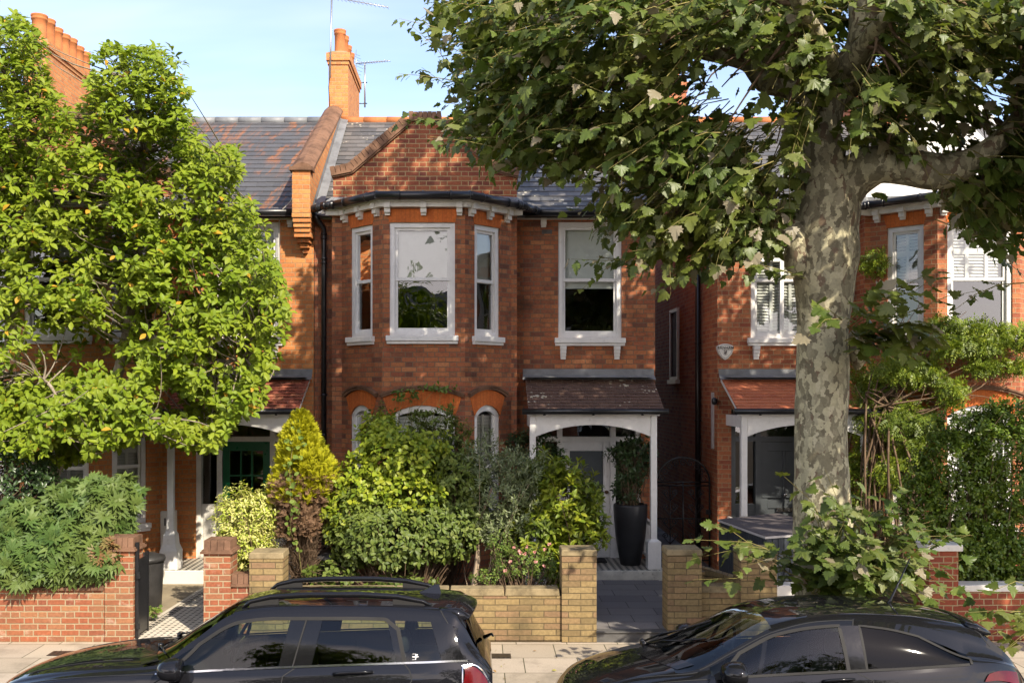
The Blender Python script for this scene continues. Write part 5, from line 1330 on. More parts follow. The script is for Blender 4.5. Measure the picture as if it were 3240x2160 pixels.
# ================================================================ VEGETATION
def tmpl_oval(w=.42, fold=.10, curl=.18, wide=.55):
    v = [(0, 0, 0), (-w * .72, wide * .5, fold * .7), (0, wide * .5, 0), (w * .72, wide * .5, fold * .7), (-w, wide, fold), (0, wide, 0), (w, wide, fold), (-w * .55, .85, fold * .5), (0, .85, 0), (w * .55, .85, fold * .5), (0, 1, -.02)]
    v = [(x * .5, y, z - curl * y * y) for x, y, z in v]
    f = [(0, 2, 1), (0, 3, 2), (1, 2, 5, 4), (2, 3, 6, 5), (4, 5, 8, 7), (5, 6, 9, 8), (7, 8, 10), (8, 9, 10)]
    return np.array(v), f
def tmpl_small(w=.5, fold=.08, curl=.1):
    v = [(0, 0, 0), (-w / 2, .5, fold), (0, .5, 0), (w / 2, .5, fold), (0, 1, -curl)]
    return np.array(v), [(0, 2, 1), (0, 3, 2), (1, 2, 4), (2, 3, 4)]
def tmpl_plane(curl=.12):
    half = [(.0, -.02), (.20, .02), (.42, -.04), (.40, .10), (.60, .22), (.47, .30), (.56, .47), (.40, .46), (.30, .50), (.32, .66), (.20, .72), (.17, .86)]
    b = half + [(0, 1.04)] + [(-x, y) for x, y in half[::-1][:-1]]
    v = [(0, .16, .0)] + [(x, y, -.16 * abs(x) ** 1.5 * (1 if i % 2 else .55) - curl * max(y, 0) ** 2 + .05 * math.sin(i * 2.3)) for i, (x, y) in enumerate(b)]
    n = len(b)
    return np.array(v), [(0, 1 + i, 1 + (i + 1) % n) for i in range(n)]
def tmpl_spray():
    """flat fern-like conifer spray"""
    v = [(0, 0, 0)]; f = []
    for i in range(5):
        y = .1 + .18 * i; w = .34 * (1 - .13 * i)
        for s in (-1, 1):
            k = len(v); v += [(0, y - .05, 0), (s * w, y + .20, .04), (s * w * .75, y + .27, .02), (0, y + .07, 0)]; f.append((k, k + 1, k + 2, k + 3))
    k = len(v); v += [(-.05, .8, 0), (.05, .8, 0), (0, 1.1, 0)]; f.append((k, k + 1, k + 2))
    return np.array(v), f
def tmpl_pinnate(n=4, w=.20, droop=.35):
    """one compound leaf: paired leaflets on a stalk"""
    v = []; f = []
    def leaflet(y, s, l):
        k = len(v); d = np.array((s * .9, .42)); d = d / np.linalg.norm(d) if s else np.array((0, 1.0)); p = np.array((-d[1], d[0])) * w * .5
        o = np.array((0, y)); z = -droop * y * y
        a, b_, c, e = o, o + d * l * .5 + p * l * 2.0, o + d * l, o + d * l * .5 - p * l * 2.0
        for q, dz in ((a, 0), (b_, .02), (c, -.06), (e, .02)): v.append((q[0], q[1], z + dz))
        f.append((k, k + 1, k + 2, k + 3))
    for i in range(n):
        y = .15 + .75 * i / n
        for s in (-1, 1): leaflet(y, s, .42 - .03 * i)
    leaflet(.85, 0, .36)
    return np.array(v), f
def tmpl_palm():
    """hand-shaped cut leaf of the hedge: seven pointed lobes"""
    v = [(0, .0, 0)]; f = []
    for a, l in ((-100, .5), (-66, .72), (-32, .9), (0, 1.0), (32, .9), (66, .72), (100, .5)):
        r = R(a); d = np.array((math.sin(r), math.cos(r))); p = np.array((d[1], -d[0])) * .15; k = len(v)
        for q, z in ((d * l * .45 - p, .03), (d * l * .5, -.01), (d * l * .45 + p, .03), (d * l, -.14 * l)): v.append((*q, z))
        f += [(0, k + 1, k), (0, k + 2, k + 1), (k, k + 1, k + 3), (k + 1, k + 2, k + 3)]
    return np.array(v), f
def norm(a): return a / np.maximum(np.linalg.norm(a, axis=-1, keepdims=True), 1e-9)
def leaves(name, A, D, Nn, S, tm, mat, parent, wvar=.2, curl=.12):
    """one mesh holding len(A) leaves: anchor, direction, upper-side normal, length"""
    tv, tf = tm; n = len(A); K = len(tv)
    D = norm(D); X = norm(np.cross(D, Nn)); Nn = np.cross(X, D)
    ws = 1 + wvar * (RG.random(n) - .5) * 2; cz = curl * (RG.random(n) - .35)
    lx = tv[None, :, 0] * ws[:, None]; ly = np.repeat(tv[None, :, 1], n, 0); lz = tv[None, :, 2] - cz[:, None] * tv[None, :, 1] ** 2 * 1.5 + (RG.random(n) - .5)[:, None] * .25 * tv[None, :, 0] * tv[None, :, 1]
    V = A[:, None, :] + S[:, None, None] * (lx[..., None] * X[:, None, :] + ly[..., None] * D[:, None, :] + lz[..., None] * Nn[:, None, :])
    V = V.reshape(-1, 3); off = np.array(base_of(parent)) if parent is not None else np.zeros(3); V = V - off
    lens = np.array([len(f) for f in tf]); idx = np.concatenate([np.array(f) for f in tf])
    L = (idx[None, :] + (np.arange(n) * K)[:, None]).ravel(); lt = np.tile(lens, n); ls = np.concatenate([[0], np.cumsum(lt)[:-1]])
    me = bpy.data.meshes.new(name); me.vertices.add(len(V)); me.vertices.foreach_set('co', V.astype(np.float32).ravel())
    me.loops.add(len(L)); me.loops.foreach_set('vertex_index', L.astype(np.int32)); me.polygons.add(len(lt)); me.polygons.foreach_set('loop_start', ls.astype(np.int32))
    me.polygons.foreach_set('use_smooth', np.ones(len(lt), bool))
    me.update(calc_edges=True); me.validate(); me.materials.append(mat)
    o = bpy.data.objects.new(name, me); COL.objects.link(o)
    if parent is not None: o.parent = parent
    return o
def rvec(n): return norm(RG.normal(size=(n, 3)))
def whorls(pts, ax, per, size, spread=(50, 95), up=.25, jit=.35, petiole=.15, along=.0):
    """per leaves around every shoot tip"""
    n = len(pts); a = np.repeat(norm(ax), per, 0); p = np.repeat(pts, per, 0); N = n * per
    o = norm(np.cross(a, np.where(np.abs(a[:, 2:3]) < .9, [[0, 0, 1.0]], [[0, 1.0, 0]]))); q = np.cross(a, o)
    th = np.tile(np.arange(per) * 2.4, n) + np.repeat(RG.random(n) * 6.28, per) + RG.normal(size=N) * jit
    ph = np.radians(spread[0] + (spread[1] - spread[0]) * RG.random(N)); rad = o * np.cos(th)[:, None] + q * np.sin(th)[:, None]
    d = a * np.cos(ph)[:, None] + rad * np.sin(ph)[:, None]; nn = a * np.sin(ph)[:, None] - rad * np.cos(ph)[:, None]
    d = norm(d + RG.normal(size=(N, 3)) * .18); nn = norm(nn + np.array((0, -.12, up)) + RG.normal(size=(N, 3)) * .22)
    s = size[0] + (size[1] - size[0]) * RG.random(N)
    k = np.tile(np.arange(per) / max(1, per - 1), n)
    A = p - a * (along * k)[:, None] + d * (s * petiole)[:, None]
    return A, d, nn, s
def in_poly(x, y, poly):
    r = np.zeros(len(x), bool); n = len(poly); j = n - 1
    for i in range(n):
        xi, yi = poly[i]; xj, yj = poly[j]
        c = ((yi > y) != (yj > y)) & (x < (xj - xi) * (y - yi) / (yj - yi + 1e-9) + xi); r ^= c; j = i
    return r
def Pn(x, y, Y):
    Z = Y - CY; return np.stack([(x - VX) * Z / FP, Y, CAMZ + (VY - y) * Z / FP], 1)
def poly_pts(poly, n, Yf, holes=(), hp=.93):
    """n random points whose outline seen from the street is poly; Yf gives their depths"""
    P_ = np.array(poly, float); lo, hi = P_.min(0), P_.max(0); X = []; Y = []; c = 0
    while c < n:
        x = lo[0] + (hi[0] - lo[0]) * RG.random(n * 2); y = lo[1] + (hi[1] - lo[1]) * RG.random(n * 2); m = in_poly(x, y, poly)
        for h in holes: m &= ~(in_poly(x, y, h) & (RG.random(len(x)) < hp))
        X.append(x[m]); Y.append(y[m]); c += m.sum()
    x = np.concatenate(X)[:n]; y = np.concatenate(Y)[:n]
    return Pn(x, y, Yf(x, y))
def nz(p, sc, seed=0): return np.array([mnoise.noise(Vector(q) * sc + Vector((seed, seed * 1.7, 0))) for q in p])
def twigs(name, segs, mat, parent, n=3):
    """segs: list of (points, radii) -> thin tapered tubes in one mesh"""
    m = MB()
    for pts, rad in segs: m.tube(pts, rad, n, caps=False)
    return m.build(name, mat, parent, recalc=False)
def bez(a, b, sag=0.0, wob=.0, k=5):
    a, b = Vector(a), Vector(b); L = (b - a).length; w = Vector(RG.normal(size=3)) * wob * L
    return [a.lerp(b, i / k) + (w + Vector((0, 0, -sag * L))) * (4 * (i / k) * (1 - i / k)) for i in range(k + 1)]

# ---------------- plane tree
TY = -5.75
pt_ = thing('plane_tree', P(1890, 1480, TY) * 1.0, 'large plane tree with mottled peeling bark growing in the pavement, its crown overhanging the street', 'tree')
pt_.location.z = 0.0
def sk(pix, Y=None):
    return [P(x, y, TY if len(q) < 1 else q[0]) for x, y, *q in pix]
tm_ = MB()
tr = [(1905, 1520, 100), (1902, 1400, 84), (1893, 1300, 73), (1890, 1200, 70), (1888, 1050, 64), (1887, 900, 62), (1887, 800, 64), (1891, 720, 67), (1893, 640, 74), (1892, 580, 82), (1896, 520, 78), (1902, 470, 76), (1898, 420, 70), (1888, 370, 58), (1884, 330, 52), (1893, 285, 44), (1900, 245, 42), (1908, 205, 46), (1922, 170, 44)]
sc_ = FP / (TY - CY)
pts = [P(x, y, TY) for x, y, r in tr]; rad = [r * .91 / sc_ for x, y, r in tr]
def dens(pts, rad, k=4):
    o = []; q = []
    t = list(range(len(pts)))
    for i in range((len(pts) - 1) * k + 1):
        f = i / k; o.append(Vector([cr(t, [p[j] for p in pts], f) for j in range(3)])); q.append(cr(t, rad, f))
    return o, q
tp, trd = dens(pts, rad); tm_.tube(tp, trd, 28, bump=.10)
limbs = [  # (pixels with depth), radius px
    ([(1905, 470, TY, 60), (1960, 405, -5.85, 50), (2020, 378, -6.0, 44), (2090, 385, -6.1, 41), (2160, 396, -6.15, 40), (2230, 372, -6.2, 30), (2300, 320, -6.3, 22), (2390, 240, -6.3, 20), (2560, 230, -6.6, 17), (2760, 230, -7.1, 13), (3000, 180, -7.5, 8)]),  # outer end runs on out of view to carry the added shading clumps
    ([(1885, 570, TY, 58), (1838, 545, -5.75, 40), (1790, 535, -5.6, 28), (1720, 520, -5.4, 22), (1640, 505, -5.2, 20), (1545, 470, -5.0, 20), (1470, 415, -4.9, 18), (1400, 385, -4.8, 16), (1320, 365, -4.7, 13), (1220, 320, -4.6, 8), (1120, 250, -4.5, 5)]),
    ([(1900, 235, TY, 40), (1850, 212, -5.6, 28), (1800, 202, -5.5, 22), (1755, 188, -5.4, 24), (1720, 145, -5.3, 22), (1660, 125, -5.2, 22), (1590, 110, -5.1, 19), (1500, 60, -5.0, 15), (1400, -20, -4.9, 9)]),
    ([(1915, 190, TY, 44), (1950, 155, -5.9, 40), (1980, 105, -6.0, 37), (1988, 50, -6.0, 37), (1985, -40, -6.0, 35), (1960, -200, -5.9, 28), (1930, -420, -5.8, 18), (1900, -650, -5.7, 8)]),
    ([(1890, 250, TY, 34), (1865, 160, -5.5, 28), (1845, 80, -5.2, 26), (1800, 30, -4.9, 22), (1720, -60, -4.6, 16), (1650, -250, -4.3, 9)]),
    ([(1915, 215, TY, 34), (1990, 185, -5.4, 22), (2080, 150, -5.0, 20), (2180, 110, -4.7, 16), (2300, 85, -4.4, 12), (2460, 40, -4.2, 7)]),
    ([(1910, 190, TY, 34), (1900, 130, -6.4, 24), (1850, 40, -7.1, 18), (1780, -120, -7.8, 12), (1700, -300, -8.2, 7)]),
    ([(1940, 170, -5.9, 30), (2020, 60, -6.6, 20), (2120, -60, -7.3, 14), (2240, -200, -7.8, 8)]),
]
ends = []
for L in limbs:
    p = [P(x, y, Y) for x, y, Y, r in L]; q = [r * (Y - CY) / FP for x, y, Y, r in L]
    a, b = dens(p, q); tm_.tube(a, b, 16, bump=.10); ends.append(a)
# burrs on the trunk
for (x, y, r, dx) in ((1968, 800, 26, .0), (1835, 585, 30, 0), (1905, 520, 40, 0), (1915, 345, 30, 0)):
    c = P(x, y, TY - (.12 if x < 1960 else -.02)); r = r / sc_
    tm_.tube([c + Vector((0, 0, -r * 1.9)), c + Vector((0, 0, -r)), c, c + Vector((0, 0, r)), c + Vector((0, 0, r * 1.9))], [r * .2, r * .8, r, r * .8, r * .2], 10, bump=.5)
tm_.build('trunk', M['bark_p'], pt_)
limb_pts = np.array([list(v) for a in ends for v in a])
# crown outline as seen from the street, with the sky gaps of the photo
crown = [(985, -60), (1020, 40), (1070, 110), (1090, 200), (1060, 260), (1110, 300), (1140, 340), (1190, 320), (1215, 345), (1280, 345), (1350, 365), (1400, 430), (1440, 495), (1500, 545), (1580, 580), (1650, 575), (1740, 550), (1800, 505), (1835, 420), (1850, 330), (1960, 340), (2060, 350), (2160, 350), (2180, 420), (2230, 520), (2310, 560), (2330, 470), (2420, 430), (2700, 380), (2800, -60)]
gaps = [[(1580, 125), (1660, 140), (1740, 170), (1800, 215), (1790, 270), (1700, 262), (1600, 265), (1545, 200)], [(1640, 262), (1800, 262), (1820, 420), (1800, 470), (1700, 300)], [(2000, 330), (2120, 300), (2200, 240), (2330, 190), (2352, 280), (2280, 330), (2120, 355)],
        [(1850, 240), (1930, 200), (1930, 340), (1850, 400)], [(1860, 150), (1960, 100), (2000, 0), (1960, -60), (1900, 60)], [(2180, 130), (2352, 100), (2352, 200), (2200, 210)], [(1960, 0), (2010, 0), (2000, 120), (1950, 200), (1910, 250), (1890, 200)]]
ctr = np.array(P(1890, 120, TY))
def spray_set(S0, dirs, Ls, per, size, name, parent, curlp=0.0):
    A = []; D = []; N_ = []; SZ = []; segs = []
    for s0, d, L in zip(S0, dirs, Ls):
        d = d / np.linalg.norm(d); sag = .22 + .2 * RG.random(); k = per
        side = np.cross(d, (0, 0, 1)); side /= max(1e-6, np.linalg.norm(side)); w = RG.normal(size=3) * .06
        def pos(f): return s0 + d * L * f + np.array((0, 0, -sag)) * L * f * f + w * math.sin(f * 3) * L
        segs.append(([Vector(pos(f)) for f in (0, .33, .66, 1)], [.008, .006, .004, .002]))
        for i in range(k):
            f = .12 + .9 * (i + RG.random() * .5) / k; p = pos(f); sg = 1 if i % 2 else -1; t = d + np.array((0, 0, -2 * sag * f))
            a = t * (.35 + .4 * RG.random()) + side * sg * (.9 - .5 * f) + RG.normal(size=3) * .28 + np.array((0, 0, -.28)); a /= np.linalg.norm(a)
            nn = np.array((0, 0, 1.0)) + RG.normal(size=3) * .38 + d * .25 + np.array((.10, -.38, 0)); A.append(p + a * .05); D.append(a); N_.append(nn)
            SZ.append((size[0] + (size[1] - size[0]) * RG.random()) * (1 - .35 * f * RG.random()))
    return np.array(A), np.array(D), np.array(N_), np.array(SZ), segs
def crown_depth(x, y): return TY + (RG.random(len(x)) * 1.7 - .7) * np.clip(1.1 + (420 - y) / 420 * 1.3 * np.clip((x - 850) / 500, .15, 1), .35, 2.4) + np.clip((1500 - x) / 600, 0, 1) * 1.0
SP = []
p1 = poly_pts(crown, 2500, crown_depth, gaps)
d1 = (p1 - ctr) * np.array((.75, .75, .35)); d1 = norm(d1) + np.array((0, 0, -.1)) + RG.normal(size=(len(p1), 3)) * .35
# pull outline sprays inwards so that their tips meet the outline
L1 = .35 + .5 * RG.random(len(p1)); S1 = p1 - norm(d1) * L1[:, None] * .6
# upper crown above the picture, it shades the middle house
n2 = 1350; u = rvec(n2) * (RG.random(n2) ** (1 / 2.2))[:, None]
c2 = np.array((4.2, -5.5, 9.9)); p2 = c2 + u * np.array((3.0, 2.6, 3.1)); p2 = p2[(p2[:, 2] > 7.2) & (p2[:, 0] < 7.4 - .35 * (p2[:, 2] - 7))]
keep = nz(p2, .9, 3) > -.10; p2 = p2[keep]
n3 = 190; p3_ = np.array((5.75, -8.0, 6.0)) + rvec(n3) * (RG.random(n3) ** .4)[:, None] * np.array((1.05, 1.0, 1.7)); p4_ = np.array((8.7, -7.7, 5.5)) + rvec(170) * (RG.random(170) ** .4)[:, None] * np.array((1.3, 1.2, 1.6)); p2 = np.concatenate([p2, p3_, p4_])  # two unseen leaf clumps right of view, added to shade trunk, path and right wall
d2 = norm(p2 - ctr) + RG.normal(size=(len(p2), 3)) * .35; L2 = .5 + .4 * RG.random(len(p2))
A1 = spray_set(S1, d1, L1, 8, (.09, .175), 'a', pt_); A2 = spray_set(p2, d2, L2, 5, (.17, .25), 'b', pt_)
# thin outer twigs on the left with small curled leaves
thin = [((1105, 300), (900, -8), -5.2), ((1100, 330), (935, 110), -5.0), ((1060, 320), (905, 260), -4.9), ((1110, 350), (1010, 250), -5.1), ((1250, 395), (930, 262), -5.6), ((1330, 390), (960, 300), -5.8), ((1120, 120), (880, -20), -5.4), ((1140, 160), (960, 40), -5.0), ((1500, 520), (1290, 470), -5.4), ((1560, 580), (1300, 560), -5.5), ((1100, 200), (905, 170), -5.3), ((1560, 560), (1345, 650), -5.2), ((1700, 590), (1505, 670), -5.4), ((1850, 640), (1730, 610), -6.2), ((1600, 560), (1370, 580), -5.6),
        ((1210, 330), (1000, 300), -5.7), ((1190, 250), (1000, 215), -5.5), ((1300, 380), (1120, 380), -5.5)]
Sx = []; Dx = []; Lx = []
for a, b, Y in thin:
    q0 = np.array(P(*a, Y)); q1 = np.array(P(*b, Y - .25)); Sx.append(q0); Dx.append(q1 - q0 + np.array((0, 0, .28)) * np.linalg.norm(q1 - q0)); Lx.append(np.linalg.norm(q1 - q0))
A3 = spray_set(np.array(Sx), np.array(Dx), Lx, 20, (.045, .13), 'c', pt_)
# lower shoots: right mid branch, basal suckers, street-side branch
low = []
def shoot(a, b, Ya, Yb, n, size, m=1):
    for _ in range(m):
        q0 = np.array(P(*a, Ya)) + RG.normal(size=3) * .03; q1 = np.array(P(*b, Yb)) + RG.normal(size=3) * (.06 if m > 1 else .01); low.append((q0, q1, n, size))
shoot((1945, 760), (2190, 590), -6.2, -6.9, 12, (.13, .22)); shoot((1950, 700), (2170, 560), -6.3, -7.3, 9, (.12, .2)); shoot((1950, 790), (2160, 760), -6.1, -6.6, 14, (.14, .22), 2); shoot((1950, 800), (2080, 800), -6.1, -6.8, 10, (.14, .22), 2)
shoot((1950, 780), (2140, 700), -6.2, -6.9, 13, (.13, .22), 3); shoot((1950, 740), (2100, 640), -6.3, -7.2, 11, (.13, .22), 2); shoot((1960, 780), (2290, 640), -5.9, -6.4, 12, (.10, .17)); shoot((1960, 770), (1860, 730), -6.3, -7.0, 8, (.10, .17), 2); shoot((2352, 650), (2190, 720), -6.9, -6.6, 8, (.08, .14))
for (b, Yb, n, m) in (((1840, 1180), -6.9, 10, 2), ((1830, 1090), -6.7, 9, 2), ((1760, 1000), -6.3, 7, 1), ((1640, 1140), -6.4, 12, 2), ((1565, 1230), -6.3, 13, 2), ((1570, 1300), -6.3, 12, 1), ((1700, 1220), -6.6, 11, 2), ((2010, 1080), -6.9, 11, 2), ((2090, 1130), -6.7, 12, 3), ((2170, 1170), -6.6, 12, 3), ((2120, 1240), -6.9, 12, 3), ((2040, 1190), -7.2, 12, 3), ((1980, 1090), -6.8, 11, 2), ((2130, 1060), -6.6, 11, 2), ((2060, 1050), -6.9, 11, 2), ((1930, 1120), -7.0, 10, 2), ((2200, 1120), -6.4, 11, 2), ((1860, 1130), -6.9, 9, 2), ((1960, 1220), -7.2, 12, 3), ((1900, 1260), -7.1, 12, 3), ((2060, 1300), -6.9, 12, 3), ((1880, 980), -6.9, 8, 1), ((1960, 1290), -6.9, 10, 3), ((2160, 1320), -6.6, 10, 3), ((2000, 1330), -6.7, 10, 3), ((2210, 1250), -6.5, 10, 2)):
    shoot((1900 + RG.integers(-35, 50), 1360), b, -6.15, Yb, n, (.09, .17), m)
for (b, Yb, n, m) in (((1990, 1160), -6.9, 11, 2), ((2100, 1180), -6.8, 11, 2), ((2180, 1080), -6.4, 11, 2), ((2250, 1180), -6.2, 11, 2), ((2080, 1240), -7.0, 11, 3), ((1920, 1180), -7.1, 10, 2), ((2230, 1300), -6.4, 11, 2), ((2020, 1010), -6.6, 10, 1), ((2110, 1010), -6.5, 10, 1), ((1870, 1040), -6.9, 9, 1), ((2150, 1260), -6.8, 11, 2), ((2000, 1270), -7.1, 11, 3), ((1870, 1200), -7.0, 10, 2)): shoot((1920 + RG.integers(-35, 70), 1360), b, -6.15, Yb, n, (.09, .17), m)
for (b, n) in (((2210, 1380), 12), ((2180, 1460), 10), ((2260, 1540), 12), ((2200, 1330), 10), ((2330, 1400), 10), ((2300, 1480), 10), ((2225, 1500), 9)): shoot((2420, 1420), b, -5.4, -5.9, n, (.11, .18))
A4s = [spray_set(np.array([q0]), np.array([q1 - q0 + np.array((0, 0, .25)) * np.linalg.norm(q1 - q0)]), [np.linalg.norm(q1 - q0)], n, s, 'd', pt_) for q0, q1, n, s in low]
def cat(*ss): return [np.concatenate([s[i] for s in ss]) for i in range(4)]
cc = cat(A1, A2, A3)
def cull(c, polys, p):
    """thin the leaves in front of the bare limbs and in the windows of sky"""
    Z = c[0][:, 1] - CY; x = c[0][:, 0] * FP / Z + VX; y = VY - (c[0][:, 2] - CAMZ) * FP / Z; k = np.ones(len(x), bool)
    for g_ in polys: k &= ~(in_poly(x, y, g_) & (RG.random(len(x)) < p))
    return [q[k] for q in c]
bare = [[(1600, 100), (1700, 105), (1760, 165), (1850, 190), (1850, 235), (1740, 215), (1690, 160), (1600, 140)], [(1845, 470), (1850, 300), (1880, 230), (1950, 200), (1960, 140), (1950, -20), (2030, -20), (2030, 130), (1960, 250), (1945, 330), (1990, 360), (2150, 370), (2260, 350), (2260, 400), (2150, 420), (2000, 420), (1985, 560), (1830, 560)], [(1330, 360), (1440, 385), (1560, 450), (1600, 490), (1540, 500), (1430, 430)]]
cc = cull(cc, bare, .86); cc = cull(cc, gaps[:2], .75)
leaves('crown', *cc, tmpl_plane(), M['lf_plane'], pt_, .25, .6)
cd = cat(*A4s); leaves('trunk_shoots', *cd, tmpl_plane(.05), M['lf_plane'], pt_, .25, .35)
def clear(s):
    m_ = s[0][2]; Zm = m_.y - CY; xm = np.array([m_.x * FP / Zm + VX]); ym = np.array([VY - (m_.z - CAMZ) * FP / Zm]); return not any(in_poly(xm, ym, g_)[0] for g_ in gaps[:2] + bare)
twigs('twigs', [s for s in A1[4] if clear(s)] + A2[4] + A3[4] + [s for a in A4s for s in a[4]], M['bark_y'], pt_)
# secondary boughs from the limbs out to the sprays
segs = []
allp = np.concatenate([S1[::9], p2[::8]])
for q in allp:
    i = np.argmin(((limb_pts - q) ** 2).sum(1) + RG.random(len(limb_pts)) * .8); a = limb_pts[i]
    L = np.linalg.norm(q - a)
    mid = (a + q) / 2; Zm = mid[1] - CY; xm = np.array([mid[0] * FP / Zm + VX]); ym = np.array([VY - (mid[2] - CAMZ) * FP / Zm])
    if L > .25 and not any(in_poly(xm, ym, g_)[0] for g_ in gaps): segs.append((bez(a, q, -.10, .10), [.03 * min(1, L), .024, .018, .013, .009, .006]))
twigs('boughs', segs, M['bark_d'], pt_, 5)

# ---------------- magnolia
mg = thing('magnolia_tree', (-6.0, -2.2, 0), 'broad magnolia tree with glossy bright green leaves in front of left house', 'tree')
mpoly = [(-120, 60), (0, 50), (40, 30), (95, 85), (110, 190), (160, 260), (195, 235), (215, 110), (262, 100), (325, 112), (385, 100), (418, 130), (430, 200), (442, 262), (462, 335), (500, 345), (545, 335), (556, 400), (545, 440), (580, 460), (612, 520), (640, 600), (668, 690), (655, 770), (632, 840), (600, 870), (606, 940), (540, 960), (500, 1030), (430, 1030), (330, 990), (300, 1010), (140, 1070), (60, 1050), (-120, 1060)]
mgap = [[(60, 560), (180, 560), (185, 660), (60, 660)], [(60, 690), (150, 700), (260, 800), (330, 830), (300, 880), (150, 860), (0, 900), (-40, 800), (20, 690)], [(230, 640), (310, 660), (300, 800), (240, 790)], [(380, 600), (480, 620), (440, 690), (390, 690)], [(480, 760), (560, 830), (500, 900), (430, 860)], [(100, 420), (260, 440), (250, 500), (120, 480)]]
ctm = np.array((-6.2, -1.6, 3.6))
mp = poly_pts(mpoly, 9000, lambda x, y: -2.15 + (RG.random(len(x)) - .62) * 2.1, mgap, .74)
kk = nz(mp * np.array((1, .8, 1)), 1.5, 5) > -.20; mp = mp[kk]
max_ = norm((mp - ctm) * np.array((.35, .9, .35))) * .8 + np.array((.05, -.35, .75)) + RG.normal(size=(len(mp), 3)) * .25
mc = whorls(mp, max_, 7, (.075, .138), (42, 100), .3, .4, .1, .05)
leaves('crown', *mc, tmpl_oval(.50, .10, .18, .60), M['lf_mag'], mg, .2, .3)
print('magnolia leaves', len(mc[0]), 'plane leaves', len(cc[0]))
tk = MB(); stems = []
for L in ([(40, 1330, -2.2, 16), (20, 1000, -2.2, 15), (-10, 880, -2.2, 14), (30, 760, -2.2, 13), (40, 640, -2.1, 10), (90, 480, -2.0, 8), (60, 250, -2, 5)], [(60, 1330, -2.1, 16), (150, 1020, -2.1, 14), (255, 900, -2.1, 13), (285, 800, -2.1, 12), (300, 700, -2.1, 11), (320, 560, -2.0, 9), (330, 350, -2, 6), (300, 180, -2, 3)], [(255, 900, -2.1, 10), (380, 830, -2.0, 8), (470, 760, -1.9, 6), (560, 690, -1.9, 4), (620, 680, -1.9, 2)], [(285, 800, -2.1, 9), (330, 770, -2.3, 8), (420, 800, -2.4, 6), (520, 830, -2.5, 4), (590, 800, -2.5, 2)], [(40, 1000, -2.2, 10), (130, 1000, -2.7, 7), (270, 1010, -3.0, 5), (330, 960, -3, 3)], [(300, 700, -2.1, 8), (400, 560, -1.9, 6), (480, 450, -1.8, 4), (530, 370, -1.8, 2)], [(30, 760, -2.2, 9), (-40, 600, -2.4, 7), (-60, 400, -2.4, 4)], [(0, 860, -2.3, 7), (60, 860, -2.6, 5), (110, 880, -2.8, 4), (140, 930, -3, 2)]):
    p = [P(x, y, Y) for x, y, Y, r in L]; q = [r * (Y - CY) / FP for x, y, Y, r in L]; a, b = dens(p, q); tk.tube(a, b, 10, bump=.12); stems += a
tk.build('trunk', M['bark_m'], mg)
sp = np.array([list(v) for v in stems]); segs = []
for q in mp[::5]:
    i = np.argmin(((sp - q) ** 2).sum(1) + RG.random(len(sp)) * .35); a = sp[i]; L = np.linalg.norm(q - a)
    if L > .1: segs.append((bez(a, q, .05, .10), [.016 * min(1.2, L) + .004, .013, .010, .008, .006, .004]))
twigs('branches', segs, M['bark_m'], mg, 4)

# ---------------- shrubs
def shell(c, r, n, lo=.55, amp=.3, seed=0, fr=1.6):
    u = rvec(n); rr = lo + (1 - lo) * RG.random(n) ** .6
    f = 1 + amp * np.array([mnoise.noise(Vector(q) * fr + Vector((seed, 0, seed))) for q in u])
    p = np.array(c) + u * (rr * f)[:, None] * np.array(r); return p, u
def shrub(name, label, cat_, base, blobs, per, size, tm, mat, spread=(45, 95), up=.3, group=None, stem=None, stemmat='bark_d', upax=.6, fol='foliage', wv=.2, curl=.2, nst=14, along=.06, front=0.0):
    root = thing(name, base, label, cat_, group); PP = []; AX = []
    for i, (c, r, n) in enumerate(blobs):
        p, u = shell(c, r, n, seed=i * 3.1 + len(label)); ok = p[:, 2] > .05; p, u = p[ok], u[ok]; PP.append(p); AX.append(u + np.array((0, -front, upax)))
    p = np.concatenate(PP); a = np.concatenate(AX) + RG.normal(size=(len(p), 3)) * .25
    w = whorls(p, a, per, size, spread, up, .4, .1, along); leaves(fol, *w, tm, mat, root, wv, curl)
    segs = []; b = np.array(base)
    for q in p[:: max(1, len(p) // (nst * 8))]:
        s = b + np.array((RG.normal() * .06, RG.normal() * .06, 0)); segs.append((bez(s, q, -.05, .06), [.009, .008, .006, .005, .004, .002]))
    if stem:
        for s in stem: segs.append(s)
    twigs('stems', segs, M[stemmat], root, 5); return root
def C(x, y, Y): return tuple(P(x, y, Y))
OV = tmpl_oval(.42, .08, .16); SM = tmpl_small(.55)
shrub('hedge', 'dark blue green cut-leaved hedge spilling over left red brick garden wall', 'hedge', (-6.3, -3.4, 0),
      [(C(60, 1230, -3.55), (.55, .42, .42), 230), (C(160, 1260, -3.75), (.5, .38, .33), 240), (C(-60, 1260, -3.5), (.6, .4, .45), 150), (C(240, 1170, -3.4), (.42, .38, .38), 170), (C(170, 1150, -3.3), (.38, .35, .25), 90), (C(270, 1130, -3.3), (.26, .25, .2), 60), (C(70, 1300, -3.95), (.6, .25, .22), 170), (C(200, 1290, -3.95), (.4, .25, .2), 120)],
      6, (.11, .19), tmpl_palm(), M['lf_hedge'], (40, 95), .2, front=.5)
rb = shrub('shrub', 'bronze tinted cut-leaved shrub at the corner of left red garden wall', 'shrub', (-4.9, -3.7, .3), [(C(245, 1275, -3.95), (.24, .2, .2), 34), (C(215, 1300, -4.0), (.2, .15, .12), 14)], 6, (.08, .14), tmpl_palm(), M['lf_red'], front=.5, nst=3)
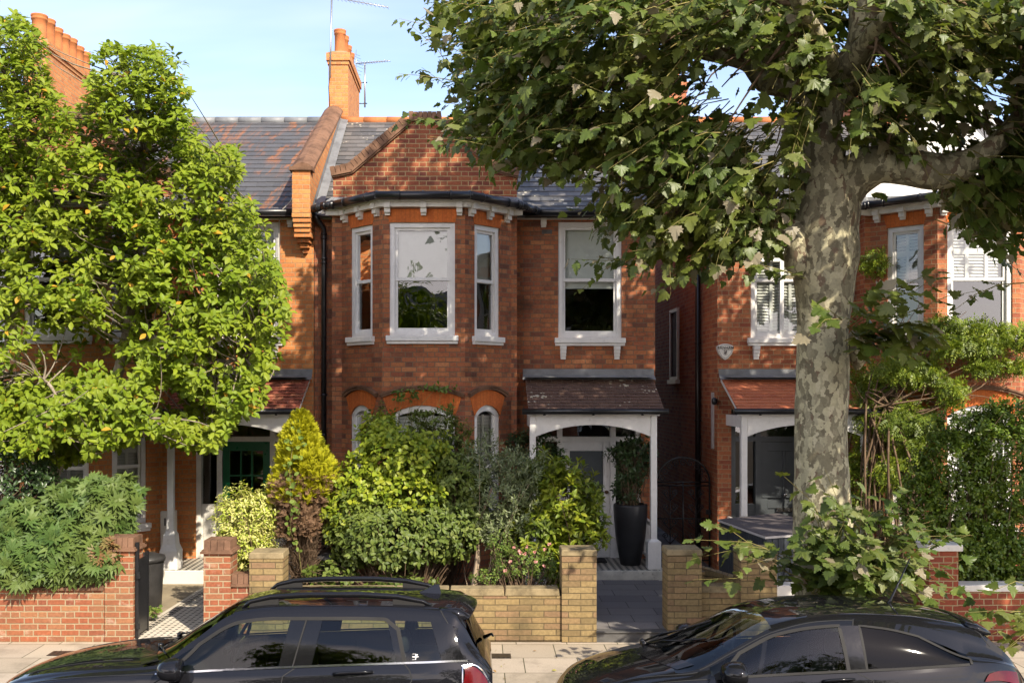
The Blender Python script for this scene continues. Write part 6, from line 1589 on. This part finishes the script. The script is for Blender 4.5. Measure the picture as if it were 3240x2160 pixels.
shrub('shrub', 'dark evergreen shrub in shade beneath magnolia at far left', 'shrub', (-7.2, -2.8, 0), [(C(20, 1100, -2.9), (.55, .4, .6), 220), (C(90, 1100, -2.7), (.3, .3, .4), 80)], 7, (.06, .1), OV, M['lf_dark'])
shrub('shrub', 'rounded variegated cream and yellow shrub behind left gate pillar', 'shrub', (-3.2, -3.0, 0), [(C(562, 1195, -3.1), (.46, .42, .48), 620), (C(585, 1290, -3.25), (.38, .34, .45), 300), (C(610, 1160, -3.0), (.3, .35, .3), 160), (C(540, 1250, -3.2), (.3, .3, .4), 130)], 8, (.035, .06), OV, M['lf_var'], (35, 100), .4, upax=.8)
# golden conifer: live golden top over dead brown skirt
cf = thing('conifer', (-2.36, -3.0, 0), 'golden dwarf conifer with live yellow top and dead brown twiggy lower half', 'conifer')
cx_, cy_ = P(692, 1100, -3.0).x, -3.0
def prof_c(z): return np.interp(z, [.35, .75, 1.2, 1.5, 1.8, 2.1, 2.4, 2.62, 2.74], [.10, .21, .27, .34, .385, .37, .26, .13, .03])
def cone_pts(n, z0, z1, lo=.5):
    z = z0 + (z1 - z0) * RG.random(n); th = RG.random(n) * 6.28; lump = 1 + .38 * np.array([mnoise.noise(Vector((math.cos(a) * 1.3, math.sin(a) * 1.3, b * 2.2))) for a, b in zip(th, z)])
    r = prof_c(z) * (lo + (1 - lo) * RG.random(n) ** .5) * lump
    d = np.stack([np.cos(th), np.sin(th), np.zeros(n)], 1); return np.stack([cx_ + r * d[:, 0], cy_ + r * d[:, 1], z], 1), d
p, d = cone_pts(2300, 1.60, 2.75); dead = (p[:, 2] < 2.0) & (nz(p, 2.6, 2) > .02 + (p[:, 2] - 1.75) * .9)
ax = d * .7 + np.array((0, 0, 1.0)); w = whorls(p[~dead], ax[~dead], 3, (.06, .11), (15, 50), .0); leaves('golden_foliage', *w, tmpl_spray(), M['lf_con'], cf)
q, dq = cone_pts(900, 1.15, 1.95); pd = np.concatenate([p[dead], q]); dd = np.concatenate([d[dead], dq]); w = whorls(pd, dd * .9 + np.array((0, 0, .6)), 3, (.05, .10), (15, 60), 0); leaves('dead_foliage', *w, tmpl_spray(), M['lf_dead'], cf)
segs = [([Vector((cx_ + .03 * math.sin(z * 3), cy_, z)) for z in np.linspace(0, 2.4, 9)], [.05, .048, .045, .04, .035, .03, .02, .015, .01]), ([Vector((cx_ + .22, cy_, 0)), Vector((cx_ + .16, cy_, .35)), Vector((cx_ + .02, cy_, .6))], [.03, .028, .025])]
for i in range(260):
    z = .45 + .95 * RG.random(); th = RG.random() * 6.28; r = prof_c(z + .25) * (.7 + .4 * RG.random()); a = Vector((cx_, cy_, z * .85)); b = Vector((cx_ + r * math.cos(th), cy_ + r * math.sin(th), z + .22)); segs.append((bez(a, b, .06, .06), [.009, .007, .006, .005, .004, .002]))
    for _ in range(5):
        f = .4 + .6 * RG.random(); c = a.lerp(b, f); segs.append(([c, c + Vector((math.cos(th) * .07, math.sin(th) * .07, .06)) + Vector(RG.normal(size=3)) * .035], [.004, .002]))
twigs('dead_stems', segs, M['bark_d'], cf, 4)
# climber up the conifer
pv = np.stack([np.full(26, cx_ + .02) + RG.normal(size=26) * .05 - .05, cy_ - np.array([prof_c(z) for z in np.linspace(1.0, 2.65, 26)]) - .04, np.linspace(1.0, 2.65, 26)], 1); 
iv = thing('climber', (cx_, cy_ - .3, .0), 'thin green bindweed climbing up the golden conifer', 'climber'); w = whorls(pv, np.tile((0, -1.0, .4), (26, 1)) + RG.normal(size=(26, 3)) * .3, 2, (.05, .10), (30, 80)); leaves('leaves', *w, tmpl_oval(.8, .05, .1), M['lf_rose'], iv)
pv2 = [Vector(v) for v in pv[::4]]; twigs('stems', [([Vector((cx_ + .1, cy_ - .1, 0))] + pv2, [.006] * (len(pv2) + 1))], M['bark_y'], iv)
shrub('shrub', 'golden yellow leaved shrub rising above viburnum before the bay window', 'shrub', (-1.0, -2.6, 0), [(C(905, 1060, -2.9), (.66, .4, .50), 420), (C(830, 1120, -3.0), (.45, .35, .42), 210), (C(970, 1030, -2.7), (.42, .3, .3), 140), (C(870, 985, -2.6), (.32, .25, .25), 75), (C(800, 1180, -3.1), (.38, .25, .36), 130), (C(940, 1130, -3.1), (.5, .3, .3), 150)], 6, (.055, .095), tmpl_oval(.62, .06, .12), M['lf_gold'], front=.3)
shrub('shrub', 'dense dark green viburnum bush with pale flower buds behind buff garden wall', 'shrub', (-.95, -2.9, 0), [(C(900, 1225, -3.1), (.82, .5, .48), 680), (C(1020, 1200, -3.0), (.52, .45, .52), 400), (C(820, 1210, -3.0), (.44, .4, .55), 290), (C(1050, 1110, -2.8), (.40, .35, .45), 260), (C(970, 1140, -2.7), (.55, .4, .5), 280), (C(1075, 1180, -2.8), (.32, .3, .5), 170)], 8, (.055, .095), tmpl_oval(.5, .08, .14), M['lf_vib'], front=.4)
shrub('shrub', 'upright dark leaved shrub reaching the ground floor bay window', 'shrub', (-.5, -2.0, 0), [(C(1005, 1030, -2.1), (.42, .3, .55), 260), (C(960, 985, -2.1), (.16, .15, .35), 50), (C(1030, 985, -2.1), (.14, .15, .4), 50), (C(1065, 1050, -2.1), (.22, .2, .5), 90)], 8, (.05, .085), tmpl_oval(.36, .06, .12), M['lf_vib'], (25, 70), upax=1.4)
cl = shrub('climber', 'leggy climbing shoots with small green leaves reaching over the bay window arches', 'climber', (-1.2, -1.5, 0), [(C(880, 960, -1.45), (.30, .12, .30), 50), (C(930, 905, -1.3), (.22, .08, .14), 22), (C(1010, 890, -1.3), (.30, .08, .06), 16), (C(860, 1000, -1.6), (.3, .15, .25), 40)], 4, (.045, .08), tmpl_oval(.6, .06, .12), M['lf_rose'], nst=3, stemmat='bark_y')
shrub('olive_tree', 'silvery grey olive bush on slim pale trunk, behind buff wall', 'olive tree', (.0, -3.05, 0), [(C(1150, 1130, -2.9), (.55, .4, .6), 430), (C(1200, 1180, -2.95), (.4, .35, .4), 200), (C(1110, 1060, -2.8), (.35, .3, .4), 150), (C(1200, 1080, -2.9), (.38, .3, .38), 170), (C(1130, 1210, -3.0), (.3, .3, .3), 130)], 10, (.04, .075), tmpl_oval(.26, .04, .06), M['lf_olive'], (25, 80), stem=[([Vector(C(1088, 1345, -3.05)), Vector(C(1096, 1290, -3.05)), Vector(C(1100, 1200, -3.0)), Vector(C(1130, 1120, -2.9))], [.042, .036, .03, .015])], stemmat='bark_l', along=.10, nst=2)
shrub('shrub', 'glossy lime and yellow green shrub beside the white front door', 'shrub', (1.25, -2.7, .1), [(C(1285, 1150, -2.8), (.56, .42, .50), 330), (C(1240, 1220, -3.0), (.42, .36, .42), 170), (C(1330, 1200, -2.9), (.36, .32, .35), 120), (C(1250, 1090, -2.6), (.34, .3, .32), 90), (C(1360, 1230, -3.0), (.2, .2, .15), 30), (C(1290, 1290, -3.1), (.26, .3, .3), 60)], 7, (.075, .125), tmpl_oval(.42, .07, .16), M['lf_yel'], (30, 85), upax=.9)
shrub('shrub', 'dark leafy climber around left post of the brown tiled porch', 'climber', (.75, -.6, 0), [(C(1230, 1040, -.75), (.30, .2, .45), 130), (C(1275, 1060, -.6), (.2, .15, .4), 60), (C(1195, 1090, -.8), (.2, .2, .4), 60), (C(1190, 1010, -.5), (.2, .15, .25), 40)], 7, (.05, .09), OV, M['lf_dark'])
rs = shrub('rose_bush', 'low rose bush with small pink blooms behind buff wall coping', 'rose bush', (.55, -3.4, 0), [(C(1190, 1290, -3.35), (.42, .3, .26), 230), (C(1150, 1250, -3.2), (.22, .2, .22), 80), (C(1250, 1300, -3.4), (.25, .25, .2), 110), (C(1120, 1320, -3.4), (.25, .2, .12), 60)], 7, (.022, .042), tmpl_oval(.6, .05, .1), M['lf_rose'])
fp = np.array([C(1180, 1258, -3.55), C(1192, 1265, -3.6), C(1205, 1272, -3.6), C(1230, 1290, -3.62), C(1252, 1262, -3.5), C(1172, 1290, -3.6), C(1228, 1268, -3.55), C(1196, 1268, -3.64), C(1250, 1300, -3.6), C(1160, 1310, -3.6), C(1262, 1250, -3.5), C(1210, 1255, -3.5)]); w = whorls(fp, np.tile((0, -1.0, .5), (len(fp), 1)), 7, (.022, .034), (25, 80)); [leaves('bloom', *[q[i * 7:i * 7 + 7] for q in w], tmpl_oval(.9, .1, -.2), M['petal'], rs) for i in range(len(fp))]
# potted laurel
lp = shrub('bay_laurel', 'dark bay laurel shrub growing in the tall black planter', 'potted shrub', tuple(pc + Vector((0, 0, .93))), [(C(1450, 1060, -.55), (.32, .28, .42), 200), (C(1440, 1120, -.6), (.24, .22, .3), 90), (C(1425, 1040, -.6), (.28, .2, .12), 22), (C(1475, 1040, -.5), (.26, .2, .3), 70)], 7, (.05, .095), tmpl_oval(.36, .06, .1), M['lf_dark'], (30, 80), stem=[([pc + Vector((0, 0, .88)), pc + Vector((.01, 0, 1.4)), pc + Vector((.03, 0, 1.9))], [.02, .016, .008])])
# wisteria over the right bay
ws = thing('wisteria', (6.1, -.6, 0), 'twining wisteria with yellow green leaves climbing over the right house bay', 'climber'); P_ = []
for (x, y, Y, rx, rz, ry, n) in ((2010, 600, -.55, .16, .20, .1, 40), (2090, 850, -1.25, .5, .20, .2, 170), (2230, 790, -1.45, .65, .17, .2, 220), (2330, 770, -1.45, .5, .16, .2, 130), (2010, 950, -.9, .42, .45, .2, 170), (2090, 980, -1.2, .5, .4, .2, 170), (1985, 1060, -.8, .22, .3, .15, 80), (2000, 860, -.7, .3, .25, .15, 70), (2290, 840, -1.45, .5, .10, .12, 90), (2180, 900, -1.4, .25, .22, .12, 60), (1975, 1130, -.9, .2, .5, .2, 60), (2060, 1080, -1.2, .4, .3, .2, 80), (2170, 745, -1.3, .3, .08, .12, 40), (2250, 750, -1.5, .4, .06, .1, 40)):
    p, u = shell(C(x, y, Y), (rx, ry, rz), n, .3, .3, x * .01); P_.append(np.concatenate([p, u], 1))
P_ = np.concatenate(P_); w = whorls(P_[:, :3], P_[:, 3:] + np.array((0, -.9, -.1)), 3, (.10, .17), (40, 85), .35); w[1][:, 2] -= .45
leaves('foliage', *w, tmpl_pinnate(), M['lf_wis'], ws)
segs = []
for i in range(34):
    x0 = 2010 + 60 * RG.random(); a = P(x0, 1330, -.95); b = P(1990 + 90 * RG.random(), 900 + 60 * RG.random(), -1.0 - .2 * RG.random()); segs.append((bez(a, b, .02, .08, 8), [.018] * 9)); c = P(1960 + 400 * RG.random(), 700 + 260 * RG.random(), -1.2 - .25 * RG.random()); segs.append((bez(b, c, .05, .09, 8), list(np.linspace(.016, .004, 9))))
twigs('stems', segs, M['bark_d'], ws, 5)
# privet hedge
shrub('hedge', 'clipped small-leaved green privet hedge behind right red brick wall', 'hedge', (6.3, -3.3, 0), [(C(2200, 1120, -3.2), (.62, .40, .9), 952), (C(2300, 1080, -3.2), (.6, .40, 1.0), 952), (C(2240, 1270, -3.45), (.6, .34, .42), 782), (C(2340, 1280, -3.45), (.6, .34, .42), 578), (C(2130, 1150, -3.1), (.4, .36, .7), 442), (C(2420, 1150, -3.2), (.6, .4, .9), 306), (C(2210, 980, -3.1), (.5, .35, .3), 272), (C(2320, 960, -3.1), (.5, .35, .3), 272)], 9, (.035, .065), tmpl_oval(.55, .06, .1), M['lf_priv'], (30, 161), upax=.7, along=.08)
# undergrowth and weeds
shrub('shrub', 'low dark ground cover under the viburnum behind parked car roof', 'ground cover', (-1.2, -3.2, 0), [(C(760, 1320, -3.2), (.4, .3, .2), 70), (C(930, 1340, -3.3), (.5, .25, .12), 60), (C(800, 1240, -2.6), (.35, .3, .45), 120)], 6, (.05, .09), tmpl_oval(.7, .05, .1), M['lf_vib'])
shrub('weed', 'small green weed tuft growing beside the tiled path', 'weed', tuple(P(350, 1405, -3.2)), [(tuple(P(350, 1402, -3.2)), (.10, .08, .06), 14)], 5, (.04, .07), tmpl_oval(.8, .05, .1), M['lf_rose'], nst=2)
# a few fallen leaves on pavement and path
n = 170; A = np.stack([RG.random(n) * 9 - 5, -4.2 - RG.random(n) * 2.3, np.full(n, .012)], 1); D = RG.normal(size=(n, 3)) * np.array((1, 1, .1)); Nn = np.tile((0, 0, 1.0), (n, 1)) + RG.normal(size=(n, 3)) * .15
o = leaves('leaf_litter', A, D, Nn, (.02 + .05 * RG.random(n) ** 2), tmpl_oval(.6, .1, -.1), M['litter'], None); tag(o, kind='stuff', label='scattered dry leaves on the pale pavement', cat='fallen leaves')
# ================================================================ ACROSS THE STREET (seen mirrored in the panes and paint)
M['opp_wall'] = brick_mat('opposite brick', [(.36, .12, .06), (.42, .15, .07), (.30, .09, .05)], (.35, .26, .18))
for i, x in enumerate((-13, -6.6, -.2, 6.2)):
    H = thing('terraced_house', (x, -25, 0), ('leftmost brick house across the street behind the camera', 'brick house across the street, second from the left', 'brick house across the street, third from the left', 'rightmost brick house across the street behind the camera')[i], 'house', 'houses across the street')
    m = MB(); m.box(x - 3.1, x + 3.1, -33, -25, -.1, 4.9); m.box(x - 2.4, x + .6, -24.999, -24.0, -.1, 4.8); m.build('wall', M['opp_wall'], H)
    m = MB(); m.prism([(-24.6, 4.9), (-29, 7.7), (-33.4, 4.9)], lambda y, d, z: (d, y, z), x - 3.19, x + 3.19); m.prism([(x - 2.5, 4.85), (x + .7, 4.85), (x - .9, 6.5)], lambda a, d, z: (a, d, z), -23.8, -27.5); m.build('roof', M['slate'], H)
    for (a, b, c, d, y) in ((-1.7, -.1, 3.1, 4.6, -23.99), (-1.7, -.1, .9, 2.7, -23.99), (1.3, 2.4, 3.1, 4.6, -24.99)):
        m = MB(); m.box(x + a - .08, x + b + .08, y - .02, y + .05, c - .12, d + .08); f = m.build('window', M['white'], H); m = MB(); m.box(x + a, x + b, y + .051, y + .06, c, (c + d) / 2 - .03); m.box(x + a, x + b, y + .051, y + .06, (c + d) / 2 + .03, d); m.build('pane', M['satin'], f)
    m = MB(); m.box(x + 1.2, x + 2.1, -24.99, -24.95, .2, 2.2); m.build('door', M['white'], H)
def round_tree(loc, label, h, r, mat, n):
    o = thing('street_tree', loc, label, 'tree', 'trees across the street'); m = MB(); m.tube([Vector(loc), Vector(loc) + Vector((.1, 0, h * .45)), Vector(loc) + Vector((0, .1, h * .8))], [.22, .17, .06], 10, bump=.1); m.build('trunk', M['bark_m'], o)
    PP = []
    for k in range(9):
        u = rvec(1)[0]; c = np.array(loc) + np.array((u[0] * r * .55, u[1] * r * .55, h * .68 + u[2] * h * .2)); p, a = shell(c, (r * .55, r * .55, h * .2), n // 9, .4, .3, k); PP.append(np.concatenate([p, a], 1))
    p = np.concatenate(PP); w = whorls(p[:, :3], p[:, 3:] + np.array((0, 0, .5)), 5, (.16, .28), (40, 95)); leaves('crown', *w, tmpl_small(.6), mat, o)
round_tree((-3.2, -20.0, 0), 'bushy street tree across the road, left one', 7.5, 2.6, M['lf_mag'], 900)
round_tree((5.5, -20.5, 0), 'darker street tree across the road, right one', 9.0, 3.0, M['lf_plane'], 900)

# ================================================================ LIGHT, SKY, CAMERA
AZ, EL = R(SUN_AZ), R(SUN_EL)          # azimuth measured from straight behind the camera towards the right
sd = Vector((math.sin(AZ) * math.cos(EL), -math.cos(AZ) * math.cos(EL), math.sin(EL)))
su = bpy.data.lights.new('sun', 'SUN'); su.energy = SUN_E; su.angle = R(.53); su.color = (1.0, .90, .74)
so = bpy.data.objects.new('sun', su); COL.objects.link(so); so.rotation_euler = sd.to_track_quat('Z', 'Y').to_euler(); so.location = (6, -14, 14)
w = bpy.data.worlds.new('World'); SC.world = w; w.use_nodes = True
nt = w.node_tree; nt.nodes.clear()
ou = nt.nodes.new('ShaderNodeOutputWorld'); bg = nt.nodes.new('ShaderNodeBackground'); sky = nt.nodes.new('ShaderNodeTexSky')
sky.sky_type = 'NISHITA'; sky.sun_disc = False; sky.sun_elevation = EL; sky.sun_rotation = math.pi - AZ; sky.air_density = 1.0; sky.dust_density = .6; sky.ozone_density = 1.0
bg.inputs[1].default_value = SKY_E
tc = nt.nodes.new('ShaderNodeTexCoord'); sx = nt.nodes.new('ShaderNodeSeparateXYZ'); nt.links.new(tc.outputs['Generated'], sx.inputs[0])
def mth(op, a, b=None):
    n = nt.nodes.new('ShaderNodeMath'); n.operation = op
    for i, v in enumerate((a, b)):
        if v is None: continue
        if isinstance(v, bpy.types.NodeSocket): nt.links.new(v, n.inputs[i])
        else: n.inputs[i].default_value = v
    return n.outputs[0]
dv = mth('ADD', mth('MAXIMUM', sx.outputs[2], 0.0), .22)
cv = nt.nodes.new('ShaderNodeCombineXYZ'); nt.links.new(mth('DIVIDE', sx.outputs[0], dv), cv.inputs[0]); nt.links.new(mth('DIVIDE', sx.outputs[1], dv), cv.inputs[1])
def cloud(sc, det, lo, hi, amt, off, back=.0):
    mp = nt.nodes.new('ShaderNodeMapping'); mp.inputs['Location'].default_value = off; nt.links.new(cv.outputs[0], mp.inputs[0])
    if isinstance(sc, tuple): mp.inputs['Scale'].default_value = sc; s = 1
    else: s = sc
    nn = nt.nodes.new('ShaderNodeTexNoise'); nn.inputs['Scale'].default_value = s; nn.inputs['Detail'].default_value = det; nn.inputs['Roughness'].default_value = .58; nt.links.new(mp.outputs[0], nn.inputs['Vector'])
    mr = nt.nodes.new('ShaderNodeMapRange'); mr.interpolation_type = 'SMOOTHSTEP'; mr.inputs[1].default_value = lo; mr.inputs[2].default_value = hi; mr.inputs[4].default_value = amt; nt.links.new(mth('ADD', nn.outputs[0], mth('MULTIPLY', mth('MAXIMUM', mth('MULTIPLY', sx.outputs[1], -1.0), 0.0), back)), mr.inputs[0]); return mr.outputs[0]
mx1 = nt.nodes.new('ShaderNodeMix'); mx1.data_type = 'RGBA'; nt.links.new(cloud((.45, 1.3, 1), 5, .42, .80, .36, (1.7, .3, 0)), mx1.inputs[0]); nt.links.new(sky.outputs[0], mx1.inputs[6]); mx1.inputs[7].default_value = (5.6, 5.9, 6.3, 1)
mx2 = nt.nodes.new('ShaderNodeMix'); mx2.data_type = 'RGBA'; nt.links.new(cloud(.75, 6, .63, .73, .9, (3.1, 5.2, 0), .27), mx2.inputs[0]); nt.links.new(mx1.outputs[2], mx2.inputs[6]); mx2.inputs[7].default_value = (9.5, 9.3, 9.0, 1)
wb = nt.nodes.new('ShaderNodeMix'); wb.data_type = 'RGBA'; wb.blend_type = 'MULTIPLY'; wb.inputs[0].default_value = 1; nt.links.new(mx2.outputs[2], wb.inputs[6]); wb.inputs[7].default_value = (.95, .875, .89, 1); nt.links.new(wb.outputs[2], bg.inputs[0]); nt.links.new(bg.outputs[0], ou.inputs[0])

cam = bpy.data.cameras.new('camera'); co = bpy.data.objects.new('camera', cam); COL.objects.link(co); SC.camera = co
co.location = (0, CY, CAMZ); co.rotation_euler = (R(90), 0, 0)
cam.sensor_fit = 'HORIZONTAL'; cam.sensor_width = 36; cam.lens = 36 * FP / 2352; cam.shift_x = 76 / 2352; cam.shift_y = 111 / 2352; cam.clip_end = 2000; cam.clip_start = .1
vs_ = SC.view_settings; vs_.view_transform = 'Standard'; vs_.look = 'None'; vs_.gamma = 1; vs_.exposure = EXPO
SC.cycles.max_bounces = 8; SC.cycles.transparent_max_bounces = 16; SC.cycles.diffuse_bounces = 3; SC.cycles.glossy_bounces = 4; SC.cycles.use_denoising = True; SC.cycles.caustics_reflective = False; SC.cycles.caustics_refractive = False
